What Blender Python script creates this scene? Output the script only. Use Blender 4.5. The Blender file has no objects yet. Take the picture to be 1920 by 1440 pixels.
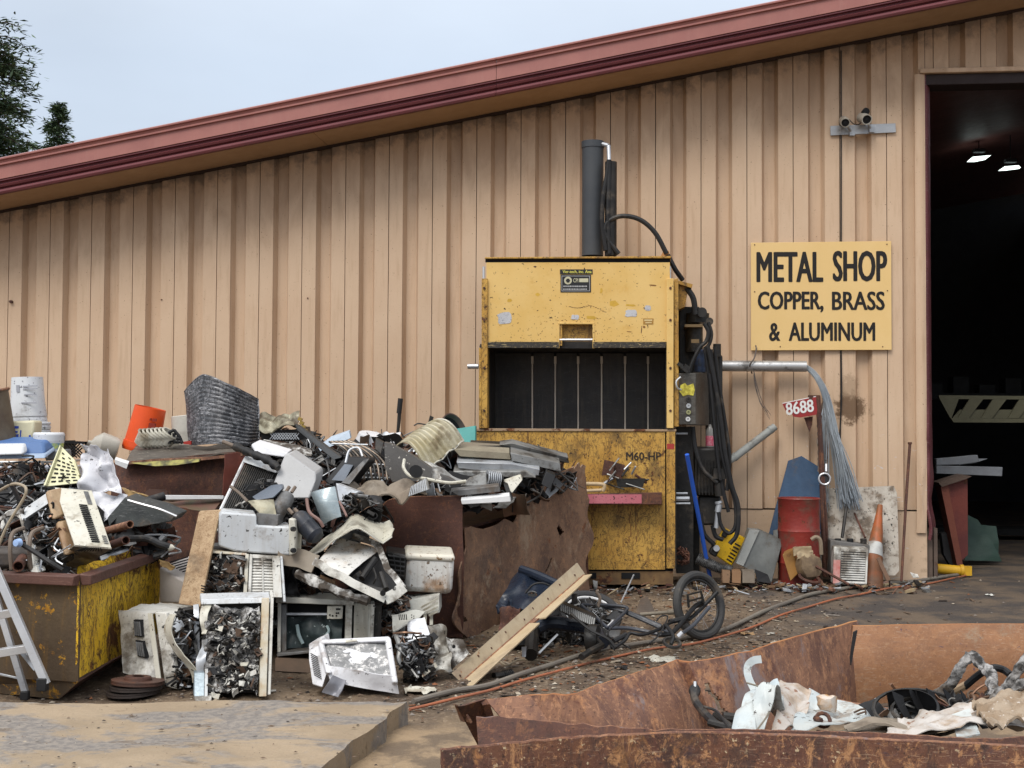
import bpy, math, random
from mathutils import Vector, Matrix, noise
V = Vector
rnd = random.Random(7)
scn = bpy.context.scene
col = scn.collection
R = math.radians

# ------------------------------------------------------------ camera, sky, sun, exposure
F = 2400.0
CAMH = 1.55
cam_d = bpy.data.cameras.new("camera")
cam = bpy.data.objects.new("camera", cam_d)
col.objects.link(cam)
cam_d.sensor_width = 36.0
cam_d.lens = 36.0 * F / 1920.0
cam_d.clip_end = 2000
cam_d.clip_start = 0.05
cam.location = (0, 0, CAMH)
CR = Matrix.Rotation(R(90) + math.atan(82 / F), 3, 'X') @ Matrix.Rotation(R(0.3), 3, 'Z')
cam.rotation_euler = CR.to_euler()
scn.camera = cam
scn.view_settings.view_transform = 'Standard'
scn.view_settings.look = 'None'
scn.view_settings.exposure = 0.88
scn.view_settings.gamma = 1
scn.view_settings.use_curve_mapping = False

SUN_EL, SUN_AZ = 50, 209       # azimuth clockwise from +Y (the wall side)
world = bpy.data.worlds.new("World")
scn.world = world
world.use_nodes = True
nt = world.node_tree
nt.nodes.clear()
def wn(t, **k):
    n = nt.nodes.new(t)
    for a, b in k.items(): setattr(n, a, b)
    return n
out = wn('ShaderNodeOutputWorld'); bg = wn('ShaderNodeBackground'); bg.inputs[1].default_value = 0.1
sky = wn('ShaderNodeTexSky', sky_type='NISHITA', sun_disc=False, sun_elevation=R(SUN_EL), sun_rotation=R(SUN_AZ))
sky.air_density = 1.0; sky.dust_density = 3.0
tc = wn('ShaderNodeTexCoord'); sp = wn('ShaderNodeSeparateXYZ')
nt.links.new(tc.outputs['Generated'], sp.inputs[0])
rp = wn('ShaderNodeValToRGB')
nt.links.new(sp.outputs[2], rp.inputs[0])
e = rp.color_ramp.elements
e[0].position = 0.0; e[0].color = (0.275, 0.313, 0.36, 1)
e[1].position = 1.0; e[1].color = (1.15, 1.15, 1.15, 1)
x = e.new(0.27); x.color = (0.355, 0.403, 0.468, 1)
nz = wn('ShaderNodeTexNoise'); nz.inputs['Scale'].default_value = 2.2; nz.inputs['Detail'].default_value = 5
mp = wn('ShaderNodeMapping'); mp.inputs['Scale'].default_value = (1, 1, 2.5)
nt.links.new(tc.outputs['Generated'], mp.inputs[0]); nt.links.new(mp.outputs[0], nz.inputs[0])
mr = wn('ShaderNodeMapRange'); mr.inputs[1].default_value = .3; mr.inputs[2].default_value = .7
mr.inputs[3].default_value = 9.4; mr.inputs[4].default_value = 11.7
nt.links.new(nz.outputs[0], mr.inputs[0])
vm = wn('ShaderNodeVectorMath', operation='SCALE')
nt.links.new(rp.outputs[0], vm.inputs[0]); nt.links.new(mr.outputs[0], vm.inputs['Scale'])
mx = wn('ShaderNodeMix', data_type='RGBA'); mx.inputs[0].default_value = 0.86
nt.links.new(sky.outputs[0], mx.inputs[6]); nt.links.new(vm.outputs[0], mx.inputs[7])
nt.links.new(mx.outputs[2], bg.inputs[0]); nt.links.new(bg.outputs[0], out.inputs[0])

sd = bpy.data.lights.new("sun", 'SUN'); sun = bpy.data.objects.new("sun", sd); col.objects.link(sun)
sd.energy = 1.15; sd.angle = R(26); sd.color = (1.0, 0.96, 0.9)
az = R(SUN_AZ)
sdir = V((math.sin(az) * math.cos(R(SUN_EL)), math.cos(az) * math.cos(R(SUN_EL)), math.sin(R(SUN_EL))))
sun.rotation_euler = sdir.to_track_quat('Z', 'Y').to_euler()
sun.location = sdir * 30

# ------------------------------------------------------------ picture point -> place
C0 = V((0, 0, CAMH))
def ray(px, py):
    return CR @ V(((px - 960) / F, (720 - py) / F, -1))
def P(px, py, Y):
    d = ray(px, py)
    return C0 + d * (Y / d.y)
def sst(a, b, x):
    t = max(0, min(1, (x - a) / (b - a))); return t * t * (3 - 2 * t)
def gbase(x, y):
    z = 0.13 * sst(8.6, 11.2, y)
    z -= 0.03 * sst(1.5, 3.5, x) * sst(8, 10, y) * (1 - sst(10.5, 11.5, y))
    return z
def gz(x, y):
    z = gbase(x, y)
    rough = 1 - 0.75 * sst(2.0, 3.2, x)
    rough *= 1 - 0.85 * (1 - sst(5.5, 7.2, y))
    if -8 < x < 8 and 3 < y < 13:
        z += rough * (0.035 * noise.noise(V((x * 1.3, y * 1.3, 0))) + 0.018 * noise.noise(V((x * 4, y * 4, 3))) + 0.009 * noise.noise(V((x * 13, y * 13, 9))))
    return z
def G(px, py, dz=0.0):
    d = ray(px, py)
    z = 0.0
    for _ in range(8):
        p = C0 + d * ((z - CAMH) / d.z)
        z = gbase(p.x, p.y)
    return p + V((0, 0, dz))
TH = math.atan(0.1046)
PW = 0.438
D0 = 12.5
WO = V((0, D0, 0)); WU = V((math.cos(TH), -math.sin(TH), 0)); WN = V((-math.sin(TH), -math.cos(TH), 0)); UP = V((0, 0, 1))
def PL(px, py, o, n):
    d = ray(px, py)
    return C0 + d * ((o - C0).dot(n) / d.dot(n))
def W(px, py, w=0.0):
    return PL(px, py, WO + WN * w, WN)
def WP(u, w, z):
    return WO + WU * u + WN * w + UP * z
def wu(px, py=700, w=0):
    return (W(px, py, w) - WO).dot(WU)

# ------------------------------------------------------------ mesh builder
class MB:
    def __init__(s): s.v = []; s.f = []; s.m = []; s.s = []; s.mi = 0; s.sm = False
    def add(s, vs, fs, sm=None):
        b = len(s.v); s.v += [V(q) for q in vs]
        for f in fs:
            s.f.append([b + i for i in f]); s.m.append(s.mi); s.s.append(s.sm if sm is None else sm)
        return s
    def prism(s, pts, vec):
        n = len(pts); pts = [V(p) for p in pts]; vec = V(vec)
        nn = V((0, 0, 0))
        for i in range(n): nn += pts[i].cross(pts[(i + 1) % n])
        fs = [list(range(n)), list(range(2 * n - 1, n - 1, -1))] + [[i, n + i, n + (i + 1) % n, (i + 1) % n] for i in range(n)]
        if nn.dot(vec) > 0: fs = [f[::-1] for f in fs]
        return s.add(pts + [p + vec for p in pts], fs)
    def hexa(s, a, b):
        fs = [[0, 1, 2, 3], [7, 6, 5, 4]] + [[i, 4 + i, 4 + (i + 1) % 4, (i + 1) % 4] for i in range(4)]
        a = [V(q) for q in a]; b = [V(q) for q in b]
        n = (a[1] - a[0]).cross(a[2] - a[0])
        if n.dot(b[0] - a[0]) > 0: fs = [f[::-1] for f in fs]
        return s.add(a + b, fs)
    def box(s, c, size, rot=None):
        rot = rot or Matrix.Identity(3); c = V(c)
        h = [V(size)[i] / 2 for i in range(3)]
        vs = [c + rot @ V((x * h[0], y * h[1], z * h[2])) for x, y, z in ((-1, -1, -1), (1, -1, -1), (1, -1, 1), (-1, -1, 1), (-1, 1, -1), (1, 1, -1), (1, 1, 1), (-1, 1, 1))]
        return s.hexa(vs[:4], vs[4:])
    def tube(s, path, r, seg=8, cap=True, closed=False, hollow=False):
        path = [V(p) for p in path]; n = len(path)
        rs = r if isinstance(r, (list, tuple)) else [r] * n
        vs = []; prev = None
        for i, p in enumerate(path):
            if closed: t = path[(i + 1) % n] - path[i - 1]
            else: t = path[min(i + 1, n - 1)] - path[max(i - 1, 0)]
            if t.length < 1e-9: t = V((0, 0, 1))
            t.normalize()
            if prev is None:
                a = t.cross(V((0, 0, 1)))
                if a.length < 0.1: a = t.cross(V((1, 0, 0)))
            else: a = prev - t * prev.dot(t)
            if a.length < 1e-6: a = t.cross(V((1, 0.3, 0)))
            a.normalize(); b = t.cross(a); prev = a
            for k in range(seg):
                q = 2 * math.pi * k / seg
                vs.append(p + (a * math.cos(q) + b * math.sin(q)) * rs[i])
        fs = []
        for i in range(n if closed else n - 1):
            j = (i + 1) % n
            for k in range(seg):
                l = (k + 1) % seg
                fs.append([i * seg + k, i * seg + l, j * seg + l, j * seg + k])
        s.add(vs, fs, True)
        if cap and not closed:
            if hollow:
                for e, o in ((0, 1), (n - 1, n - 2)):
                    p = path[e]; d = (path[o] - p).normalized() * min(rs[e] * 3, (path[o] - p).length)
                    ring = vs[e * seg:(e + 1) * seg]
                    i1 = [p + (q - p) * .8 for q in ring]; i2 = [q + d for q in i1]
                    g = []
                    for k in range(seg):
                        l = (k + 1) % seg
                        g += [[k, l, seg + l, seg + k], [seg + k, seg + l, 2 * seg + l, 2 * seg + k]]
                    g.append([2 * seg + k for k in range(seg)])
                    s.add(ring + i1 + i2, g, False)
            else: s.add([], [], False); b = len(s.v) - n * seg; s.f += [[b + k for k in range(seg)][::-1], [b + (n - 1) * seg + k for k in range(seg)]]; s.m += [s.mi] * 2; s.s += [False] * 2
        return s
    def lathe(s, prof, o, axis=(0, 0, 1), seg=20, a0=0, a1=None, sm=True):
        o = V(o); ax = V(axis).normalized(); x = ax.cross(V((0, 1, 0.01))).normalized(); y = ax.cross(x)
        full = a1 is None; m = seg if full else seg + 1; a1 = a1 or 2 * math.pi
        vs = []
        for r, z in prof:
            for k in range(m):
                q = a0 + (a1 - a0) * k / seg if not full else 2 * math.pi * k / seg
                vs.append(o + ax * z + (x * math.cos(q) + y * math.sin(q)) * r)
        fs = []
        for i in range(len(prof) - 1):
            for k in range(seg):
                l = (k + 1) % m
                fs.append([i * m + k, i * m + l, (i + 1) * m + l, (i + 1) * m + k])
        return s.add(vs, fs, sm)
    def sheet(s, fn, nu, nv, th=0.004, sm=True, keep=None):
        g = [[V(fn(i / nu, j / nv)) for i in range(nu + 1)] for j in range(nv + 1)]
        vs = []; nr = []
        for j in range(nv + 1):
            for i in range(nu + 1):
                du = g[j][min(i + 1, nu)] - g[j][max(i - 1, 0)]; dv = g[min(j + 1, nv)][i] - g[max(j - 1, 0)][i]
                n = du.cross(dv)
                nr.append(n.normalized() if n.length > 1e-9 else V((0, -1, 0))); vs.append(g[j][i])
        N = len(vs); w = nu + 1
        kp = [[(keep((i + .5) / nu, (j + .5) / nv) if keep else True) for i in range(nu)] for j in range(nv)]
        fs = []
        K = lambda i, j: 0 <= i < nu and 0 <= j < nv and kp[j][i]
        for j in range(nv):
            for i in range(nu):
                if not kp[j][i]: continue
                a = j * w + i; b = a + 1; c = b + w; d = a + w
                fs.append([a, b, c, d]); fs.append([N + d, N + c, N + b, N + a])
                if not K(i, j - 1): fs.append([a, N + a, N + b, b])
                if not K(i, j + 1): fs.append([d, c, N + c, N + d])
                if not K(i - 1, j): fs.append([a, d, N + d, N + a])
                if not K(i + 1, j): fs.append([b, N + b, N + c, c])
        return s.add(vs + [vs[k] - nr[k] * th for k in range(N)], fs, sm)
def bil(c, u, v):
    return c[0] * (1 - u) * (1 - v) + c[1] * u * (1 - v) + c[2] * u * v + c[3] * (1 - u) * v
def nv3(p, f, sd=0.0):
    return noise.noise_vector(p * f + V((sd, sd * 1.7, -sd)))
def crump(mb, c, nu=16, nv=12, amp=0.02, freq=5, th=0.004, seed=0.0, edge=0.0, rib=None, bow=0.0, keep=None, sm=True, fold=0.0):
    c = [P(*q) if len(q) == 3 and not isinstance(q, Vector) else V(q) for q in c]
    n = (c[1] - c[0]).cross(c[3] - c[0]).normalized()
    if n.y > 0: n = -n
    def fn(u, v):
        p = bil(c, u, v)
        d = nv3(p, freq, seed) * amp + nv3(p, freq * 2.7, seed + 5) * amp * .35
        p = p + n * (d.x * 1.2) + d * .35
        if fold:
            q = noise.noise(p * freq * .8 + V((seed, 3, 1)))
            p += n * fold * (abs(q) * 2 - .5)
        if bow: p += n * bow * (1 - (2 * u - 1) ** 2) * (1 - .5 * (2 * v - 1) ** 2)
        if rib: p += n * rib[1] * (math.sin((u if rib[2] == 'u' else v) * rib[0] * 2 * math.pi))
        if edge:
            k = max(0, 1 - min(u, 1 - u, v, 1 - v) * 8)
            p += nv3(p, 14, seed + 9) * edge * k
        return p
    return mb.sheet(fn, nu, nv, -th, sm, keep)
class Fr:
    """a box-like frame: four front corners (top-left, top-right, bottom-right, bottom-left), w runs away from the front"""
    def __init__(s, c, back, crumple=0.0, freq=4, seed=0.0):
        s.c = [P(*q) if not isinstance(q, Vector) else q for q in c]; s.b = V(back).normalized(); s.k = crumple; s.fq = freq; s.sd = seed
    def p(s, u, v, w=0.0):
        q = bil(s.c, u, v) + s.b * w
        if s.k: q = q + nv3(q, s.fq, s.sd) * s.k
        return q
    def box(s, mb, u0, u1, v0, v1, w0, w1):
        a = [s.p(u0, v0, w0), s.p(u1, v0, w0), s.p(u1, v1, w0), s.p(u0, v1, w0)]
        b = [s.p(u0, v0, w1), s.p(u1, v0, w1), s.p(u1, v1, w1), s.p(u0, v1, w1)]
        return mb.hexa(a, b)
    def tube(s, mb, pts, r, **k): return mb.tube([s.p(*q) for q in pts], r, **k)
    def face(s, mb, nu=14, nv=10, amp=.01, freq=6, th=.004, seed=0, w=0, u0=0, u1=1, v0=0, v1=1, keep=None, fold=0.0, edge=0.0):
        return crump(mb, [s.p(u0, v0, w), s.p(u1, v0, w), s.p(u1, v1, w), s.p(u0, v1, w)], nu, nv, amp, freq, th, seed, edge=edge, keep=keep, fold=fold)
def arcpts(c, r, ax, a0, a1, n=12, sq=1.0):
    c = V(c); ax = V(ax).normalized(); x = ax.cross(V((0, 0, 1)))
    if x.length < .1: x = V((1, 0, 0))
    x.normalize(); y = ax.cross(x)
    return [c + (x * math.cos(a0 + (a1 - a0) * i / n) + y * math.sin(a0 + (a1 - a0) * i / n) * sq) * r for i in range(n + 1)]
def smooth(pts, n=6):
    pts = [V(p) for p in pts]; o = []
    q = [pts[0] * 2 - pts[1]] + pts + [pts[-1] * 2 - pts[-2]]
    for i in range(1, len(q) - 2):
        a, b, c, d = q[i - 1:i + 3]
        for k in range(n):
            t = k / n
            o.append(((b * 2) + (c - a) * t + (a * 2 - b * 5 + c * 4 - d) * t * t + (b * 3 - a - c * 3 + d) * t ** 3) * .5)
    o.append(pts[-1]); return o
def pxs(l, Y=None, n=6):
    return smooth([P(a[0], a[1], a[2] if len(a) > 2 else Y) for a in l], n)

# ------------------------------------------------------------ objects
def mesh_of(name, mb, mats, origin):
    me = bpy.data.meshes.new(name)
    me.from_pydata([v - origin for v in mb.v], [], mb.f)
    for m in (mats if isinstance(mats, (list, tuple)) else [mats]): me.materials.append(m)
    me.polygons.foreach_set('material_index', mb.m)
    me.polygons.foreach_set('use_smooth', mb.s)
    me.update()
    me.set_sharp_from_angle(angle=R(34))
    return me
def bev(o, w):
    if w:
        b = o.modifiers.new('bevel', 'BEVEL'); b.width = w; b.segments = 2; b.limit_method = 'ANGLE'; b.angle_limit = R(40)
def base_of(vs):
    lo = V((min(v.x for v in vs), min(v.y for v in vs), min(v.z for v in vs))); hi = V((max(v.x for v in vs), max(v.y for v in vs), 0))
    return V(((lo.x + hi.x) / 2, (lo.y + hi.y) / 2, lo.z))
class Thing:
    def __init__(s, name, label, cat, group=None):
        s.n, s.l, s.c, s.g, s.parts = name, label, cat, group, []
    def add(s, name, mb, mat, label=None, sub=None, bevel=0.0, stuff=False, me=None, mtx=None):
        s.parts.append([name, mb, mat, label, sub, bevel, stuff, None]); return len(s.parts) - 1
    def done(s):
        org = base_of([v for p in s.parts for v in p[1].v])
        single = len(s.parts) == 1
        if single: r = None
        else:
            r = bpy.data.objects.new(s.n, None); r.empty_display_size = .1; r.location = org; col.objects.link(r)
        for p in s.parts:
            name, mb, mat, label, sub, bw, stuff, _ = p
            o = bpy.data.objects.new(s.n if single else name, mesh_of(name, mb, mat, org))
            col.objects.link(o); bev(o, bw)
            if single: o.location = org; r = o
            else:
                if sub is not None: o.parent = s.parts[sub][7]
                else: o.parent = r
                if label: o['label'] = label
                if stuff: o['kind'] = 'stuff'
            p[7] = o
        r['label'] = s.l; r['category'] = s.c
        if s.g: r['group'] = s.g
        return r
def one(name, label, cat, mb, mat, group=None, bevel=0.0, stuff=False):
    t = Thing(name, label, cat, group); t.add(name, mb, mat, bevel=bevel); r = t.done()
    if stuff:
        r['kind'] = 'stuff'
    return r
def struct(name, mb, mat, kind='structure'):
    org = base_of(mb.v); o = bpy.data.objects.new(name, mesh_of(name, mb, mat, org)); o.location = org
    col.objects.link(o); o['kind'] = kind; return o

# ------------------------------------------------------------ materials
def rustx(bright=(.36, .16, .06), dark=(.05, .025, .02), k=1.0, v=(1, 1, .5), blot=(.3, .26, .2), kb=0.0):
    def f(H, c):
        n, r, mx_, m = H['noi'], H['rmp'], H['mix'], H['mul']
        c = mx_(m(r(n(6, 10, .78, H['vmap'](v), .5), .47, .60), .75 * k), c, dark)
        c = mx_(m(r(n(11, 10, .8, H['vmap'](v), 1.0), .53, .62), .7 * k), c, bright)
        c = mx_(m(r(n(34, 8, .8), .55, .64), .6 * k), c, tuple(q * 1.25 for q in bright))
        c = mx_(m(r(n(60, 5, .7), .57, .66), .75 * k), c, tuple(q * .5 for q in dark))
        if kb: c = mx_(m(r(n(3.1, 9, .75, H['vmap'](v), .3), .56, .66), kb), c, blot)
        return c
    return f
def cracks(col_, k=1.0, sc=5.0):
    def f(H, c):
        N, L = H['N'], H['L']
        for s_, w_ in ((sc, .018), (sc * 2.3, .022)):
            a = N.new('ShaderNodeMath'); a.operation = 'SUBTRACT'; L.new(H['noi'](s_, 7, .62, H['vmap']((1.4, 1.4, .7)), 1.2), a.inputs[0]); a.inputs[1].default_value = .5
            b = N.new('ShaderNodeMath'); b.operation = 'ABSOLUTE'; L.new(a.outputs[0], b.inputs[0])
            c = H['mix'](H['mul'](H['rmp'](b.outputs[0], w_ * .4, w_, True), k), c, col_)
        return c
    return f
_mc = {}
def mat(name, base, base2=None, mixs=3.0, rough=.6, metal=0.0, rust=0.0, rustcol=(.16, .06, .025), rust2=(.05, .022, .015), rsc=6.0,
        dirt=0.0, dirtcol=(.06, .045, .032), dsc=4.0, speck=0.0, speckcol=(.02, .016, .013), ssc=60, streak=0.0, streakcol=(.1, .05, .02),
        bump=.25, bsc=40, scratch=0.0, scratchcol=(.6, .6, .6), spec=.32, grain=.12, extra=None):
    if name in _mc: return _mc[name]
    m = bpy.data.materials.new(name); m.use_nodes = True; _mc[name] = m
    nt = m.node_tree; N = nt.nodes; L = nt.links; b = N['Principled BSDF']
    tc = N.new('ShaderNodeTexCoord'); co = tc.outputs['Object']
    geo = N.new('ShaderNodeNewGeometry'); pos = geo.outputs['Position']
    def noi(sc, det=6, ro=.6, vec=None, dis=0):
        n = N.new('ShaderNodeTexNoise'); n.inputs['Scale'].default_value = sc; n.inputs['Detail'].default_value = det
        n.inputs['Roughness'].default_value = ro; n.inputs['Distortion'].default_value = dis; L.new(vec or pos, n.inputs[0]); return n.outputs[0]
    def rmp(s, a, c, inv=False):
        r = N.new('ShaderNodeMapRange'); r.interpolation_type = 'SMOOTHSTEP'
        r.inputs[1].default_value = a; r.inputs[2].default_value = c
        if inv: r.inputs[3].default_value = 1; r.inputs[4].default_value = 0
        L.new(s, r.inputs[0]); return r.outputs[0]
    def mix(f, a, c):
        x = N.new('ShaderNodeMix'); x.data_type = 'RGBA'
        for i, q in ((0, f), (6, a), (7, c)):
            if hasattr(q, 'links') or hasattr(q, 'is_linked'): L.new(q, x.inputs[i])
            elif i == 0: x.inputs[0].default_value = q
            else: x.inputs[i].default_value = (*q, 1)
        return x.outputs[2]
    def mul(a, k):
        x = N.new('ShaderNodeMath'); x.operation = 'MULTIPLY'
        for i, q in ((0, a), (1, k)):
            if hasattr(q, 'is_linked'): L.new(q, x.inputs[i])
            else: x.inputs[i].default_value = q
        return x.outputs[0]
    def vmap(s):
        x = N.new('ShaderNodeMapping'); x.inputs['Scale'].default_value = s; L.new(pos, x.inputs[0]); return x.outputs[0]
    H = dict(N=N, L=L, noi=noi, rmp=rmp, mix=mix, mul=mul, pos=pos, co=co, vmap=vmap)
    c = mix(rmp(noi(mixs), .35, .65), base, base2 or tuple(q * .82 for q in base))
    g = rmp(noi(bsc * 2.5, 3), .2, .8)
    c = mix(mul(g, grain), c, tuple(q * .45 for q in base))
    rgh = None
    if scratch:
        sn = noi(14, 2, .5, vmap((1.0, 1.0, 9.0)), 1.5)
        sn2 = noi(30, 3, .6, vmap((7, 1.0, 1.0)), 2)
        c = mix(mul(rmp(sn, .62, .68), scratch), c, scratchcol); c = mix(mul(rmp(sn2, .64, .69), scratch), c, scratchcol)
    if streak:
        c = mix(mul(rmp(noi(9, 5, .65, vmap((2.2, 2.2, .22))), .5, .72), streak), c, streakcol)
    if dirt:
        f = mul(rmp(noi(dsc, 9, .68), .62 - dirt * .3, .74 - dirt * .22), min(1, .35 + dirt))
        c = mix(f, c, mix(rmp(noi(25), .3, .7), dirtcol, tuple(q * 1.8 for q in dirtcol)))
    if rust:
        rc = mix(rmp(noi(22, 5), .35, .65), rust2, rustcol)
        f = rmp(noi(rsc, 10, .72, None, .4), .70 - rust * .4, .74 - rust * .38)
        c = mix(f, c, rc); rgh = f
    if speck:
        f = rmp(noi(ssc, 3, .6), .70 - speck * .16, .74 - speck * .16); f = mul(f, rmp(noi(3.5, 3), .32, .55))
        c = mix(f, c, speckcol)
    if extra: c = extra(H, c)
    L.new(c, b.inputs['Base Color'])
    b.inputs['Metallic'].default_value = metal
    try: b.inputs['Specular IOR Level'].default_value = spec
    except KeyError: pass
    r = N.new('ShaderNodeMapRange'); r.inputs[3].default_value = max(.05, rough - .12); r.inputs[4].default_value = min(1, rough + .15)
    L.new(noi(12, 4), r.inputs[0])
    if rgh:
        x = N.new('ShaderNodeMath'); x.operation = 'MAXIMUM'; L.new(r.outputs[0], x.inputs[0]); L.new(mul(rgh, .85), x.inputs[1]); L.new(x.outputs[0], b.inputs['Roughness'])
    else: L.new(r.outputs[0], b.inputs['Roughness'])
    if bump:
        bp = N.new('ShaderNodeBump'); bp.inputs['Strength'].default_value = bump; bp.inputs['Distance'].default_value = .01
        L.new(noi(bsc, 6, .6), bp.inputs['Height']); L.new(bp.outputs[0], b.inputs['Normal'])
    return m
def text_mb(mb, s, p0, ux, uy, w, h, bold=0.0, th=0.002, n=None, fit=True):
    """flat lettering filling a w x h box whose lower left corner is p0"""
    cu = bpy.data.curves.new('t', 'FONT'); cu.body = s; cu.size = 1; cu.resolution_u = 3
    o = bpy.data.objects.new('t', cu); col.objects.link(o)
    dg = bpy.context.evaluated_depsgraph_get(); me = bpy.data.meshes.new_from_object(o.evaluated_get(dg))
    vs = [v.co.copy() for v in me.vertices]; fs = [list(p.vertices) for p in me.polygons]
    bpy.data.objects.remove(o); bpy.data.curves.remove(cu); bpy.data.meshes.remove(me)
    x0 = min(v.x for v in vs); x1 = max(v.x for v in vs); y0 = min(v.y for v in vs); y1 = max(v.y for v in vs)
    n = n or ux.cross(uy).normalized()
    A = [p0 + ux * ((v.x - x0) / (x1 - x0) * w) + uy * ((v.y - y0) / (y1 - y0) * h) for v in vs]
    b_ = bold * h * 1.6
    for k, (i, j) in enumerate(((0, 0), (-1, 0), (1, 0), (0, -.8), (0, .8), (-.7, .6), (.7, -.6), (.7, .6), (-.7, -.6)) if bold else ((0, 0),)):
        mb.add([q + n * (th + .00025 * k) + ux * i * b_ * .68 + uy * j * b_ * .4 for q in A], fs, False)

# ============================================================ materials in use
def wallx(H, c):
    N, L, noi, rmp, mix, mul, pos = (H[k] for k in ('N', 'L', 'noi', 'rmp', 'mix', 'mul', 'pos'))
    # soot and grime scalloped along the top of the sheets, measured down from the rake line
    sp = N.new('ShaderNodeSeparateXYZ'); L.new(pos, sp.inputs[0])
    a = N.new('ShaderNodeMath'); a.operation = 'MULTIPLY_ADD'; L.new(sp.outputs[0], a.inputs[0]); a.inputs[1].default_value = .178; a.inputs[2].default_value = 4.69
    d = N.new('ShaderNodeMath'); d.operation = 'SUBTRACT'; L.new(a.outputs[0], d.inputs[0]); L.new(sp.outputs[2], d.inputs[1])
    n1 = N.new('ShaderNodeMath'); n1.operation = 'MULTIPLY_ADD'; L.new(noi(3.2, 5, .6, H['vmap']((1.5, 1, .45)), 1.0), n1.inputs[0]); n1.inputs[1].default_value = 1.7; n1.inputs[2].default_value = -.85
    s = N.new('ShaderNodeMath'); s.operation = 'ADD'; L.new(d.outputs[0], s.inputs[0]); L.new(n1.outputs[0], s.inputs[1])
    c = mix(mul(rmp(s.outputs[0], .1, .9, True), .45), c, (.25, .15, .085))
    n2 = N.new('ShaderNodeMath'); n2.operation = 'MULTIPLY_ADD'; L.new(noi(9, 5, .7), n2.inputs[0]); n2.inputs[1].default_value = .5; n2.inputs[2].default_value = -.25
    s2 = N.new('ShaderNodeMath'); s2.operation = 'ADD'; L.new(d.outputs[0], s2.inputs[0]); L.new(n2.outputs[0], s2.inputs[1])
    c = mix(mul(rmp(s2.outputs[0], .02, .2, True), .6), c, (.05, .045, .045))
    # greasy brown splash near the wire bundle and scuffs low down
    for px, py, r, colr, st in ((1597, 765, .15, (.09, .045, .018), .85), (1595, 725, .10, (.32, .22, .14), .7)):
        q = W(px, py, 0)
        v = N.new('ShaderNodeVectorMath'); v.operation = 'DISTANCE'; L.new(pos, v.inputs[0]); v.inputs[1].default_value = q
        t = N.new('ShaderNodeMath'); t.operation = 'MULTIPLY_ADD'; L.new(noi(11, 8, .75), t.inputs[0]); t.inputs[1].default_value = .34; t.inputs[2].default_value = -.17
        w_ = N.new('ShaderNodeMath'); w_.operation = 'ADD'; L.new(v.outputs['Value'], w_.inputs[0]); L.new(t.outputs[0], w_.inputs[1])
        c = mix(mul(rmp(w_.outputs[0], r * .75, r * 1.15, True), st), c, colr)
    low = rmp(sp.outputs[2], 1.0, 1.9, True); right = rmp(sp.outputs[0], 1.6, 2.2)
    sc = rmp(noi(7, 4, .6, H['vmap']((1, 1, 3)), 2), .66, .70)
    c = mix(mul(mul(sc, low), mul(right, .8)), c, (.55, .6, .66))
    c = mix(mul(rmp(noi(5, 7, .7), .5, .7), mul(rmp(sp.outputs[2], .2, .9, True), .55)), c, (.13, .085, .05))
    return c
wall_m = mat('beige_wall_paint', (.58, .42, .288), (.55, .39, .263), mixs=1.6, rough=.5, streak=.26, streakcol=(.33, .2, .11), bump=.06, bsc=20, grain=.05, extra=wallx, speck=.12, speckcol=(.12, .07, .04))
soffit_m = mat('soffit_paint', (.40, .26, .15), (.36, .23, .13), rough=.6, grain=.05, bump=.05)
trim_m = mat('red_trim', (.33, .135, .115), (.29, .115, .10), rough=.42, streak=.18, streakcol=(.35, .2, .17), bump=.04, grain=.06)
trim2_m = mat('maroon_trim', (.13, .035, .04), (.11, .03, .035), rough=.38, bump=.05, grain=.08)
jamb_m = mat('jamb_paint', (.15, .045, .05), (.1, .03, .035), rough=.45, rust=.25, bump=.15, scratch=.3, scratchcol=(.35, .3, .28))
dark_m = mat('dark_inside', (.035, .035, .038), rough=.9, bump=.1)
black_m = mat('black_gap', (.01, .01, .011), rough=.9, bump=0)
sheet_steel = mat('steel_grey', (.42, .43, .44), (.34, .35, .37), rough=.38, metal=.6, dirt=.25, bump=.08, scratch=.3)
galv = mat('galvanised', (.50, .52, .54), (.40, .42, .45), mixs=9, rough=.42, metal=.55, dirt=.2, bump=.08, speck=.2)
rub = mat('black_rubber', (.010, .010, .011), (.018, .018, .019), rough=.55, bump=.15, dirt=.25, dirtcol=(.08, .065, .05))
grease = mat('greasy_black', (.011, .0105, .010), (.028, .025, .022), rough=.42, bump=.3, dirt=.25, dirtcol=(.07, .055, .04), rust=.1)
rust_m = mat('rust_plate', (.13, .05, .028), (.20, .085, .04), mixs=4, rough=.75, rust=.3, rustcol=(.26, .10, .035), rust2=(.055, .028, .022), rsc=3.5, bump=.45, bsc=25, scratch=.3, scratchcol=(.38, .17, .07), dirt=.2, dirtcol=(.05, .035, .03), grain=.3, extra=rustx())
rust_dark = mat('dark_rust', (.07, .03, .022), (.11, .045, .03), mixs=3, rough=.7, rust=.3, rustcol=(.15, .06, .03), rust2=(.035, .02, .018), bump=.3, scratch=.15, scratchcol=(.4, .22, .12), grain=.25, extra=rustx((.19, .08, .035), (.03, .017, .014), .8))
rust_bright = mat('orange_rust', (.25, .125, .075), (.18, .085, .052), mixs=2.5, rough=.72, rust=.42, rustcol=(.37, .18, .085), rust2=(.12, .05, .035), rsc=2.6, bump=.3, bsc=18, scratch=.28, scratchcol=(.5, .28, .15), dirt=.12, dirtcol=(.06, .045, .055), dsc=2.2, grain=.25, extra=rustx((.38, .20, .11), (.10, .05, .04), 1.0, (1.6, .8, .6), (.19, .16, .165), .8))
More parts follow.
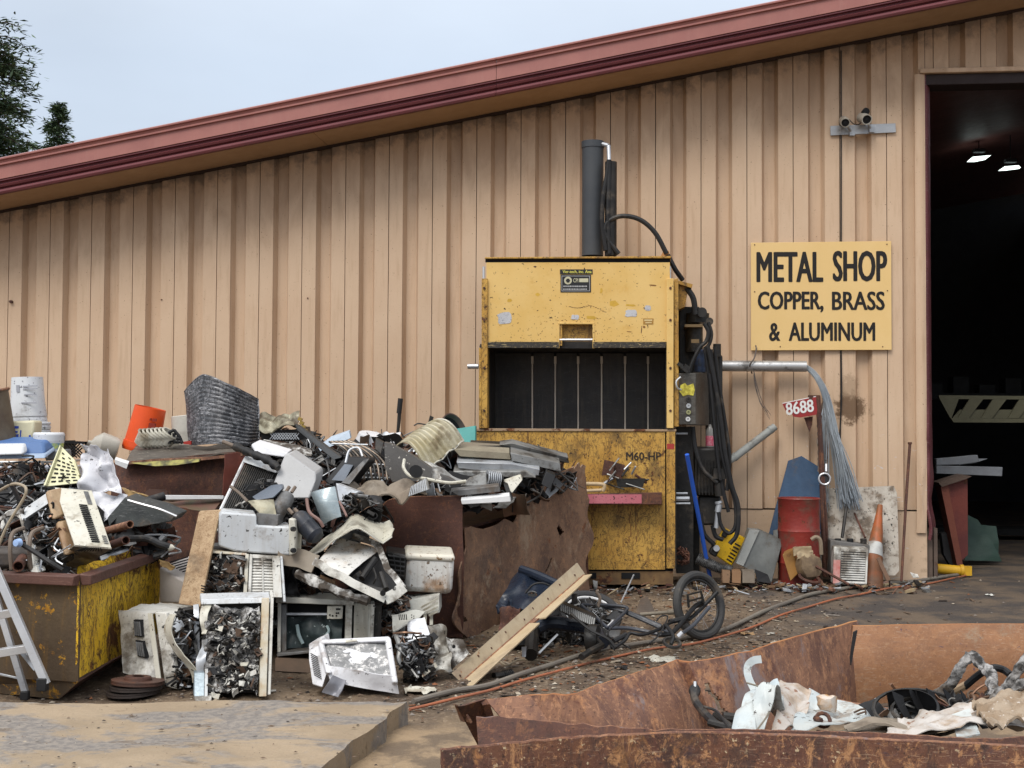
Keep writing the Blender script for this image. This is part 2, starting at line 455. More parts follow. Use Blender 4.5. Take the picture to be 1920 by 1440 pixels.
yel_up = mat('faded_yellow_paint', (.68, .46, .17), (.63, .40, .12), mixs=2.2, rough=.42, rust=.0, bump=.06, speck=.35, speckcol=(.05, .03, .015), ssc=38, dirt=.12, dirtcol=(.35, .18, .03), grain=.05)
yel_lo = mat('worn_yellow_paint', (.56, .33, .075), (.44, .235, .045), mixs=3.5, rough=.45, rust=.26, rustcol=(.16, .06, .02), rust2=(.04, .02, .012), rsc=8, bump=.15, speck=.48, speckcol=(.03, .018, .01), ssc=48, dirt=.35, dirtcol=(.08, .05, .02), dsc=3, streak=.6, streakcol=(.18, .08, .02), grain=.2, extra=cracks((.07, .04, .018), .6, 5))
yel_dump = mat('chipped_yellow_bin_paint', (.78, .50, .035), (.68, .40, .02), rough=.5, rust=.40, rustcol=(.20, .08, .02), rust2=(.08, .035, .015), rsc=4, bump=.4, speck=.35, speckcol=(.06, .025, .012), ssc=50, streak=.75, streakcol=(.13, .05, .02), grain=.2, extra=cracks((.075, .03, .015), .8, 4))
mudyel = mat('muddy_bin_paint', (.10, .068, .038), (.075, .05, .03), rough=.85, rust=.3, rustcol=(.42, .22, .02), rust2=(.3, .13, .015), rsc=9, bump=.5, bsc=35, streak=.2, streakcol=(.3, .15, .02), grain=.3)
white_p = mat('dirty_white_enamel', (.62, .61, .57), (.53, .52, .47), rough=.4, rust=.12, rustcol=(.2, .11, .04), rsc=6, streak=.35, streakcol=(.25, .18, .11), dirt=.5, dirtcol=(.06, .045, .03), dsc=3.6, bump=.08, speck=.35, ssc=42, scratch=.1, scratchcol=(.12, .1, .08))
beige_p = mat('aged_beige_plastic', (.57, .55, .48), (.50, .48, .40), rough=.45, dirt=.4, dirtcol=(.14, .11, .07), dsc=5, bump=.05, speck=.4, ssc=45, streak=.25, streakcol=(.25, .18, .1))
blue_w = mat('bluish_white_enamel', (.56, .58, .59), (.48, .50, .52), rough=.38, dirt=.4, dirtcol=(.14, .11, .08), dsc=5, bump=.05, speck=.4, ssc=36, streak=.3, streakcol=(.25, .2, .15))
mottle = mat('mud_spattered_white', (.66, .65, .62), (.5, .49, .46), mixs=8, rough=.5, dirt=.85, dirtcol=(.035, .027, .02), dsc=7, bump=.4, bsc=30, speck=.3)
foam = mat('clotted_dirty_foam', (.66, .65, .64), (.05, .042, .035), mixs=7, rough=.8, dirt=.42, dirtcol=(.03, .025, .02), dsc=14, bump=.8, bsc=45, grain=.3, extra=cracks((.02, .016, .013), .8, 11))
coil = mat('coil_fins_dark', (.018, .016, .015), (.04, .036, .032), mixs=12, rough=.6, metal=.2, bump=.4, bsc=60, speck=.4, speckcol=(.25, .24, .22), dirt=.3)
alu = mat('cast_aluminium', (.30, .30, .29), (.20, .195, .185), rough=.45, metal=.5, dirt=.5, dirtcol=(.05, .042, .035), dsc=6, bump=.3, speck=.3)
alu_b = mat('bright_aluminium', (.62, .63, .65), (.52, .53, .55), rough=.34, metal=.65, dirt=.12, bump=.06, scratch=.2, scratchcol=(.3, .3, .3))
copper = mat('tarnished_copper_tube', (.22, .12, .075), (.12, .08, .055), rough=.4, metal=.6, bump=.1, dirt=.3)
wood_m = mat('weathered_board', (.42, .30, .18), (.30, .20, .115), mixs=6, rough=.8, bump=.2, speck=.35, speckcol=(.1, .06, .03), streak=.8, streakcol=(.20, .12, .06), dirt=.3, extra=cracks((.16, .09, .045), .5, 9))
wire_m = mat('wire_insulation_black', (.02, .02, .022), (.05, .045, .04), rough=.5, bump=.1)

# ============================================================ the metal building
SL = 0.178
def roofz(u): return 4.672 + SL * (u + 0.08)
bld = Thing('metal_building', 'long beige metal-sided workshop with red rake trim and open doorway', 'building')
uD = wu(1737, 700); zD = W(1800, 138).z; uD1 = uD + 4.3
zJ = W(1560, 956).z
def panel_profile(us):
    a = 0.335 * PW; r = 0.33 * PW; s = .022; d = .082; g = .0035
    return [(us + g, -.03), (us + g, 0), (us + a - s * .3, 0), (us + a + s, -d), (us + a + r - s, -d), (us + a + r + s * .3, 0), (us + PW - g, 0), (us + PW - g, -.03)]
def clip(pr, lo, hi):
    o = []
    for (u0, w0), (u1, w1) in zip(pr, pr[1:]):
        if u1 < lo or u0 > hi: continue
        def at(u): return (u, w0 + (w1 - w0) * ((u - u0) / (u1 - u0) if u1 > u0 else 0))
        a = at(lo) if u0 < lo else (u0, w0); b = at(hi) if u1 > hi else (u1, w1)
        if not o or o[-1] != a: o.append(a)
        o.append(b)
    return o
def wall_sheet(mb, pr, zb, zt, th=.006, wob=0.0):
    # zb, zt are functions of u
    n = len(pr); vs = []
    NS = 10 if wob else 1
    for k in range(NS + 1):
        for (u, w) in pr:
            z = zb(u) + (zt(u) - zb(u)) * k / NS
            ww = w + (wob * noise.noise(V((u * 3, z * 2.5, 0))) if wob else 0)
            vs.append(WP(u, ww, z))
    fs = []
    for k in range(NS):
        for i in range(n - 1): fs.append([k * n + i, k * n + i + 1, (k + 1) * n + i + 1, (k + 1) * n + i])
    mb.add(vs, fs, False)
for n in range(-5, 33):
    us = (n - 11.49 - .335 + 0) * PW
    if n == 32: continue
    pr = panel_profile(us)
    if us + PW <= uD or us > uD1:
        mb = MB(); wall_sheet(mb, pr, lambda u: zJ + .004, lambda u: roofz(u) - .004, wob=.006); bld.add('panel', mb, wall_m)
        mb = MB(); flat = [(us + .003, -.03), (us + .003, -.012), (us + PW - .003, -.012), (us + PW - .003, -.03)]
        wall_sheet(mb, flat, lambda u: .0, lambda u: zJ - .006, wob=.01); bld.add('base_panel', mb, wall_m)
    elif us < uD:
        mb = MB(); wall_sheet(mb, clip(pr, us, uD - .0), lambda u: zJ + .004, lambda u: roofz(u) - .004, wob=.006); bld.add('panel', mb, wall_m)
        mb = MB(); wall_sheet(mb, clip(pr, uD + .004, us + PW), lambda u: zD + .05, lambda u: roofz(u) - .004); bld.add('panel', mb, wall_m)
        mb = MB(); wall_sheet(mb, [(us + .003, -.03), (us + .003, -.012), (uD, -.012), (uD, -.03)], lambda u: .0, lambda u: zJ - .006, wob=.012); bld.add('base_panel', mb, wall_m)
    else:
        mb = MB(); wall_sheet(mb, pr, lambda u: zD + .05, lambda u: roofz(u) - .004); bld.add('panel', mb, wall_m)
# soot-black backing girt behind the sheets, then the shell of the room
def wbox(mb, u0, u1, w0, w1, z0, z1):
    return mb.hexa([WP(u0, w1, z1), WP(u1, w1, z1), WP(u1, w1, z0), WP(u0, w1, z0)], [WP(u0, w0, z1), WP(u1, w0, z1), WP(u1, w0, z0), WP(u0, w0, z0)])
uL, uR = -7.2, 9.2
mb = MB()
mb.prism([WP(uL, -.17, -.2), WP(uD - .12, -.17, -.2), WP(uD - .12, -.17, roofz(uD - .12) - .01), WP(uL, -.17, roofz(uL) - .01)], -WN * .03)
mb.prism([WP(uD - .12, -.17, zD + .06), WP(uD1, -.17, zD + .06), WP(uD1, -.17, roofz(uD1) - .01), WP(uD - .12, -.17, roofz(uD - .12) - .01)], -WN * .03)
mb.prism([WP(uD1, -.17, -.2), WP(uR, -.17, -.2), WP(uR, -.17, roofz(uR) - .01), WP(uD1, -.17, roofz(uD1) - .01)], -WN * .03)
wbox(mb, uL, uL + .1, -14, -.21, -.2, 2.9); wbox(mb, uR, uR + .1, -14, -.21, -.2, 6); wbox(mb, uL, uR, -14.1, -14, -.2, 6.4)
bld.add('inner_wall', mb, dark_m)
# roof slab with its overhang
OV = 0.6
def along(mb, prof, u0, u1, sm=False):
    """closed profile of (w, z above the rake line) run along the slope"""
    a = [WP(u0, w, roofz(u0) + z) for w, z in prof]; b = [WP(u1, w, roofz(u1) + z) for w, z in prof]
    mb.prism(a, (b[0] - a[0]))
mb = MB(); along(mb, [(OV - .02, .045), (OV - .02, .30), (-14.2, .30), (-14.2, .045)], uL - .8, uR + .3); bld.add('roof', mb, mat('roof_sheet', (.2, .08, .07), rough=.5))
for ua, ub in ((uL - .8, wu(610)), (wu(610) + .004, uR + .3)):
    mb = MB(); along(mb, [(OV + .002, 0), (OV + .002, .012), (-.02, .012), (-.02, 0)], ua, ub); bld.add('soffit', mb, soffit_m)
uJ = wu(945, 140)
for ua, ub in ((uL - .8, uJ - .002), (uJ + .002, uR + .3)):
    mb = MB(); along(mb, [(OV + .004, .128), (OV + .05, .135), (OV + .045, .262), (OV + .068, .268), (OV + .068, .284), (OV + .05, .29), (OV + .055, .312), (OV + .078, .318), (OV + .078, .332), (OV + .03, .352), (OV - .02, .352), (OV + .004, .31)], ua, ub)
    f = bld.add('fascia', mb, trim_m)
    mb = MB(); along(mb, [(OV + .004, -.012), (OV + .06, -.014), (OV + .068, .006), (OV + .05, .03), (OV + .024, .034), (OV + .02, .05), (OV + .046, .056), (OV + .055, .075), (OV + .03, .088), (OV + .018, .094), (OV + .016, .11), (OV + .046, .116), (OV + .046, .126), (OV + .004, .126)], ua, ub)
    bld.add('fascia_trim', mb, trim2_m, sub=f)
mb = MB(); along(mb, [(.02, -.028), (.02, -.002), (-.02, -.002), (-.02, -.028)], uL, uR); bld.add('closure_strip', mb, mat('dark_closure', (.035, .02, .016), rough=.8))
# doorway: header, corner trim, dented jamb
mb = MB(); wbox(mb, uD - .05, uD1, -.1, .035, zD + .005, zD + .05); bld.add('header_trim', mb, wall_m, bevel=.006)
mb = MB(); wbox(mb, uD, uD1, -.26, -.01, zD - .10, zD + .003); bld.add('door_header', mb, mat('door_header_dark', (.03, .02, .02), rough=.7), bevel=.006)
mb = MB()
def jt(u, v):
    z = .62 * 0 + .58 + (zD - .58) * v
    k = max(0, 1 - (z - .5) / 1.3)
    return WP(uD - .095 + .09 * u + .012 * k * noise.noise(V((u * 2, z * 6, 3))), .018 - .016 * (2 * u - 1) ** 2 + .02 * k * noise.noise(V((u * 3, z * 5, 1))), z)
mb.sheet(jt, 6, 60, .004); bld.add('corner_trim', mb, wall_m)
mb = MB()
def jt2(u, v):
    z = .52 + (zD - .52) * v; k = max(0, 1 - (z - .5) / 1.6)
    return WP(uD + .0 + .1 * u + .03 * k * noise.noise(V((1, z * 4, 7))) + (.012 if u > .9 else 0) * k, -.005 - .24 * u ** 2 + .05 * k * noise.noise(V((u * 2, z * 5, 5))), z + (.05 * noise.noise(V((u * 9, 0, 2))) if v < .02 else 0))
mb.sheet(jt2, 8, 70, .006); bld.add('door_jamb', mb, jamb_m)
mb = MB(); wbox(mb, uD + .015, uD + .06, -.22, -.06, .05, .62); wbox(mb, uD + .075, uD + .11, -.22, -.08, .05, .62); wbox(mb, uD - .05, uD + .01, -.2, -.03, .05, .6)
bld.add('jamb_post', mb, mat('rusty_post', (.12, .085, .065), (.07, .05, .04), rough=.7, rust=.3))
bld.done()

# ============================================================ inside the doorway
mb = MB(); A = lambda x, y, w: W(x, y, w)
def wprism(mb, pts, w, th): return mb.prism([W(x, y, w) for x, y in pts], -WN * th)
gap_glow_m = bpy.data.materials.new('roof_gap_glow'); gap_glow_m.use_nodes = True  # glowing strips added in place of daylit holes in the roof
lb = gap_glow_m.node_tree.nodes['Principled BSDF']; lb.inputs['Emission Color'].default_value = (.85, 1, .95, 1); lb.inputs['Emission Strength'].default_value = 1.6
for pts, lab in (((1816, 301), (1824, 294), (1858, 291), (1850, 297), (1830, 301)), 'left added roof-hole glow in the dark doorway, above the rack beam'), (((1875, 318), (1884, 312), (1910, 310), (1914, 314), (1890, 317)), 'right added roof-hole glow in the dark doorway at the picture edge'):
    t = Thing('roof_gap_strip', lab, 'glow strip', 'glow strips added for roof holes in the dark workshop')
    mb = MB(); wprism(mb, pts, -7, .1); t.add('glow_strip', mb, gap_glow_m)
    mb = MB(); c = W(sum(p[0] for p in pts) / 5, pts[2][1] - 2, -7.05); mb.box(c + V((0, 0, .05)), (.16, .1, .05)); mb.tube([c + V((0, 0, .05)), c + V((0, 0, 1.2))], .008, 5); t.add('housing', mb, dark_m); t.done()  # box and rod added above the glow strip, not a real fixture
mb = MB()
t = Thing('rack_beam', 'olive steel beam with punched window cut-outs across the dark doorway', 'beam')
for a, b in (((1760, 741), (1920, 743)),): mb.prism([W(1760, 741, -1.6), W(2100, 744, -1.6), W(2100, 750, -1.6), W(1762, 748, -1.6)], -WN * .05)
mb.prism([W(1783, 784, -1.6), W(2100, 786, -1.6), W(2100, 793, -1.6), W(1788, 792, -1.6)], -WN * .05)
t.add('flange', mb, mat('olive_paint', (.075, .07, .04), rough=.6))
for x in (1768, 1818, 1862, 1912, 1960):
    w2 = MB(); 
    if x == 1768: w2.prism([W(1762, 748, -1.6), W(1798, 748, -1.6), W(1784, 784, -1.6), W(1782, 784, -1.6)], -WN * .04)
    else: w2.prism([W(x, 748, -1.6), W(x + 26, 748, -1.6), W(x - 2, 784, -1.6), W(x - 22, 784, -1.6)], -WN * .04)
    t.add('web', w2, _mc['olive_paint'])
w2 = MB(); wprism(w2, [(1800, 768), (1900, 768), (2090, 770), (2090, 785), (1786, 784)], -1.62, .03); t.add('lower_web', w2, _mc['olive_paint'])
t.done()
dsteel = mat('dull_steel', (.16, .17, .185), (.11, .115, .125), rough=.5, dirt=.3)
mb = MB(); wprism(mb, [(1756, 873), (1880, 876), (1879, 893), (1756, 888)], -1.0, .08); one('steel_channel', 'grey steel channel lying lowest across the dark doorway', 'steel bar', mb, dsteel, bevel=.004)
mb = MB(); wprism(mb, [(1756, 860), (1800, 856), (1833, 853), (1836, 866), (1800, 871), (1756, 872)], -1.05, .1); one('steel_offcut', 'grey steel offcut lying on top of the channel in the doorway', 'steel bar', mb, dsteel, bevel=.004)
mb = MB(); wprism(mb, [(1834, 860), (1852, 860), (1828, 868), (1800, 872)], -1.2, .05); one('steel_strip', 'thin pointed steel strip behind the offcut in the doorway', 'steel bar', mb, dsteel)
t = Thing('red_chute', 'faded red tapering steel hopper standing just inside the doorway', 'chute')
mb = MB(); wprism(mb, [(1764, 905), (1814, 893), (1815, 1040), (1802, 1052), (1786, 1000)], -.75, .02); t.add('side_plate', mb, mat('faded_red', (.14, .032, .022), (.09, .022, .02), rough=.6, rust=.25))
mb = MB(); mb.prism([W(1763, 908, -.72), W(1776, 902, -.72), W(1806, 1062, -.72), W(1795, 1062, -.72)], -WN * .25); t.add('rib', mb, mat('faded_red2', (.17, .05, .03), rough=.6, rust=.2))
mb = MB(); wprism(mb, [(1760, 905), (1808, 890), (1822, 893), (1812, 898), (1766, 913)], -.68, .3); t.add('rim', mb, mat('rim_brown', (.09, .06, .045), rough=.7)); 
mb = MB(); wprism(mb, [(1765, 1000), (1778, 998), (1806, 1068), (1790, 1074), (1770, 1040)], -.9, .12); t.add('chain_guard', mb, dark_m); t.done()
tarp = mat('green_tarp', (.03, .06, .045), (.022, .045, .036), rough=.6)
mb = MB(); crump(mb, [W(1812, 962, -1.6), W(1835, 975, -1.6), W(1880, 1052, -1.5), W(1806, 1052, -1.5)], 12, 12, .03, 4, .01); crump(mb, [W(1838, 984, -1.8), W(1868, 986, -1.8), W(1876, 1050, -1.7), W(1840, 1050, -1.7)], 10, 12, .03, 4, .01)
one('green_tarp', 'dark green folded tarpaulin heap on the workshop floor', 'tarp', mb, tarp)
t = Thing('yellow_cylinder', 'yellow hydraulic cylinder lying on the floor at the door jamb', 'cylinder')
a = W(1757, 1066, -.35); b = W(1800, 1070, -.35); mb = MB(); mb.tube([a, b], .048, 14); t.add('barrel', mb, mat('safety_yellow', (.62, .36, .02), (.5, .28, .02), rough=.45, dirt=.3))
mb = MB(); mb.tube([b, b + WU * .03], .06, 14); mb.box(b + WU * .06 + V((0, 0, .0)), (.09, .05, .09)); t.add('clevis', mb, _mc['safety_yellow']); mb = MB(); mb.tube([a - WU * .01, a - WU * .03], .055, 14); t.add('end_ring', mb, _mc['safety_yellow']); t.done()
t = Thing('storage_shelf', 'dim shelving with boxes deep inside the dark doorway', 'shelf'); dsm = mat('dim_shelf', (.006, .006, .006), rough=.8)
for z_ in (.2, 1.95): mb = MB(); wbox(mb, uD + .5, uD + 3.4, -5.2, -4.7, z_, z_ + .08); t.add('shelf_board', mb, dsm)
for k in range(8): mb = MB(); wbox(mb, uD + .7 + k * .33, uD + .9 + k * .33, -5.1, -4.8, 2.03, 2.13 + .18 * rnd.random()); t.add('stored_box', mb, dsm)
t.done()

# ============================================================ on the wall
# sign
t = Thing('shop_sign', 'yellow rectangular sign reading METAL SHOP COPPER, BRASS & ALUMINUM on wall', 'sign')
mb = MB(); ws = .035
mb.prism([W(1408, 455, ws), W(1671, 452, ws), W(1672, 656, ws), W(1408, 657, ws)], -WN * .012)
t.add('sign_board', mb, mat('sign_yellow', (.72, .50, .22), (.70, .48, .20), rough=.35, bump=.02, grain=.02), bevel=.002)
ink = mat('sign_ink', (.012, .01, .009), rough=.5, bump=0)
def line(s, x0, y0, x1, y1, bold, mt=ink, w=None, tt=None, name='lettering'):
    w = ws + .0015 if w is None else w
    a = W(x0, y1, w); b = W(x1, y1, w); c = W(x0, y0, w); mb = MB()
    text_mb(mb, s, a, (b - a).normalized(), UP, (b - a).length, (c - a).length, bold, th=.0005)
    (tt or t).add(name, mb, mt)
line('METAL', 1420, 473, 1542, 528, .028); line('SHOP', 1563, 471, 1662, 527, .028)
line('COPPER,', 1422, 547, 1543, 585, .03); line('BRASS', 1561, 547, 1658, 581, .03)
line('&', 1443, 606, 1462, 639, .03); line('ALUMINUM', 1480, 605, 1640, 639, .03)
for x, y in ((1415, 459), (1663, 458), (1415, 547), (1664, 545), (1655, 650), (1463, 650)):
    mb = MB(); c = W(x, y, ws + .001); mb.tube([c, c + WN * .003], .006, 8); t.add('screw', mb, rust_dark)
t.done()
# cameras
t = Thing('camera_mount', 'grey metal strip with two bullet security cameras high beside doorway', 'security camera')
mb = MB(); mb.prism([W(1557, 236, .03), W(1679, 231, .03), W(1680, 248, .03), W(1557, 254, .03)], -WN * .015); t.add('mounting_plate', mb, sheet_steel, bevel=.002)
for x, y, dx, r in ((1583, 228, -.05, .045), (1620, 222, .10, .05)):
    c = W(x, y + 0, .10); d = (WN + V((dx, 0, -.35))).normalized(); mb = MB()
    mb.lathe([(0, -.08), (r, -.08), (r, .09), (r * .98, .11), (r * .82, .11), (r * .82, .09), (0, .09)], c, d, 16); k = t.add('camera', mb, mat('camera_grey', (.45, .42, .36), rough=.4, dirt=.3))
    mb = MB(); mb.lathe([(0, .098), (r * .8, .098)], c, d, 16); mb.lathe([(0, .104), (r * .35, .101), (r * .38, .096)], c, d, 12); t.add('lens', mb, black_m, sub=k)
    mb = MB(); b0 = W(x + 14, y + 22, .04); mb.box(b0, (.05, .05, .05)); mb.tube([b0, (b0 + c) / 2 + WN * .02, c], .014, 8); t.add('bracket', mb, sheet_steel)
mb = MB(); c = W(1622, 211, .07); mb.lathe([(0, -.04), (.034, -.04), (.034, .04), (.02, .045), (0, .045)], c, (WN + V((.1, 0, .1))), 14); t.add('sensor', mb, black_m)
mb = MB(); mb.tube(smooth([W(1592, 224, .07), W(1600, 232, .08), W(1608, 234, .06), W(1615, 230, .05)]), .005, 6); t.add('cable', mb, rub); t.done()
# steel pipe stub with a bundle of wires hanging out of it
mb = MB(); a = W(1345, 686, .14); b = W(1512, 687, .14); mb.tube([a, b], .052, 20, hollow=True)
one('steel_pipe', 'horizontal galvanised pipe with peeling film on wall below sign', 'pipe', mb, mat('pipe_galv', (.5, .5, .5), (.4, .4, .4), rough=.35, metal=.6, dirt=.4, dirtcol=(.04, .035, .03), dsc=8, bump=.1))
t = Thing('wire_bundle', 'silver-blue bundle of long wires drooping from pipe into broom shape', 'wire')
wm = mat('zinc_wire', (.40, .43, .45), (.28, .31, .34), rough=.35, metal=.45, bump=0); rw = random.Random(3)
mb = MB()
for k in range(90):
    q = rw.random() * 6.28; r0 = .022 * math.sqrt(rw.random()); o = V((math.cos(q) * r0, 0, math.sin(q) * r0)); s = rw.random()
    ex = 1572 + 44 * s; ey = 950 + rw.uniform(-14, 9) - 3 * s; ex += rw.gauss(0, 2.5)
    pts = [W(1500, 687, .14) + o, W(1514, 690, .15) + o, W(1532, 708, .17) + o * 1.3, W(1547 + 3 * s, 742, .18) + o * 1.5, W(1556 + 10 * s + rw.uniform(-2.5, 2.5), 800, .2 + .05 * rw.random()) + o * 1.3, W(1566 + 27 * s + rw.uniform(-4, 4), 880 + rw.uniform(-15, 15), .2 + .1 * rw.random()), W(ex, ey, .2 + .16 * rw.random())]
    mb.tube(smooth(pts, 5), .0035, 4)
t.add('strand', mb, wm, stuff=True); 
mb = MB()
for k in range(16):
    x = 1548 + rw.uniform(-6, 10); mb.tube(smooth([W(1545, 740 + k * 4, .17), W(x - 4, 800, .2), W(x - 6 + rw.uniform(-3, 6), 900, .2), W(x - 8 + rw.uniform(-4, 10), 905 + rw.uniform(0, 60), .2)], 4), .003, 4)
t.add('loose_strand', mb, wm, stuff=True); t.done()
mb = MB(); 
def fz(u, v):
    q = u * 2 * math.pi; y = 740 + 150 * v; x = 1552 - 8 * v; r = .03 + .028 * math.sin(v * 3) ** 2 + .03 * max(0, v - .75)
    p = W(x - 4, y, .12); d = V((math.cos(q), math.sin(q) * .6, 0)) * r
    return p + d + nv3(p + d, 22) * .022
mb.sheet(fz, 18, 50, .002); one('shredded_cloth', 'dirty grey shredded strip hanging in front of post beside wires', 'rag', mb, mat('rag', (.36, .31, .27), (.16, .12, .1), mixs=12, rough=.9, dirt=.5, bump=.6))
mb = MB()
for k in range(7): mb.tube(smooth([W(1413, 690, .19), W(1418 + rw.uniform(-4, 4), 720, .17), W(1427 + rw.uniform(-4, 4), 755, .14), W(1438 + rw.uniform(-3, 12), 780 + rw.uniform(-6, 8), .12)], 4), .002, 4)
mb.tube(smooth([W(1410, 700, .1), W(1406, 685, .2), W(1414, 672, .2), W(1418, 655, .12), W(1417, 648, .05)], 5), .007, 6)
one('wire_tie', 'thin twisted wire tying pipe to hook under sign corner', 'wire', mb, mat('tie_wire', (.12, .10, .09), rough=.6))
# leaning grey pipe, house number
mb = MB(); mb.tube([W(1366, 864, .25), W(1378, 857, .22), W(1453, 800, .1)], .036, 16, hollow=True); mb.tube([W(1443, 807, .115), W(1447, 804, .11)], .041, 16); mb.tube([W(1376, 858, .22), W(1380, 855, .215)], .042, 16)
one('grey_pipe', 'short grey plastic pipe jutting diagonally beside black hoses', 'pipe', mb, mat('pipe_grey', (.33, .34, .32), rough=.5, dirt=.35))
t = Thing('number_sign', 'small torn red sign with white numerals 8688 on rusty post', 'sign')
mb = MB(); wn_ = .2; mb.prism([W(1467, 757, wn_), W(1530, 744, wn_), W(1533, 777, wn_), W(1500, 783, wn_), W(1487, 781, wn_), W(1484, 772, wn_), W(1474, 772, wn_)], -WN * .006)
t.add('plate', mb, mat('sign_red', (.30, .03, .03), rough=.4, dirt=.2))
mb = MB(); a = W(1473, 779, wn_ + .002); b = W(1530, 771, wn_ + .002); ux = (b - a).normalized()
text_mb(mb, '8688', a + ux * .01, ux, (W(1473, 758, wn_) - W(1475, 779, wn_)).normalized(), (b - a).length - .03, .115, .03, th=.0005, n=WN); t.add('numerals', mb, mat('sign_white', (.75, .74, .72), rough=.5, bump=0))
mb = MB(); mb.prism([W(1467, 755.5, wn_ - .001), W(1530, 742.5, wn_ - .001), W(1530, 745, wn_ - .001), W(1467, 758, wn_ - .001)], -WN * .004); t.add('edge', mb, _mc['sign_white']); t.done()
mb = MB(); a = W(1532, 742, .17); b = W(1537, 800, .2); g0 = W(1547, 1082, .42)
mb.tube([a, b, g0], .022, 8); mb.tube([a + V((.02, 0, 0)), g0 + V((.04, 0, 0))], .012, 6); mb.box(a + V((-.03, 0, -.02)), (.10, .05, .05))
one('rusty_post', 'leaning dark rusty iron post carrying the red number sign', 'post', mb, rust_dark)
mb = MB(); mb.prism([W(1508, 783, .15), W(1524, 781, .15), W(1523, 796, .15), W(1518, 810, .15)], -WN * .03); one('rusty_bracket', 'small dark triangular bracket under the red number sign', 'bracket', mb, rust_dark)
t = Thing('hanging_ring', 'chrome ring shackle hanging on post in front of blue plate', 'ring'); mb = MB(); mb.tube(arcpts(W(1546, 898, .3), .052, WN, 0, 6.283, 18)[:-1], .009, 7, closed=True); mb.tube([W(1549, 870, .28), W(1549, 884, .3)], .012, 6); t.add('ring', mb, alu_b); mb = MB(); mb.lathe([(0, 0), (.045, 0)], W(1546, 898, .29), WN, 16); t.add('backing_disc', mb, dark_m); t.done()
for k, (x, y) in enumerate(((22, 566), (303, 562), (577, 559), (955, 745))):
    mb = MB(); c = W(x, y, .002); mb.tube([c - WN * .01, c + WN * (.03 if k == 0 else .008)], .016 if k == 0 else .007, 10)
    one('wall_bolt', ['rusty bolt head sticking out of wall at far left', 'small dark bolt on wall above orange bucket', 'small dark bolt on wall right of the black tub', 'tiny bolt on wall left of the baler'][k], 'bolt', mb, rust_dark)
# conduit along the seam behind the sign
mb = MB(); mb.tube([W(1577, 95, .012), W(1577, 656, .012), W(1578, 740, .02), W(1574, 830, .02)], .007, 6)
one('wall_cable', 'thin dark vertical cable running down wall behind the sign', 'cable', mb, rub)

# ============================================================ ground
def axis(a, b, st, far):
    o = []; x = a
    while x <= b + 1e-6: o.append(x); x += st
    s = st; x = a
    while x > -far: s *= 1.35; x -= s; o.insert(0, x)
    s = st; x = b
    while x < far: s *= 1.35; x += s; o.append(x)
    return o
xs = axis(-4.6, 5.0, .035, 400); ys = axis(4.6, 12.6, .035, 400)
mb = MB(); mb.sm = True
nx = len(xs)
vs = [(x, y, gz(x, y)) for y in ys for x in xs]
mb.add(vs, [[j * nx + i, j * nx + i + 1, (j + 1) * nx + i + 1, (j + 1) * nx + i] for j in range(len(ys) - 1) for i in range(nx - 1)], True)
def groundx(H, c):
    N, L, noi, rmp, mix, mul, pos = (H[k] for k in ('N', 'L', 'noi', 'rmp', 'mix', 'mul', 'pos'))
    sp = N.new('ShaderNodeSeparateXYZ'); L.new(pos, sp.inputs[0])
    def warp(s, k, sc):
        n = N.new('ShaderNodeMath'); n.operation = 'MULTIPLY_ADD'; L.new(noi(sc, 5), n.inputs[0]); n.inputs[1].default_value = k; L.new(s, n.inputs[2]); return n.outputs[0]
    c = mix(mul(rmp(noi(1.1, 6, .65), .42, .6), .8), c, (.19, .135, .085))          # paler dried silt
    c = mix(mul(rmp(noi(30, 6, .75), .52, .62), .55), c, (.30, .235, .165))          # pale grit
    c = mix(mul(rmp(noi(2.3, 7, .7), .52, .66), .7), c, (.035, .025, .018))         # oily damp
    # damp pavement at the right, silt wash in front
    f = rmp(warp(sp.outputs[0], 1.2, 1.5), 2.2, 2.9); pave = mix(rmp(noi(2.6, 6, .6, H['vmap']((1, 1.25, 1))), .4, .62), (.055, .048, .045), (.12, .09, .065))
    c = mix(mul(f, .92), c, pave)
    f = rmp(warp(sp.outputs[1], 1.0, 2), 7.3, 6.6); silt = mix(rmp(noi(3.5, 7, .65, H['vmap']((1.1, .9, 1))), .4, .6), (.30, .215, .13), (.13, .095, .065))
    n = N.new('ShaderNodeMapRange'); n.inputs[1].default_value = 6.9; n.inputs[2].default_value = 7.7; n.inputs[3].default_value = 1; n.inputs[4].default_value = 0
    L.new(warp(sp.outputs[1], 1.0, 2), n.inputs[0])
    c = mix(mul(n.outputs[0], .9), c, silt)
    return c
ground_m = mat('yard_dirt', (.10, .068, .045), (.065, .044, .03), mixs=7, rough=.75, bump=.7, bsc=55, grain=.5, speck=.3, ssc=55, extra=groundx)
struct('ground', mb, ground_m)
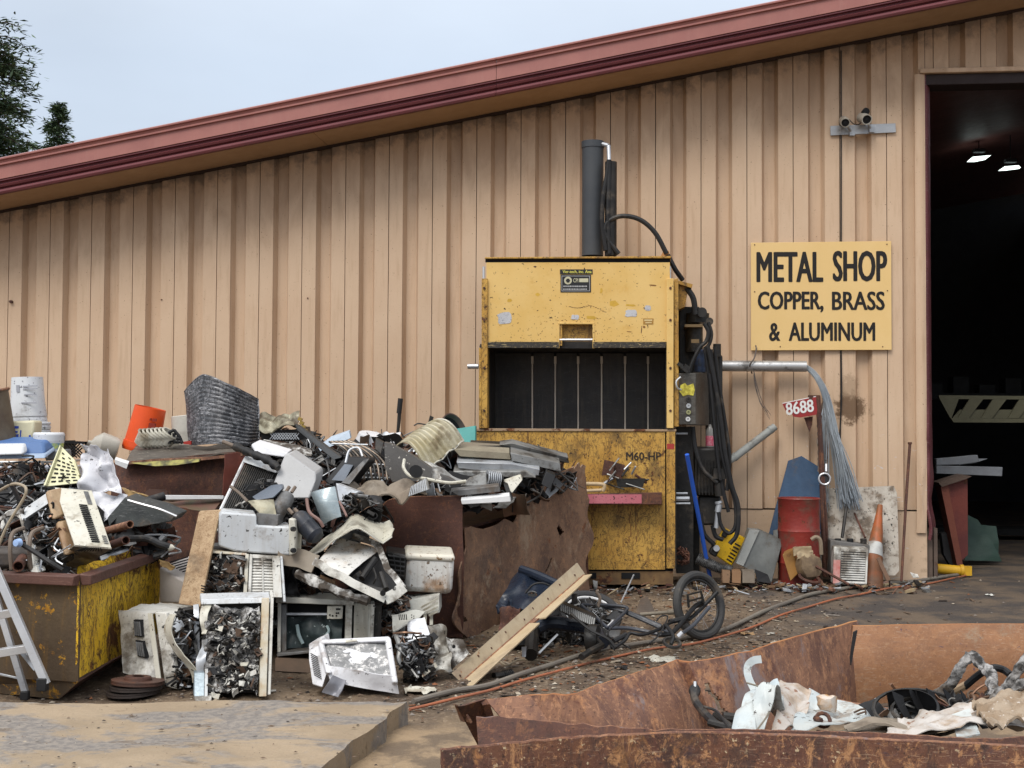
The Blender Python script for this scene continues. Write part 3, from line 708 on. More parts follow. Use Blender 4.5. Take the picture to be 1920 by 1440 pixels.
# grit, chips and fragments trodden into the dirt
rg = random.Random(11)
mb = MB(); gm = [mat('pebble_brown', (.16, .11, .075), (.09, .06, .04), mixs=20, rough=.8, bump=0), mat('pebble_grey', (.22, .19, .165), rough=.8, bump=0), mat('chip_pale', (.30, .24, .17), (.42, .37, .3), mixs=15, rough=.7, bump=0), mat('chip_dark', (.03, .022, .018), rough=.7, bump=0), mat('chip_rust', (.2, .075, .03), rough=.7, bump=0)]
for k in range(13000):
    y = rg.uniform(6.8, 12.2); x = rg.uniform(-.4, .42) * y
    if rg.random() < .35: y = rg.uniform(7.4, 11.0); x = rg.uniform(-.05, .22) * y
    if x > 2.6 and rg.random() < .85: continue
    s = .004 + .017 * rg.random() ** 3.5; mb.mi = rg.choice((0, 0, 0, 0, 1, 1, 2, 3, 3, 4)); c = V((x, y, gz(x, y) + s * .3))
    h = [V((rg.uniform(.5, 1.6), rg.uniform(-.3, .3), 0)), V((rg.uniform(-.3, .3), rg.uniform(.5, 1.2), 0)), V((-rg.uniform(.5, 1.6), 0, 0)), V((0, -rg.uniform(.5, 1.2), 0)), V((0, 0, rg.uniform(.3, .7))), V((0, 0, -.5))]
    a = rg.random() * 6.28; ca, sa = math.cos(a), math.sin(a)
    mb.add([c + V((q.x * ca - q.y * sa, q.x * sa + q.y * ca, q.z)) * s for q in h], [[0, 1, 4], [1, 2, 4], [2, 3, 4], [3, 0, 4]], False)
struct('gravel', mb, gm, 'stuff')
# slivers: bark, plastic, torn foil
mb = MB()
for k in range(700):
    y = rg.uniform(7.0, 12.0); x = rg.uniform(-.1, .36) * y; s = .012 + .05 * rg.random() ** 3; mb.mi = rg.choice((0, 0, 0, 1, 2, 3, 3, 4))
    c = V((x, y, gz(x, y) + .004)); a = rg.random() * 6.28; d = V((math.cos(a), math.sin(a), rg.uniform(-.05, .25))) * s; e_ = V((-math.sin(a), math.cos(a), rg.uniform(0, .2))) * s * rg.uniform(.15, .5)
    mb.prism([c - d - e_, c + d - e_ * .6, c + d * .8 + e_, c - d * .7 + e_ * .8], V((0, 0, .002 + s * .06)))
struct('debris', mb, gm, 'stuff')

# ============================================================ the baler
WB = 1.05
def Bp(x, y, d=0): return W(x, y, WB - d)
def bslab(mb, pts, d0=0.0, th=.05):
    return mb.prism([Bp(x, y, d0) for x, y in pts], -WN * th)
def brect(mb, x0, y0, x1, y1, d0=0.0, th=.05): return bslab(mb, [(x0, y0), (x1, y0), (x1, y1), (x0, y1)], d0, th)
t = Thing('baler', 'tall worn yellow vertical scrap baler with black ram cylinder against wall', 'baler')
mb = MB(); brect(mb, 912, 492, 1256, 606, 0, .06); 
bslab(mb, [(912, 606), (1049, 606), (1049, 641), (912, 641)], 0, .06); bslab(mb, [(1111, 606), (1256, 606), (1256, 641), (1111, 641)], 0, .06)
d = t.add('upper_door', mb, yel_up)
mb = MB(); brect(mb, 1049, 607, 1111, 648, .075, .02); mb.hexa([Bp(1049, 607, 0), Bp(1054, 607, 0), Bp(1054, 648, 0), Bp(1049, 648, 0)], [Bp(1049, 607, .08), Bp(1054, 607, .08), Bp(1054, 648, .08), Bp(1049, 648, .08)])
t.add('handle_recess', mb, yel_lo, sub=d)
mb = MB(); mb.tube([Bp(1049, 637, .01), Bp(1111, 637, .01)], .012, 10); t.add('handle_bar', mb, alu_b, sub=d)
mb = MB(); bslab(mb, [(910, 641.5), (1048, 641.5), (1048, 652), (910, 652)], -.012, .05); bslab(mb, [(1112, 641.5), (1248, 641.5), (1248, 652), (1112, 652)], -.012, .05)
t.add('rubbing_strip', mb, mat('striped_wear', (.04, .035, .03), (.035, .03, .025), rough=.6, scratch=.9, scratchcol=(.55, .42, .2), bump=.3), sub=d)
mb = MB(); bslab(mb, [(1046, 604), (1114, 604), (1114, 608), (1046, 608)], -.008, .03); brect(mb, 1045, 608, 1049, 653, -.008, .03); brect(mb, 1111, 608, 1115, 653, -.008, .03); t.add('recess_rim', mb, yel_up, sub=d, bevel=.003)
mb = MB(); brect(mb, 910, 484.5, 1256, 491.5, .012, .05); t.add('top_gap', mb, black_m)
mb = MB(); mb.prism([Bp(909, 482, -.02), Bp(1258, 480, -.02), Bp(1258, 484, -.02), Bp(909, 485, -.02)], -WN * .9); t.add('top_plate', mb, yel_lo, bevel=.003)
mb = MB(); brect(mb, 903, 522, 914, 803, -.03, .12); brect(mb, 898, 652, 903, 803, -.03, .12); t.add('door_rail', mb, yel_lo, bevel=.004)
mb = MB(); brect(mb, 1250, 522, 1263, 803, -.035, .12); t.add('door_rail', mb, yel_up, bevel=.004)
mb = MB(); mb.prism([Bp(1264, 522, 0), Bp(1272, 522, .0), Bp(1273, 800, .0), Bp(1264, 800, 0)], -WN * .85); t.add('side_frame', mb, yel_lo, bevel=.004)
for x in (907, 1256):
    mb = MB(); mb.tube([Bp(x, 500, .02), Bp(x, 523, .02)], .012, 8); t.add('guide_rod', mb, alu_b)
# chamber
iron = mat('scuffed_black_iron', (.032, .031, .031), (.045, .04, .037), mixs=5, rough=.5, metal=.3, scratch=.25, scratchcol=(.12, .12, .13), streak=.4, streakcol=(.09, .075, .06), bump=.2)
mb = MB(); brect(mb, 900, 645, 1262, 812, .78, .06); t.add('chamber_back', mb, iron)
mb = MB(); mb.prism([Bp(899, 648, .1), Bp(914, 648, .1), Bp(914, 806, .1), Bp(899, 806, .1)], -WN * .68); t.add('chamber_side', mb, iron)
mb = MB(); mb.prism([Bp(1248, 648, .1), Bp(1262, 648, .1), Bp(1262, 806, .1), Bp(1248, 806, .1)], -WN * .68); t.add('chamber_side', mb, iron)
mb = MB(); mb.prism([Bp(914, 653, .06), Bp(1248, 653, .06), Bp(1248, 640, .06), Bp(914, 640, .06)], -WN * .7); t.add('ram_platen', mb, iron)
xe = [926, 998, 1041, 1084, 1128, 1172, 1215, 1262]
for k in range(7):
    mb = MB(); brect(mb, xe[k] + 1.8, 662, xe[k + 1] - 1.8, 812, .70, .06); t.add('slot_plate', mb, iron, bevel=.003)
for k in range(1, 7):
    mb = MB(); brect(mb, xe[k] - 2.2, 668, xe[k] + 2.2, 682, .69, .03); brect(mb, xe[k] - 1.4, 682, xe[k] + 1.4, 806, .695, .03); t.add('slot_light', mb, mat('pale_slot_metal', (.62, .54, .45), rough=.5))
# lower body
mb = MB(); brect(mb, 893, 808, 1247, 955, 0, .08); brect(mb, 896, 955, 1247, 1068, 0, .08); ld = t.add('lower_door', mb, yel_lo)
mb = MB(); mb.prism([Bp(893, 803, -.012), Bp(1268, 805, -.012), Bp(1268, 809, -.012), Bp(893, 808, -.012)], -WN * .1); t.add('sill', mb, mat('sill_steel', (.35, .24, .15), rough=.5, rust=.4), bevel=.002)
mb = MB(); brect(mb, 1249.5, 809, 1266, 1066, -.01, .09); t.add('corner_post', mb, yel_lo, bevel=.004)
mb = MB(); brect(mb, 1247, 809, 1249.5, 1066, .02, .05); brect(mb, 1100, 1066, 1262, 1071, .03, .1); t.add('door_gap', mb, black_m)
mb = MB(); mb.prism([Bp(1264, 812, 0), Bp(1268, 812, 0), Bp(1268, 1066, 0), Bp(1264, 1066, 0)], -WN * .85); t.add('side_skin', mb, grease)
mb = MB(); brect(mb, 989, 809, 990.5, 900, -.006, .02); t.add('weld_line', mb, rust_dark)
mb = MB(); brect(mb, 1250.5, 832, 1264, 842, -.012, .01); t.add('red_tape', mb, mat('red_tape', (.35, .04, .03), rough=.5))
mb = MB(); mb.hexa([Bp(1075, 926, -.20), Bp(1241, 923, -.20), Bp(1241, 946, -.20), Bp(1075, 946, -.20)], [Bp(1075, 926, 0), Bp(1241, 923, 0), Bp(1241, 946, 0), Bp(1075, 946, 0)])
sh = t.add('tray_shelf', mb, rust_dark, bevel=.004)
mb = MB(); brect(mb, 1075, 927, 1203, 944, -.204, .003); t.add('pink_tape', mb, mat('pink_paint', (.50, .16, .19), (.42, .11, .14), rough=.5, speck=.6, ssc=50), sub=sh)
mb = MB(); bslab(mb, [(1090, 1071), (1262, 1071), (1262, 1096), (1090, 1096)], .02, .85); fb = t.add('fork_base', mb, mat('base_rust', (.12, .07, .035), (.2, .12, .05), mixs=6, rough=.7, rust=.4))
for a, b in ((1108, 1118), (1165, 1200)):
    mb = MB(); brect(mb, a, 1074, b, 1085, .012, .02); t.add('fork_slot', mb, black_m, sub=fb)
# labels on the door
mb = MB(); brect(mb, 1051, 515, 1108, 548, -.004, .006); pl = t.add('name_plate', mb, mat('plate_black', (.02, .02, .022), rough=.4, bump=0))
mb = MB(); brect(mb, 1050, 505, 1111, 514, -.005, .006); t.add('name_strip', mb, _mc['plate_black'])
pw = mat('plate_print', (.55, .52, .36), rough=.5, bump=0); py_ = mat('plate_yellow', (.65, .6, .12), rough=.5, bump=0); pg = mat('plate_grey', (.4, .4, .4), rough=.5, bump=0)
def btxt(s, x0, y0, x1, y1, m, bold=.02, d=-.0065, name='lettering', sub=None):
    mb = MB(); a = Bp(x0, y1, d); b = Bp(x1, y1, d); c = Bp(x0, y0, d); text_mb(mb, s, a, (b - a).normalized(), UP, (b - a).length, (c - a).length, bold, th=.0006); t.add(name, mb, m, sub=sub)
btxt('Ver-tech, inc. Ana', 1055, 506.5, 1109, 513, py_, .03)
btxt('CPI', 1075, 522, 1084, 529.5, pw, .02, sub=pl)
mb = MB(); brect(mb, 1086, 522, 1103, 529, -.0055, .003); t.add('white_block', mb, pw, sub=pl)
mb = MB(); q = Bp(1065, 526, -.006); mb.tube([q, q + WN * .001], .035, 16); t.add('emblem', mb, pw, sub=pl)
mb = MB(); q = Bp(1065, 526, -.0085); mb.tube([q, q + WN * .001], .02, 6); t.add('emblem_center', mb, _mc['plate_black'], sub=pl)
for y in (535.5, 541):
    mb = MB()
    x = 1056
    while x < 1101: w_ = rnd.uniform(1.2, 3.5); brect(mb, x, y, min(x + w_, 1102), y + 2.6, -.0055, .002); x += w_ + .8
    t.add('fine_print', mb, pg, sub=pl, stuff=True)
mb = MB()
for a in ((1053, 517, 1106, 518), (1053, 545, 1106, 546), (1053, 518, 1054, 545), (1105, 518, 1106, 545)): brect(mb, *a, -.0055, .002)
t.add('plate_border', mb, pg, sub=pl)
for x0, y0, x1, y1, m in ((933, 586, 959, 607, 'sticker_pale'), (1173, 580, 1194, 594, 'sticker_pale'), (1071, 590, 1085, 599, 'sticker_pale'), (1209, 572, 1220, 582, 'sticker_pale')):
    mb = MB(); n_ = 12; cx, cy = (x0 + x1) / 2, (y0 + y1) / 2
    bslab(mb, [(cx + (x1 - x0) / 2 * (1.0 + .15 * rnd.uniform(-1, 1)) * max(-1, min(1, 1.3 * math.cos(k * 6.283 / n_))), cy + (y1 - y0) / 2 * (1 + .15 * rnd.uniform(-1, 1)) * max(-1, min(1, 1.3 * math.sin(k * 6.283 / n_)))) for k in range(n_)][::-1], -.003, .003)
    t.add('torn_sticker', mb, mat(m, (.52, .52, .54), rough=.5, speck=.7, speckcol=(.15, .15, .2), ssc=90))
mb = MB(); brect(mb, 1206, 597, 1225, 608, -.003, .003); t.add('small_label', mb, mat('label_orange', (.38, .2, .04), rough=.5))
mb = MB(); brect(mb, 1208, 599, 1223, 602, -.0045, .001); brect(mb, 1210, 604, 1222, 606, -.0045, .001); t.add('label_print', mb, mat('label_p2', (.65, .5, .25), rough=.5))
btxt('M60-HP', 1174, 848, 1239, 863, mat('stencil_black', (.03, .02, .015), rough=.6, speck=.4, speckcol=(.5, .3, .06), ssc=60), .03, -.003, name='stencil')
rc_ = random.Random(77); mb = MB()
def chip(x, y, w, h, a, mi):
    n = rc_.choice((5, 6, 7)); mb.mi = mi; pts = []
    for k in range(n):
        q = -k * 6.283 / n; r = rc_.uniform(.55, 1.1); u, v = math.cos(q) * w * r, math.sin(q) * h * r
        pts.append((x + u * math.cos(a) - v * math.sin(a), y + u * math.sin(a) + v * math.cos(a)))
    bslab(mb, pts, -.0006 - .0003 * rc_.random(), .0006)
for _ in range(150): chip(930 + 310 * rc_.random(), 640 - 75 * rc_.random() ** 1.8, rc_.uniform(.5, 2.2), rc_.uniform(.3, .8), rc_.uniform(-1.5, 1.5), rc_.choice((0, 0, 1)))
for _ in range(40): chip(1085 + rc_.gauss(0, 34), 601 + rc_.gauss(0, 6), rc_.uniform(1, 3), rc_.uniform(.4, 1), rc_.uniform(-.5, .5), rc_.choice((0, 1)))
for k in range(16): chip(1069 + k * 4.4, 575 + 2.5 * math.sin(k * .5) + (max(0, k - 8) * 1.1), 3.2, .7, .12, 0)
for x, y, w, h, m_ in ((1150, 570, 11, 9, 2), (955, 563, 6, 4, 2), (1007, 552, 6, 4, 2), (1128, 545, 3, 8, 2), (1225, 535, 9, 1.6, 1), (1185, 573, 14, 3, 2), (1110, 596, 12, 4, 2), (1003, 500, 3, 2, 0), (1172, 564, 4, .8, 0), (1180, 622, 7, 1.2, 1), (1203, 618, 1, 8, 0), (1208, 613, 3, 3.5, 1)): chip(x, y, w, h, .1, m_)
t.add('paint_chips', mb, [_mc['dark_rust'], mat('brown_scrape', (.22, .1, .03), rough=.6), mat('bare_yellow', (.60, .36, .05), rough=.5)], sub=d, stuff=True)
mb = MB()
for _ in range(170): chip(900 + 345 * rc_.random(), 812 + 250 * rc_.random() ** 1.2, rc_.uniform(.8, 4), rc_.uniform(.3, 1.2), rc_.choice((rc_.uniform(-.4, .4), 1.57)), rc_.choice((0, 0, 1)))
for _ in range(26): chip(1105 + 140 * rc_.random(), rc_.choice((860, 950, 1045)) + rc_.uniform(-12, 12), rc_.uniform(6, 16), rc_.uniform(.3, .6), rc_.choice((.05, -.05, 1.55)), rc_.choice((0, 1)))
for x in (1180, 1195, 1108): 
    for k in range(6): chip(x + rc_.uniform(-3, 3), 955 + k * 11, 1.4, 8, .03, 1)
t.add('paint_chips', mb, [_mc['dark_rust'], mat('brown_scrape', (.2, .1, .03))], sub=ld, stuff=True)
for x in (908, 1257):
    for y in (540, 600, 690, 770):
        mb = MB(); q = Bp(x, y, -.035); mb.lathe([(.012, 0), (.012, .008), (0, .009)], q, WN, 6); t.add('bolt_head', mb, rust_dark)
# ram cylinders
cyl = mat('cylinder_paint', (.045, .05, .058), (.055, .06, .066), rough=.45, bump=.03)
q0 = Bp(1111, 480, .45); q1 = Bp(1111, 266, .45); mb = MB(); mb.lathe([(.1, 0), (.1, (q1 - q0).z - .06), (.106, (q1 - q0).z - .06), (.106, (q1 - q0).z), (0, (q1 - q0).z)], q0, UP, 28); t.add('main_cylinder', mb, cyl)
q0 = Bp(1145, 480, .35); q1 = Bp(1145, 304, .35); h = (q1 - q0).z; mb = MB(); mb.lathe([(.055, 0), (.055, h), (0, h)], q0, UP, 18); t.add('side_cylinder', mb, grease)
mb = MB(); a = Bp(1130, 270, .4); b = Bp(1141, 273, .36); mb.tube([a, b], .02, 8); mb.tube([b, Bp(1142, 300, .34)], .018, 8); t.add('elbow_fitting', mb, alu_b)
for pts in ([(1142, 300), (1138, 330), (1131, 370), (1129, 420), (1136, 470)], [(1143, 302), (1142, 340), (1140, 400), (1143, 476)], [(1160, 476), (1140, 450), (1134, 432), (1142, 414), (1168, 405), (1200, 412), (1228, 436), (1250, 476)]):
    mb = MB(); mb.tube(smooth([Bp(x, y, .3) for x, y in pts], 6), .022, 8); t.add('hydraulic_hose', mb, rub)
mb = MB(); mb.prism([Bp(1243, 472, .3), Bp(1254, 470, .3), Bp(1256, 482, .3), Bp(1238, 482, .3)], -WN * .06); t.add('hose_clamp', mb, mat('clamp_orange', (.42, .2, .07), rough=.6, rust=.4))
mb = MB(); mb.tube(smooth([Bp(1252, 478, .3), Bp(1266, 505, .3), Bp(1280, 525, .35)], 4), .022, 8); mb2 = mb; t.add('hydraulic_hose', mb, rub)
mb = MB(); mb.tube([Bp(877, 687, .3), Bp(897, 687, .3)], .024, 12); t.add('ejector_rod', mb, alu_b)
# side machinery
mb = MB(); mb.prism([Bp(1273, 530, .25), Bp(1288, 534, .25), Bp(1290, 545, .25), Bp(1284, 575, .25), Bp(1273, 580, .25)], -WN * .2); mb.prism([Bp(1272, 526, .2), Bp(1299, 533, .2), Bp(1297, 540, .2), Bp(1272, 532, .2)], -WN * .3); t.add('yellow_bracket', mb, yel_lo)
def cyl2(x0, x1, y0, y1, d, m, name, taper=1.0, seg=20):
    a = Bp((x0 + x1) / 2, y1, d); b = Bp((x0 + x1) / 2, y0, d); r = (Bp(x1, y1, d) - Bp(x0, y1, d)).length / 2; mb = MB(); H = (b - a).length
    mb.lathe([(0, 0), (r, 0), (r, H * .93), (r * taper, H), (0, H)], a, (b - a), seg); t.add(name, mb, m)
mb = MB(); brect(mb, 1273, 575, 1312, 700, .5, .15); t.add('backing_plate', mb, grease, bevel=.01)
cyl2(1285, 1318, 612, 660, .4, grease, 'valve_body'); 
mb = MB(); brect(mb, 1296, 636, 1311, 643, .17, .01); brect(mb, 1284, 608, 1318, 613, .2, .3); t.add('valve_plate', mb, mat('oily_brass', (.2, .13, .06), rough=.5))
cyl2(1286, 1330, 588, 606, .45, grease, 'pump_cap'); cyl2(1297, 1306, 565, 590, .4, grease, 'riser')
mb = MB(); mb.lathe([(0, 0), (.045, 0), (.045, .03), (0, .03)], Bp(1316, 586, .3), WN, 16); mb.lathe([(0, 0), (.035, 0), (.035, .03), (0, .03)], Bp(1330, 603, .3), WN, 12); t.add('gauge', mb, grease)
cyl2(1302, 1325, 655, 698, .3, mat('blue_filter', (.02, .035, .075), (.012, .014, .02), mixs=20, rough=.35, dirt=.3), 'oil_filter', .6)
mb = MB(); brect(mb, 1325, 665, 1355, 860, .55, .25); t.add('oil_tank', mb, grease, bevel=.02)
cyl2(1337, 1352, 645, 668, .5, grease, 'filler_cap')
cb = mat('control_box_grey', (.10, .095, .085), (.05, .045, .04), mixs=7, rough=.4, metal=.3, dirt=.4, scratch=.4, scratchcol=(.25, .24, .22))
mb = MB(); mb.hexa([Bp(1273, 700, 0), Bp(1304, 700, 0), Bp(1305, 796, 0), Bp(1273, 796, 0)], [Bp(1275, 700, .12), Bp(1328, 697, .45), Bp(1330, 798, .45), Bp(1275, 796, .12)]); k = t.add('control_box', mb, cb, bevel=.004)
mb = MB()
bslab(mb, [(1276, 722), (1284, 718), (1289, 723), (1300, 719), (1303, 731), (1300, 742), (1290, 740), (1281, 743), (1274, 734)], -.004, .004); t.add('warning_sticker', mb, mat('warn_yellow', (.62, .55, .08), (.3, .25, .03), mixs=30, rough=.5), sub=k)
for i, y in enumerate((749, 761, 773, 786)):
    mb = MB(); q = Bp(1291 - (i == 3), y, -.004); mb.lathe([(.009, .012), (.02, .012), (.022, 0)], q, WN, 14); mb.lathe([(0, .004), (.010, .004)], q, WN, 12); t.add('push_button', mb, [grease, galv, mat('dull_brass', (.3, .3, .15), rough=.4), mat('ring_white', (.6, .6, .6), rough=.4)][i], sub=k)
mb = MB(); mb.tube(smooth([Bp(1276, 707, -.03), Bp(1268, 715, -.05), Bp(1270, 727, -.05), Bp(1277, 731, -.03)], 5), .009, 6); t.add('lever_loop', mb, alu_b)
mb = MB(); 
for x, y in ((1275, 684), (1281, 690), (1285, 694), (1288, 688)): mb.box(Bp(x, y, -.02), (.05, .03, .03), Matrix.Rotation(.6, 3, 'Y'))
t.add('limit_switch', mb, grease)
# motor with fins and bottle
mb = MB(); brect(mb, 1302, 838, 1360, 930, .25, .35); mk = t.add('motor', mb, grease, bevel=.03)
for k in range(9):
    mb = MB(); brect(mb, 1304 + k * 6.2, 862, 1306 + k * 6.2, 928, .225, .03); t.add('cooling_fin', mb, grease, sub=mk)
mb = MB(); brect(mb, 1310, 930, 1352, 985, .3, .25); t.add('pump', mb, grease, bevel=.02)
mb = MB(); brect(mb, 1268, 800, 1300, 1075, .25, .1); mb2 = MB(); brect(mb2, 1290, 940, 1312, 1090, .5, .2); t.add('machine_leg', mb, grease); t.add('machine_leg', mb2, grease)
mb = MB(); a = Bp(1347, 905, .15); mb.tube([a, Bp(1349, 930, .15)], .04, 12); mb.box(Bp(1351, 888, .15), (.14, .1, .09)); t.add('hose_coupling', mb, grease)
mb = MB(); mb.tube([Bp(1349, 945, .12), Bp(1346, 960, .12)], .028, 12); mb.tube([Bp(1346, 960, .12), Bp(1343, 990, .12)], .022, 12); mb.tube([Bp(1347, 940, .12), Bp(1348, 944, .12)], .034, 12); t.add('quick_coupler', mb, galv)
mb = MB(); 
for y in (944, 935, 925, 813): mb = MB(); mb.tube([Bp(1266, y, .1), Bp(1288 + (y % 7), y, .12)], .01 + .012 * (y == 935), 8); t.add('bolt_rod', mb, galv)
mb = MB()
for k in range(30): q = Bp(1280 + rnd.uniform(-10, 9), 1042 + rnd.uniform(-14, 14), .08 + rnd.random() * .06); mb.tube(arcpts(q, .022, (rnd.uniform(-1, 1), rnd.uniform(-1, 1), rnd.uniform(-1, 1)), 0, 6.28, 7)[:-1], .006, 4, closed=True)
t.add('chain', mb, rust_dark, stuff=True)
rh = random.Random(5)
for pts, r, d in (([(1333, 655), (1336, 700), (1345, 760), (1352, 840), (1366, 900), (1378, 940), (1379, 985), (1366, 1000), (1352, 985), (1347, 960)], .017, .1),
                  ([(1322, 655), (1330, 710), (1338, 780), (1344, 850), (1356, 920), (1366, 960)], .017, .12), ([(1327, 650), (1340, 715), (1352, 790), (1360, 850), (1372, 910), (1384, 950), (1382, 1000), (1368, 1020)], .02, .08),
                  ([(1340, 650), (1347, 710), (1356, 770), (1366, 835), (1368, 870), (1363, 920)], .017, .13), ([(1320, 606), (1328, 622), (1324, 640), (1312, 652), (1298, 680), (1290, 705)], .018, .1), ([(1328, 604), (1334, 625), (1330, 645), (1320, 655)], .016, .12),
                  ([(1288, 540), (1300, 560), (1304, 590)], .026, .25), ([(1299, 800), (1304, 840), (1318, 880), (1345, 905)], .02, .12), ([(1336, 985), (1342, 1005), (1356, 1012)], .02, .15), ([(1313, 960), (1320, 1000), (1340, 1022)], .02, .2),
                  ([(1331, 700), (1339, 790), (1347, 870), (1351, 900)], .015, .09)):
    mb = MB(); mb.tube(smooth([Bp(x, y, d) for x, y in pts], 6), r, 8); t.add('hydraulic_hose', mb, rub)
t.done()
# bottle standing on the motor
t = Thing('drink_bottle', 'clear plastic bottle with pink label standing on black motor', 'bottle')
a = Bp(1331, 838, .35); mb = MB(); mb.lathe([(0, 0), (.036, 0), (.038, .06), (.038, .17), (.034, .21), (.018, .24), (.014, .25), (.014, .265), (0, .265)], a - V((0, 0, .06)), UP, 18); t.add('bottle_body', mb, mat('clear_plastic', (.32, .31, .29), rough=.15, bump=0))
mb = MB(); mb.lathe([(.039, .05), (.0395, .14), (.039, .141)], a - V((0, 0, .06)) + V((0, 0, .02)), UP, 18); t.add('bottle_label', mb, mat('pink_label', (.5, .05, .1), (.6, .25, .3), mixs=30, rough=.4)); t.done()
# scrap in the tray
t = Thing('tray_scrap', 'tangle of bent brackets, pipes and rods heaped on baler tray', 'scrap')
def tp(x, y, d=-.1): return Bp(x, y, d)
mb = MB(); mb.tube(smooth([tp(1090, 907, -.15), tp(1128, 908, -.15), tp(1133, 913, -.15), tp(1130, 921, -.15)], 4), .018, 10); mb.tube([tp(1090, 921, -.16), tp(1128, 919, -.16)], .015, 8); t.add('bent_pipe', mb, mat('pale_pipe', (.5, .37, .22), rough=.5))
mb = MB(); mb.prism([tp(1133, 862), tp(1152, 866), tp(1150, 890), tp(1128, 892)], -WN * .02); mb.prism([tp(1150, 866, -.06), tp(1172, 872, -.06), tp(1165, 900, -.06), tp(1140, 885, -.06)], -WN * .02); t.add('bracket', mb, rust_dark)
mb = MB(); mb.prism([tp(1155, 898, -.14), tp(1210, 897, -.14), tp(1205, 914, -.14), tp(1158, 914, -.14)], -WN * .06); t.add('box_section', mb, grease)
for k in range(14):
    mb = MB(); x, y = rh.uniform(1130, 1200), rh.uniform(880, 916); a = rh.uniform(-1.2, .7); l = rh.uniform(12, 38)
    mb.tube([tp(x, y, -.08 - .1 * rh.random()), tp(x + l * math.cos(a), min(922, y + l * math.sin(a)), -.08 - .1 * rh.random())], rh.uniform(.006, .012), 6); t.add('rod', mb, rh.choice((galv, rust_dark, grease, alu)))
t.done()

# ============================================================ clutter by the wall, right of the baler
mb = MB(); mb.tube([Bp(1288, 852, -.25), W(1331, 1082, .75)], .019, 10); one('blue_pole', 'bright blue pole leaning against the black baler machinery', 'pole', mb, mat('blue_plastic', (.03, .12, .55), (.03, .10, .48), rough=.4))
blue_st = mat('blue_steel', (.022, .06, .12), (.015, .04, .085), rough=.55, dirt=.25, bump=.2)
mb = MB(); mb.prism([W(1503, 855, .12), W(1540, 878, .12), W(1545, 1000, .35), W(1440, 1008, .4), W(1452, 960, .3), W(1474, 880, .14), W(1478, 864, .12)], -WN * .02)
one('blue_steel_plate', 'dark blue cut steel plate leaning behind the red drum', 'steel plate', mb, blue_st)
t = Thing('red_drum', 'small worn red steel drum standing between plate and post', 'drum')
c = W(1498, 1075, .62); c = V((c.x, c.y, .10)); top = W(1498, 933, .62).z; r = .185; H = top - c.z; prof = [(0, 0), (r, 0), (r, H * .28), (r + .007, H * .3), (r, H * .32), (r, H * .62), (r + .007, H * .645), (r, H * .67), (r, H - .02), (r + .008, H - .008), (r + .003, H), (r - .01, H), (r - .012, H - .03), (0, H - .03)]
mb = MB(); mb.lathe(prof, c, UP, 32); t.add('drum_shell', mb, mat('drum_red', (.26, .035, .025), (.19, .025, .02), mixs=3, rough=.4, rust=.32, dirt=.45, dirtcol=(.08, .05, .035), scratch=.3, scratchcol=(.3, .12, .09)))
mb = MB(); mb.lathe([(0, H - .024), (r - .014, H - .024)], c, UP, 32); t.add('drum_lid', mb, rust_dark); t.done()
mb = MB(); w_ = .3
mb.prism([W(1516, 921, .12), W(1525, 917, .12), W(1676, 911, .1), W(1682, 925, .12), W(1686, 1070, .35), W(1678, 1079, .36), W(1560, 1075, .38), W(1515, 1060, .36)], -WN * .02)
one('spattered_board', 'mud-spattered pale board leaning on wall behind orange cone', 'board', mb, mat('spatter_board', (.46, .42, .36), (.36, .32, .27), mixs=5, rough=.6, dirt=.55, dirtcol=(.08, .055, .035), dsc=6, speck=.6, ssc=30, bump=.3))
# cone
t = Thing('traffic_cone', 'dirty squashed orange traffic cone with one white band', 'traffic cone')
q0 = W(1632, 1086, .62); q0.z = .115; tip = W(1650, 948, .35); ax = tip - q0; hh = ax.length
cm = mat('cone_orange', (.28, .09, .035), (.17, .075, .035), mixs=5, rough=.55, dirt=.5, dirtcol=(.09, .055, .035)); cw = mat('cone_white', (.48, .48, .46), rough=.5, dirt=.5, dirtcol=(.15, .12, .1))
rr = lambda f: .105 * (1 - f) + .022 * f
for f0, f1, m, n_ in ((0, .40, cm, 'lower_cone'), (.40, .55, cw, 'white_band'), (.55, 1, mat('cone_orange_clean', (.40, .10, .03), (.22, .09, .035), mixs=6, rough=.5, dirt=.5, dirtcol=(.1, .06, .035)), 'upper_cone')):
    mb = MB(); mb.lathe([(rr(f0 + (f1 - f0) * k / 4) + (.002 if n_ == 'white_band' else 0), hh * (f0 + (f1 - f0) * k / 4)) for k in range(5)], q0, ax, 20)
    for v in mb.v: v += nv3(v, 9) * .01
    t.add(n_, mb, m)
mb = MB(); mb.sheet(lambda u, v: q0 + V(((u - .5) * .34, (v - .5) * .34, .012 + .03 * noise.noise(V((u * 3, v * 3, 1))))), 8, 8, .02); t.add('cone_base', mb, cm); t.done()
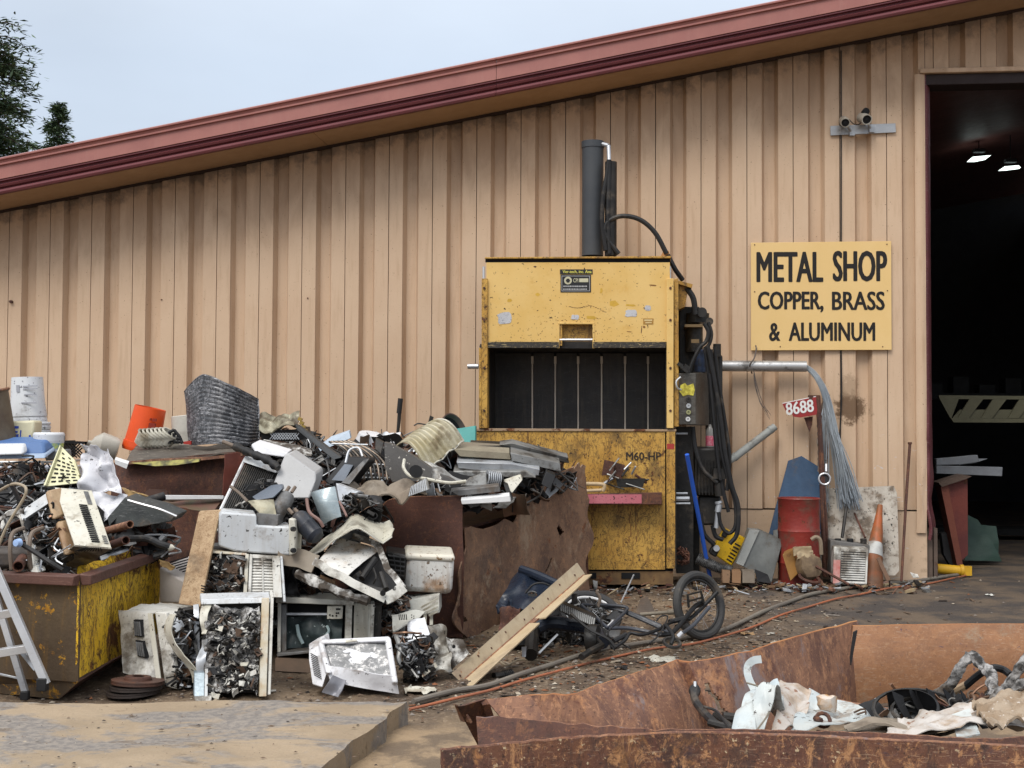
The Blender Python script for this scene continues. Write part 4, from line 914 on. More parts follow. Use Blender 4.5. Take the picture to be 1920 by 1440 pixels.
# heater
t = Thing('louvred_heater', 'small white louvred heater with red side panel leaning by cone', 'heater')
fr = Fr([W(1564, 1025, .75), W(1629, 1028, .72), W(1626, 1098, .8), W(1562, 1096, .82)], -WN)
mb = MB(); fr.box(mb, 0, 1, 0, 1, .01, .16); t.add('case', mb, white_p, bevel=.012)
mb = MB(); fr.box(mb, .2, .95, .04, .12, -.004, .02); fr.box(mb, .93, .99, .04, .96, -.004, .02); fr.box(mb, .2, .93, .9, .96, -.004, .02); t.add('front_frame', mb, white_p, bevel=.004)
mb = MB(); fr.box(mb, .22, .92, .12, .9, .004, .012); t.add('grille_back', mb, dark_m)
for k in range(12):
    mb = MB(); v = .14 + k * .062; fr.box(mb, .22, .92, v, v + .036, -.006, .008); t.add('louvre', mb, white_p)
mb = MB(); fr.box(mb, -.005, .19, .35, .97, -.003, .02); t.add('red_panel', mb, mat('fade_red_panel', (.42, .12, .1), (.5, .3, .27), mixs=8, rough=.5)); t.done()
t = Thing('battery_box', 'dirty grey box with three black caps behind white heater', 'box')
fr = Fr([W(1557, 1012, .55), W(1631, 1022, .55), W(1629, 1085, .6), W(1557, 1080, .6)], -WN); mb = MB(); fr.box(mb, 0, 1, 0, 1, 0, .2); t.add('case', mb, mat('grey_dusty', (.13, .125, .12), (.08, .075, .07), rough=.7, dirt=.4), bevel=.01)
for x in (1571, 1594, 1619):
    mb = MB(); q = W(x, 1018, .48); mb.lathe([(.03, -.03), (.03, .035), (.026, .04), (0, .04)], q, UP, 12); t.add('cap', mb, rub)
t.done()
mb = MB(); mb.tube([W(1579, 1008, .4), W(1587, 950, .3)], .016, 8); one('black_tube', 'black speckled tube rising behind the grey capped box', 'tube', mb, grease)
mb = MB(); mb.tube([W(1622, 1008, .45), W(1602, 962, .2)], .010, 6); one('thin_brown_stick', 'thin dark stick slanting behind cone below wire bundle', 'stick', mb, rust_dark)
mb = MB(); mb.prism([W(1644, 1048, .7), W(1650, 1045, .7), W(1670, 1087, .85), W(1663, 1090, .85)], -WN * .03); one('wood_strip', 'short brown wooden slat leaning at foot of orange cone', 'slat', mb, mat('slat_br', (.14, .08, .05), rough=.8))
mb = MB(); mb.tube([W(1706, 832, .06), W(1700, 920, .15), W(1690, 1090, .5)], [.014, .014, .012], 8); mb.tube([W(1706, 829, .06), W(1706, 833, .06)], .02, 8); one('rusty_rod', 'tall thin rusty rod leaning on wall beside doorway', 'rod', mb, rust_dark)
mb = MB(); crump(mb, [W(1707, 1073, .6), W(1722, 1075, .6), W(1724, 1082, .62), W(1712, 1084, .62)], 6, 5, .02, 8); one('white_scrap', 'small crumpled white scrap on ground near door corner', 'scrap', mb, white_p)
# yellow slotted box
t = Thing('yellow_slotted_box', 'bright yellow slotted plastic housing tipped beside grey metal box', 'box')
fr = Fr([W(1358, 990, .75), W(1399, 1010, .7), W(1372, 1062, .75), W(1333, 1036, .8)], -WN); mb = MB(); fr.box(mb, 0, 1, 0, 1, 0, .14); k = t.add('housing', mb, mat('bright_yellow', (.70, .42, .01), (.6, .34, .01), rough=.4, dirt=.25, speck=.3), bevel=.012)
for i in range(6):
    mb = MB(); u = .95; v = .28 + i * .115; fr.box(mb, .68, .93, v, v + .05, -.004, .01); t.add('slot', mb, black_m)
mb = MB(); fr.box(mb, .02, .25, .02, .3, -.03, .02); t.add('cable_gland', mb, grease, bevel=.01); mb = MB(); fr.box(mb, -.1, .25, .7, 1.05, -.05, .06); t.add('black_clamp', mb, grease, bevel=.015); mb = MB(); mb.tube([fr.p(.08, .75, -.06), fr.p(.08, .75, -.09)], .028, 12); t.add('knob', mb, galv); t.done()
# grey tilted metal box
gb = mat('weathered_grey_box', (.17, .175, .165), (.12, .125, .12), mixs=5, rough=.55, metal=.3, dirt=.35, rust=.1, streak=.3, streakcol=(.09, .08, .07), bump=.15)
t = Thing('grey_metal_box', 'open weathered grey sheet-metal box tipped against blue plate', 'box')
fr = Fr([W(1424, 994, .75), W(1468, 1013, .68), W(1447, 1092, .85), W(1392, 1062, .85)], -WN); mb = MB(); fr.box(mb, 0, 1, 0, 1, 0, .22); t.add('body', mb, gb, bevel=.004)
mb = MB(); mb.prism([W(1405, 993, .77), W(1424, 995, .77), W(1394, 1062, .87), W(1380, 1056, .87)], -WN * .24); t.add('side_panel', mb, mat('light_grey_side', (.25, .255, .24), rough=.55, dirt=.3), bevel=.003); t.done()
# flexible duct, wood and bricks
mb = MB(); pts = smooth([W(1308, 1046, .8), W(1330, 1057, .82), W(1352, 1066, .84), W(1374, 1068, .86)], 14)
mb.tube(pts, [.055 * (1 - .35 * i / len(pts)) + (.007 if i % 2 else -.004) for i in range(len(pts))], 14); one('flexible_duct', 'crumpled dark foil flexible duct behind blue pole foot', 'duct', mb, mat('foil_duct', (.12, .12, .12), (.28, .28, .28), mixs=22, rough=.28, metal=.7))
wb = mat('wood_block', (.17, .10, .055), (.15, .09, .05), rough=.8, speck=.3)
t = Thing('block_stack', 'row of brown and grey wooden blocks on ground behind bicycle wheel', 'block')
for x0, x1, m in ((1354, 1370, wb), (1373, 1390, mat('wood_block_orange', (.20, .11, .055), rough=.8)), (1392, 1416, mat('wood_block_grey', (.16, .13, .10), rough=.85, dirt=.3))):
    mb = MB(); mb.prism([W(x0, 1070, 1.0), W(x1, 1071, 1.0), W(x1 - 1, 1094, 1.05), W(x0, 1093, 1.05)], -WN * .2)
    for v in mb.v: v += nv3(v, 12) * .008
    t.add('block', mb, m, bevel=.004)
t.done()
mb = MB(); mb.prism([W(1416, 1068, .95), W(1440, 1078, .9), W(1446, 1094, .95), W(1420, 1090, 1)], -WN * .05); one('black_flap', 'black rubber flap under the tipped grey metal box', 'rubber', mb, rub)
# brown valve assembly
t = Thing('valve_assembly', 'rusty brown and cream gearbox casting lying in front of red drum', 'machine part')
ob = mat('ochre_box', (.30, .15, .04), (.2, .1, .03), rough=.6, rust=.2); crm = mat('cream_dirty', (.42, .33, .2), (.28, .2, .12), mixs=9, rough=.6, dirt=.4)
fr = Fr([W(1467, 1040, .95), W(1485, 1032, .9), W(1502, 1070, .9), W(1482, 1090, 1.0)], -WN + V((.2, 0, .1))); mb = MB(); fr.box(mb, 0, 1, 0, 1, 0, .16); t.add('square_case', mb, ob, bevel=.005)
mb = MB()
for k in range(5): crump(mb, [W(1486 + k * 6, 1030 + k * 4 - (k == 0) * 4, .95), W(1520 + k * 4, 1024 + k * 8, .9), W(1524 + k * 3, 1034 + k * 9, .92), W(1490 + k * 5, 1042 + k * 6, .97)], 8, 6, .02, 12, .015, seed=k)
t.add('ribbed_casting', mb, crm)
mb = MB(); mb.lathe([(0, -.05), (.05, -.06), (.11, -.05), (.125, 0), (.11, .05), (.05, .07), (0, .07)], W(1516, 1062, .9), WN + V((.5, 0, .3)), 16)
for v in mb.v: v += nv3(v, 14) * .018
t.add('round_case', mb, mat('castbrown', (.12, .08, .05), (.2, .14, .08), mixs=14, rough=.7, dirt=.4, bump=.5))
mb = MB(); mb.tube(smooth([W(1521, 1012, .85), W(1530, 1007, .85), W(1538, 1014, .85), W(1540, 1040, .85)], 4), .018, 8); t.add('hook', mb, mat('hook_tan', (.25, .19, .13), rough=.6))
mb = MB(); mb.tube([W(1530, 1062, .95), W(1592, 1096, 1.15)], .012, 6); t.add('rod', mb, rust_dark)
mb = MB(); mb.tube(arcpts(W(1518, 1084, 1.0), .09, V((.2, -.3, 1)), 0, 6.28, 14)[:-1], .014, 6, closed=True); t.add('flange_ring', mb, rust_dark); t.done()
mb = MB(); mb.prism([W(1450, 995, .66), W(1458, 993, .66), W(1460, 1050, .7), W(1452, 1050, .7)], -WN * .02); one('grey_post_stub', 'short weathered grey stub standing between box and red drum', 'stub', mb, gb)

# small trodden junk along the foot of the wall
rl = random.Random(31)
def footbits(x0, x1, n, w0, w1):
    mb = MB(); k_ = [rust_dark, grease, alu, galv, rust_bright, wb, crm]
    for _ in range(n):
        w = rl.uniform(w0, w1); q = W(rl.uniform(x0, x1), 1080, w); c = V((q.x, q.y, gz(q.x, q.y) + rl.uniform(.0, .05))); s = rl.uniform(.012, .05); mb.mi = rl.randrange(len(k_))
        d = V((rl.uniform(-1, 1), rl.uniform(-1, 1), rl.uniform(-.2, .4))).normalized(); e_ = d.cross(V((rl.uniform(-.3, .3), rl.uniform(-.3, .3), 1))).normalized()
        if rl.random() < .4: mb.tube([c - d * s * 1.6, c + d * s * 1.6], s * .14, 5)
        else: mb.prism([c - d * s - e_ * s * .5, c + d * s - e_ * s * .6, c + d * s * .8 + e_ * s * .5, c - d * s * .9 + e_ * s * .4], V((0, 0, s * rl.uniform(.1, .6))))
    struct('loose_scrap', mb, k_, 'stuff')
footbits(1300, 1480, 110, .7, 1.25); footbits(1455, 1570, 120, .65, 1.15); footbits(1540, 1740, 100, .4, 1.0); footbits(1090, 1290, 70, 1.1, 1.5)

# ============================================================ scrap generator
rs = random.Random(21)
scrapm = [grease, rust_dark, alu, mat('scrap_grey', (.12, .12, .12), (.2, .2, .2), mixs=10, rough=.5, metal=.3, dirt=.4), mat('scrap_black', (.008, .008, .009), rough=.5, bump=.2), galv, mat('scrap_brown', (.12, .075, .05), (.08, .05, .035), rough=.7, dirt=.3), copper, white_p]
def bit(mb, c, s, kind=None, wts=(0, 0, 1, 1, 2, 3, 3, 4, 4, 4, 5, 6, 7)):
    mb.mi = rs.choice(wts); k = kind or rs.choice(('rod', 'rod', 'bent', 'wire', 'plate', 'plate', 'strip', 'box', 'ring', 'tube'))
    d = V((rs.uniform(-1, 1), rs.uniform(-.7, .7), rs.uniform(-.6, .6))).normalized(); e = d.cross(V((rs.uniform(-1, 1), rs.uniform(-1, 1), rs.uniform(-1, 1)))).normalized(); f = d.cross(e)
    if k == 'rod': mb.tube([c - d * s, c + d * s], s * rs.uniform(.03, .09), 6)
    elif k == 'bent': mb.tube(smooth([c - d * s, c + e * s * .4, c + d * s * .6 + f * s * .4, c + d * s * .3 + e * s], 3), s * rs.uniform(.03, .08), 5)
    elif k == 'wire': mb.tube(smooth([c + V((rs.uniform(-1, 1), rs.uniform(-1, 1), rs.uniform(-.7, .7))) * s * 1.4 for _ in range(5)], 4), .004 + .004 * rs.random(), 4)
    elif k in ('plate', 'strip'):
        w = s * (rs.uniform(.5, .9) if k == 'plate' else .2); sd = rs.random() * 50; bw = rs.uniform(-.5, .5)
        mb.sheet(lambda u, v: c + d * s * (2 * u - 1) + e * w * (2 * v - 1) + f * s * bw * (2 * u - 1) ** 2 + nv3(c + d * u + e * v, 6, sd) * s * .15, 5, 3, .004)
    elif k == 'box': mb.hexa([c - d * s * .5 - e * s * .3, c + d * s * .5 - e * s * .3, c + d * s * .5 + e * s * .3, c - d * s * .5 + e * s * .3], [c - d * s * .5 - e * s * .3 + f * s * .4, c + d * s * .5 - e * s * .3 + f * s * .4, c + d * s * .5 + e * s * .3 + f * s * .4, c - d * s * .5 + e * s * .3 + f * s * .4])
    elif k == 'ring': mb.tube(arcpts(c, s * .45, f, 0, 6.28, 10)[:-1], s * .08, 5, closed=True)
    else: mb.tube([c - d * s * .7, c + d * s * .7], s * rs.uniform(.12, .22), 9, hollow=True)
def inpoly(x, y, p):
    r = False
    for i in range(len(p)):
        (x0, y0), (x1, y1) = p[i - 1], p[i]
        if (y0 > y) != (y1 > y) and x < (x1 - x0) * (y - y0) / (y1 - y0) + x0: r = not r
    return r
def heap(name, poly, Yf, n, s0, s1, wts=None, kinds=None, back=.25):
    """a scrap heap filling the part of the yard behind a pixel outline; Yf gives its depth"""
    mb = MB(); x0, x1 = min(p[0] for p in poly), max(p[0] for p in poly); y0, y1 = min(p[1] for p in poly), max(p[1] for p in poly)
    k = 0; g = 0
    while k < n and g < n * 20:
        g += 1; x, y = rs.uniform(x0, x1), rs.uniform(y0, y1)
        if not inpoly(x, y, poly): continue
        k += 1; bit(mb, P(x, y, Yf(x, y) + rs.uniform(0, back)), rs.uniform(s0, s1), rs.choice(kinds) if kinds else None, wts or (0, 0, 1, 1, 2, 3, 3, 4, 4, 4, 5, 6, 7))
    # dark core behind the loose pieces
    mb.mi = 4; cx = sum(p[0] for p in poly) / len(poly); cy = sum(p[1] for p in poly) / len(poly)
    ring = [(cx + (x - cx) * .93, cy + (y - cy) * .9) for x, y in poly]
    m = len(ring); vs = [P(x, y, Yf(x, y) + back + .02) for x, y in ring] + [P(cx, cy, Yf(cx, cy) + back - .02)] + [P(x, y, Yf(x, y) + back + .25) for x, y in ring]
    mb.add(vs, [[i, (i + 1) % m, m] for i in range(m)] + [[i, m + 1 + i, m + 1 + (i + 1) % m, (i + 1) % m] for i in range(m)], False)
    o = struct(name, mb, scrapm, 'stuff'); return o
heap('scrap_heap', [(0, 885), (60, 880), (130, 905), (160, 930), (110, 1010), (170, 1072), (0, 1072)], lambda x, y: 7.75 + (1070 - y) * .006, 620, .04, .15, kinds=('wire', 'wire', 'wire', 'rod', 'bent', 'bent', 'plate', 'strip', 'tube', 'ring'), wts=(0, 0, 1, 4, 4, 4, 3, 2, 6, 5))
heap('scrap_heap', [(160, 965), (240, 975), (320, 995), (300, 1045), (150, 1060)], lambda x, y: 8.3, 160, .05, .13)
heap('scrap_heap', [(440, 835), (500, 800), (560, 815), (640, 830), (720, 815), (800, 850), (870, 860), (1000, 850), (1060, 880), (1080, 905), (960, 950), (860, 945), (720, 955), (700, 1000), (560, 1030), (420, 1000)], lambda x, y: 9.55 + (940 - y) * .008 + max(0, (x - 870)) * .003, 1150, .04, .15)
heap('scrap_heap', [(395, 1025), (560, 1020), (720, 1060), (730, 1180), (800, 1200), (800, 1235), (520, 1225), (520, 1290), (350, 1290), (360, 1150)], lambda x, y: 8.85 + max(0, x - 500) * .0006, 420, .05, .14)
heap('scrap_heap', [(945, 1130), (1060, 1095), (1140, 1130), (1150, 1190), (1100, 1225), (960, 1215)], lambda x, y: 8.9 + (1220 - y) * .008, 260, .03, .10, wts=(0, 0, 0, 4, 4, 4, 3, 2))

def guts(t, f, n, s0, s1, u0=0, u1=1, v0=0, v1=1, w=-.02, wts=(0, 0, 4, 4, 4, 3, 2, 7, 5), kinds=('wire', 'bent', 'rod', 'strip', 'tube', 'plate', 'box', 'wire')):
    mb = MB()
    for _ in range(n): bit(mb, f.p(rs.uniform(u0, u1), rs.uniform(v0, v1), w + rs.uniform(-.01, .03)), rs.uniform(s0, s1), rs.choice(kinds), wts)
    t.add('loose_innards', mb, scrapm, stuff=True)
def T(*a, **k): return Thing(*a, **k)
def quadbox(mb, c, back, dist): 
    f = Fr(c, back); f.box(mb, 0, 1, 0, 1, 0, dist); return f
# ============================================================ back row at the left: tote, buckets, crates
Yb = 10.9
t = T('liquid_tote', 'white plastic tote in galvanised wire cage behind left scrap heap', 'tank')
fr = Fr([(-60, 862, Yb), (103, 862, Yb), (103, 1010, Yb), (-60, 1010, Yb)], (0, 1, 0))
mb = MB(); fr.box(mb, 0, 1, .1, 1, .04, .8); t.add('tank_body', mb, mat('tote_plastic', (.52, .60, .72), (.46, .55, .68), rough=.35, bump=.05), bevel=.03)
for v in (.03, .12, .3, .5):
    mb = MB(); fr.tube(mb, [(0, v, 0), (1, v, 0), (1, v, .8)], .011, k=6) if False else mb.tube([fr.p(0, v, 0), fr.p(1, v, 0), fr.p(1, v, .8)], .011, 6); t.add('cage_bar', mb, galv)
for k in range(9):
    mb = MB(); u = .06 + k * .115; mb.tube([fr.p(u, .03, -.01), fr.p(u, 1, -.01)], .012, 6); t.add('cage_bar', mb, galv)
t.done()
def pail(name, label, cat, base, ax, r0, r1, h, m, ribs=(), group=None, up=True, handle=False, seg=24, lid=None):
    t = T(name, label, cat, group); base = P(*base) if not isinstance(base, Vector) else base
    prof = [(0, 0), (r0, 0)]; k = 0
    zs = sorted(set([0, h * .2, h * .5, h] + [h * q for q in ribs] + [h * q - .006 for q in ribs] + [h * q + .006 for q in ribs]))
    for z in zs:
        if z < 0 or z > h: continue
        r = r0 + (r1 - r0) * z / h; r += .008 if any(abs(z - h * q) < .0061 for q in ribs) else 0; prof.append((r, z))
    prof += [(r1 - .006, h), (r1 - .008, h * .4), (0, h * .38)] if not lid else [(r1 - .005, h + .004), (0, h + .006)]
    mb = MB(); mb.lathe(prof, base, ax, seg); t.add('shell', mb, m)
    axn = V(ax).normalized()
    if handle:
        mb = MB(); mb.tube(arcpts(base + axn * h * .9, r1 + .01, (0, 1, .2), 0, 3.14, 12), .005, 5); t.add('handle', mb, galv)
    return t, base, axn
pw_ = mat('white_pail_plastic', (.66, .68, .70), (.60, .62, .65), rough=.4, speck=.45, speckcol=(.1, .1, .12), ssc=32, bump=.02, dirt=.1)
# tall upside-down pails
c = P(53, 800, Yb)
t, b, a = pail('upturned_pail', 'tall white pail standing upside down at far left of the yard', 'bucket', c, (-.04, 0, 1), .150, .128, .42, pw_, ribs=(.05, .13, .22)); 
mb = MB(); q = Fr([(30, 722, Yb - .135), (72, 720, Yb - .135), (72, 760, Yb - .145), (32, 760, Yb - .145)], (0, 1, 0))
for i, (u0, u1, v0, v1) in enumerate(((0, .15, .0, .35), (.3, .95, .05, .12), (.3, .95, .18, .24), (.35, .9, .45, .52), (.2, .9, .85, .92))): q.box(mb, u0, u1, v0, v1, 0, .004)
t.add('faded_print', mb, mat('faded_ink', (.35, .36, .4), rough=.6), stuff=True); t.done()
for k, (y, m) in enumerate(((790, pw_), (799, pw_))):
    t, b, a = pail('pail_rim', ['white pail rim nested under the tall upturned pail', 'lowest white pail rim nested under the upturned pail'][k], 'bucket', P(58, y + 14, Yb + .0), (0, 0, 1), .155, .152, .06, m, ribs=(.3, .8)); t.done()
t, b, a = pail('green_disc', 'thin green lid under the white upturned pails', 'lid', P(62, 822, Yb - .05), (0, 0, 1), .14, .14, .03, mat('green_plastic', (.02, .25, .08), rough=.4), lid=1); t.done()
# old can far left
mb = MB(); f = Fr([(-25, 752, Yb - .3), (30, 742, Yb - .3), (36, 815, Yb - .3), (-25, 830, Yb - .3)], (0, 1, 0)); mb.lathe([(0, 0), (.16, 0), (.185, .38), (.195, .39), (.19, .405), (.175, .39), (.15, .1), (0, .09)], P(-8, 828, Yb - .5), (-.22, -.1, 1), 24)
t = T('rusty_can', 'rusty brown dented steel can at far left edge of yard', 'can'); t.add('can_body', mb, mat('rusty_can', (.12, .09, .065), (.17, .14, .10), mixs=6, rough=.6, rust=.3, metal=.3)); mb = MB(); mb.tube(arcpts(P(-8, 828, Yb - .5) + V((-.22, -.1, 1)).normalized() * .4, .19, V((-.22, -.1, 1)), 0, 6.28, 22)[:-1], .012, 6, closed=True); t.add('rim', mb, rust_bright); t.done()
# cream jug with blue print
t = T('cream_pail', 'cream plastic pail with blue print in front of white pails', 'bucket')
f = Fr([(8, 790, Yb - .45), (64, 788, Yb - .45), (61, 834, Yb - .45), (4, 834, Yb - .45)], (0, 1, 0)); mb = MB(); f.box(mb, 0, 1, 0, 1, 0, .2); t.add('pail_body', mb, mat('cream_plastic', (.64, .60, .42), (.6, .56, .4), rough=.4, dirt=.1), bevel=.02)
bl = mat('blue_print', (.04, .08, .4), rough=.5, bump=0); mb = MB(); f.box(mb, .32, .5, .22, .32, -.003, .004); f.box(mb, .35, .48, .42, .5, -.003, .004); f.box(mb, .3, .52, .56, .68, -.003, .004); f.box(mb, .36, .46, .68, .75, -.003, .004); f.box(mb, .86, .92, .6, .9, -.003, .004); f.box(mb, .56, .6, .4, .85, -.003, .003)
t.add('blue_print', mb, bl, stuff=True)
mb = MB(); 
for k in range(9): f.box(mb, .02, .08 + .05 * (k % 2), .25 + k * .08, .26 + k * .08, -.003, .003)
t.add('gauge_marks', mb, bl, stuff=True); t.done()
t, b, a = pail('labelled_pail', 'white pail with yellow and blue label behind the blue tray', 'bucket', P(91, 858, Yb - .5), (0, 0, 1), .105, .118, .2, pw_, ribs=(.7, .8, .9), lid=1, handle=True)
mb = MB(); mb.lathe([(.1145, .075), (.117, .12)], b, (0, 0, 1), 24); t.add('label', mb, mat('pail_label', (.55, .6, .1), (.1, .25, .5), mixs=18, rough=.4, bump=0)); t.done()
t = T('blue_tray', 'blue plastic tray lid lying on the caged tote', 'tray'); mb = MB(); f = Fr([(-40, 831, Yb - .7), (82, 829, Yb - .7), (86, 858, Yb - .8), (-40, 860, Yb - .8)], (0, 1, .25)); f.box(mb, 0, 1, 0, .8, 0, .2); t.add('tray_body', mb, mat('tray_blue', (.08, .16, .36), (.07, .14, .3), rough=.4), bevel=.02)
mb = MB(); f.box(mb, -.01, 1.01, .72, 1, -.03, .2); t.add('rim', mb, mat('tray_rim', (.35, .45, .6), rough=.4), bevel=.01); t.done()
mb = MB(); f = Fr([(-30, 836, Yb - .85), (42, 835, Yb - .85), (45, 853, Yb - .9), (-30, 855, Yb - .9)], (0, 1, .2)); f.box(mb, 0, 1, 0, 1, 0, .1); one('white_tray', 'small white plastic tray resting against the blue tray', 'tray', mb, pw_, bevel=.02)
mb = MB(); f = Fr([(82, 846, Yb - .6), (118, 842, Yb - .6), (120, 862, Yb - .6), (84, 864, Yb - .6)], (0, 1, 0)); f.box(mb, 0, 1, 0, 1, 0, .2); one('grey_bin', 'low grey plastic bin under the labelled pail', 'bin', mb, mat('grey_bin', (.2, .22, .24), rough=.5), bevel=.015)
# lattice crate
t = T('lattice_crate', 'black plastic lattice crate between white pail and plastic jug', 'crate'); f = Fr([(116, 826, Yb - .1), (162, 828, Yb - .1), (162, 858, Yb - .1), (116, 858, Yb - .1)], (0, 1, 0))
mb = MB(); f.box(mb, 0, 1, 0, .14, 0, .03); f.box(mb, 0, 1, .14, .16, 0, .3); f.box(mb, 0, .06, 0, 1, 0, .3); f.box(mb, .94, 1, 0, 1, 0, .3); t.add('rim', mb, scrapm[4])
mb = MB()
for k in range(-4, 9):
    for s in (0, 1):
        a0 = (k * .13 + (0 if s else .6), .14); a1 = (k * .13 + (.6 if s else 0), 1)
        if min(a0[0], a1[0]) < -.05 or max(a0[0], a1[0]) > 1.05: continue
        mb.tube([f.p(a0[0], a0[1], .01), f.p(a1[0], a1[1], .01)], .006, 4)
t.add('lattice', mb, scrapm[4], stuff=True); t.done()
# jug, white strip things
mb = MB(); mb.lathe([(0, 0), (.09, 0), (.1, .03), (.1, .14), (.07, .2), (.03, .225), (.03, .25), (0, .25)], P(222, 842, 10.5), (-1, -.3, .25), 18)
for v in mb.v: v += nv3(v, 8) * .02
one('crushed_jug', 'crushed translucent plastic jug lying above the dark bin plate', 'jug', mb, mat('jug_plastic', (.42, .40, .35), (.36, .33, .28), rough=.25, dirt=.3))
# orange bucket
c = P(263, 846, 10.6); orange = mat('orange_plastic', (.70, .085, .015), (.62, .07, .012), rough=.4, bump=.02)
t, b, a = pail('orange_bucket', 'bright orange plastic bucket upside down and tilted right', 'bucket', c, (.22, 0, 1), .148, .128, .37, orange, ribs=(.08, .13, .18), seg=32)
mb = MB(); f = Fr([(281, 784, 10.45), (293, 785, 10.46), (289, 808, 10.46), (277, 806, 10.45)], (0, 1, 0)); f.box(mb, 0, .2, 0, .2, 0, .02); f.box(mb, .4, 1, 0, .25, 0, .02); f.box(mb, 0, 1, .4, 1, 0, .02); t.add('dark_print', mb, mat('dk_print', (.25, .03, .015), rough=.5)); t.done()
# ribbed white pile
t = T('cup_stack', 'tilted stack of nested white plastic pots leaning on orange bucket', 'pots')
for k in range(7):
    mb = MB(); o = P(262 + k * 7.5, 836 - k * .5, 10.2) + V((0, 0, 0)); mb.lathe([(0, .01), (.055, .01), (.075, .10), (.083, .10), (.083, .112), (.07, .11), (.05, .02), (0, .02)], o, (.55, -.1, .75), 16); t.add('pot', mb, beige_p)
t.done()
mb = MB(); crump(mb, [(304, 812, 10.5), (334, 803, 10.5), (336, 830, 10.5), (306, 832, 10.5)], 8, 6, .03, 7); one('green_sheet', 'scrap of bright green plastic behind the black handles', 'plastic', mb, mat('green_plastic', (.02, .25, .08), rough=.4))
mb = MB()
for x0, y0, x1, y1 in ((316, 812, 326, 806), (326, 806, 336, 818), (336, 818, 342, 832), (318, 812, 318, 832), (326, 812, 328, 832), (334, 816, 334, 832), (316, 826, 342, 828), (322, 820, 338, 822)): mb.tube([P(x0, y0, 10.15), P(x1, y1, 10.15)], .014, 6)
one('black_bracket', 'small black tangled bracket between green scrap and dark tub', 'bracket', mb, scrapm[4], stuff=True)
t, b, a = pail('white_drum', 'grubby white round drum peeking out behind the dark ribbed tub', 'drum', P(356, 836, 10.6), (-.1, 0, 1), .125, .13, .25, mat('drum_white', (.55, .52, .46), rough=.5, dirt=.2), lid=1, ribs=(.5,)); t.done()
mb = MB(); crump(mb, [(344, 828, 10.1), (358, 827, 10.1), (358, 834, 10.1), (344, 833, 10.1)], 4, 3, .01, 9, .02); one('red_scrap', 'tiny red plastic scrap at foot of the dark tub', 'plastic', mb, mat('red_pl', (.4, .04, .03), rough=.5))
# dark ribbed tub
def tubf(u, v):
    # u across, v top->bottom ; a half-open curved wall bulging to the camera
    x = 349 + 138 * u; topy = 704 + 45 * max(0, (u - .25) / .75) ** 1.1 + 30 * max(0, (.25 - u) / .25) ** 1.5
    boty = 833 + 3 * u
    xx = x + 10 * (1 - v) * (1 if u > .5 else 0) * (u - .5) * -1 + 14 * max(0, .3 - u) * (v - .1) * 2
    y = topy + (boty - topy) * v; Y = 10.25 - .28 * math.sin(math.pi * min(1, u * 1.02)) ** .8 + .05 * (1 - v)
    q = P(xx, y, Y); cc = v * 15 + .6 * noise.noise(q * 3); q += V((0, -1, .2)) * .007 * math.sin(cc * 2 * math.pi) * (.15 + u * u) 
    return q + nv3(q, 5) * .012
mb = MB(); mb.sheet(tubf, 40, 120, .008)
tubm = mat('scuffed_black_tub', (.028, .03, .035), (.07, .073, .08), mixs=4, rough=.4, scratch=.8, scratchcol=(.55, .55, .57), dirt=.2, dirtcol=(.22, .22, .23), dsc=7, bump=.3, extra=cracks((.4, .4, .42), .3, 5))
t = T('ribbed_tub', 'large scuffed black ribbed plastic tub standing upright on scrap', 'tub'); t.add('curved_wall', mb, tubm)
mb = MB(); mb.tube([tubf(k / 30, 0) for k in range(31)], .012, 6); mb2 = MB(); mb2.tube([tubf(1, k / 20) for k in range(21)], .009, 6); t.add('rolled_rim', mb, tubm); t.add('side_edge', mb2, mat('edge_white', (.5, .5, .52), rough=.5)); mb3 = MB(); mb3.tube([tubf(0, k / 20) for k in range(21)], .007, 6); t.add('side_edge', mb3, _mc['edge_white']); t.done()

# rear rusty hopper bin
t = T('rusty_hopper_bin', 'dark brown rusty steel hopper bin behind the air conditioners', 'bin')
mb = MB(); crump(mb, [(212, 866, 9.75), (455, 846, 9.75), (455, 1100, 9.6), (195, 1100, 9.6)], 20, 16, .02, 3, .02); t.add('front_wall', mb, rust_dark)
mb = MB(); mb.prism([P(225, 872, 9.65), P(300, 866, 9.65), P(380, 863, 9.65), P(455, 855, 9.65), P(455, 850, 9.65), P(380, 857, 9.65), P(300, 860, 9.65), P(225, 866, 9.65)], V((0, .05, 0))); t.add('rim_angle', mb, rust_bright)
mb = MB(); crump(mb, [(258, 832, 10.5), (440, 832, 10.5), (455, 852, 9.7), (232, 866, 9.7)], 20, 10, .03, 4, .01); t.add('top_plate', mb, mat('dusty_dark_plate', (.10, .085, .07), (.07, .06, .05), mixs=5, rough=.7, scratch=.3, scratchcol=(.4, .35, .28), dirt=.3))
mb = MB(); crump(mb, [(420, 852, 9.55), (462, 846, 9.7), (470, 960, 9.7), (418, 960, 9.55)], 10, 10, .02, 4, .01); t.add('red_side', mb, mat('red_rust_side', (.17, .045, .03), (.12, .04, .03), rough=.7, rust=.3))
mb = MB(); fr = Fr([(272, 918, 9.62), (314, 918, 9.62), (314, 940, 9.62), (272, 940, 9.62)], (0, 1, 0)); mb.prism([fr.p(0, 1), fr.p(0, .2), fr.p(.15, 0), fr.p(.85, 0), fr.p(1, .2), fr.p(1, 1)], V((0, .03, 0))); t.add('plate_patch', mb, mat('patch_brown', (.11, .06, .045), rough=.6))
t.done()
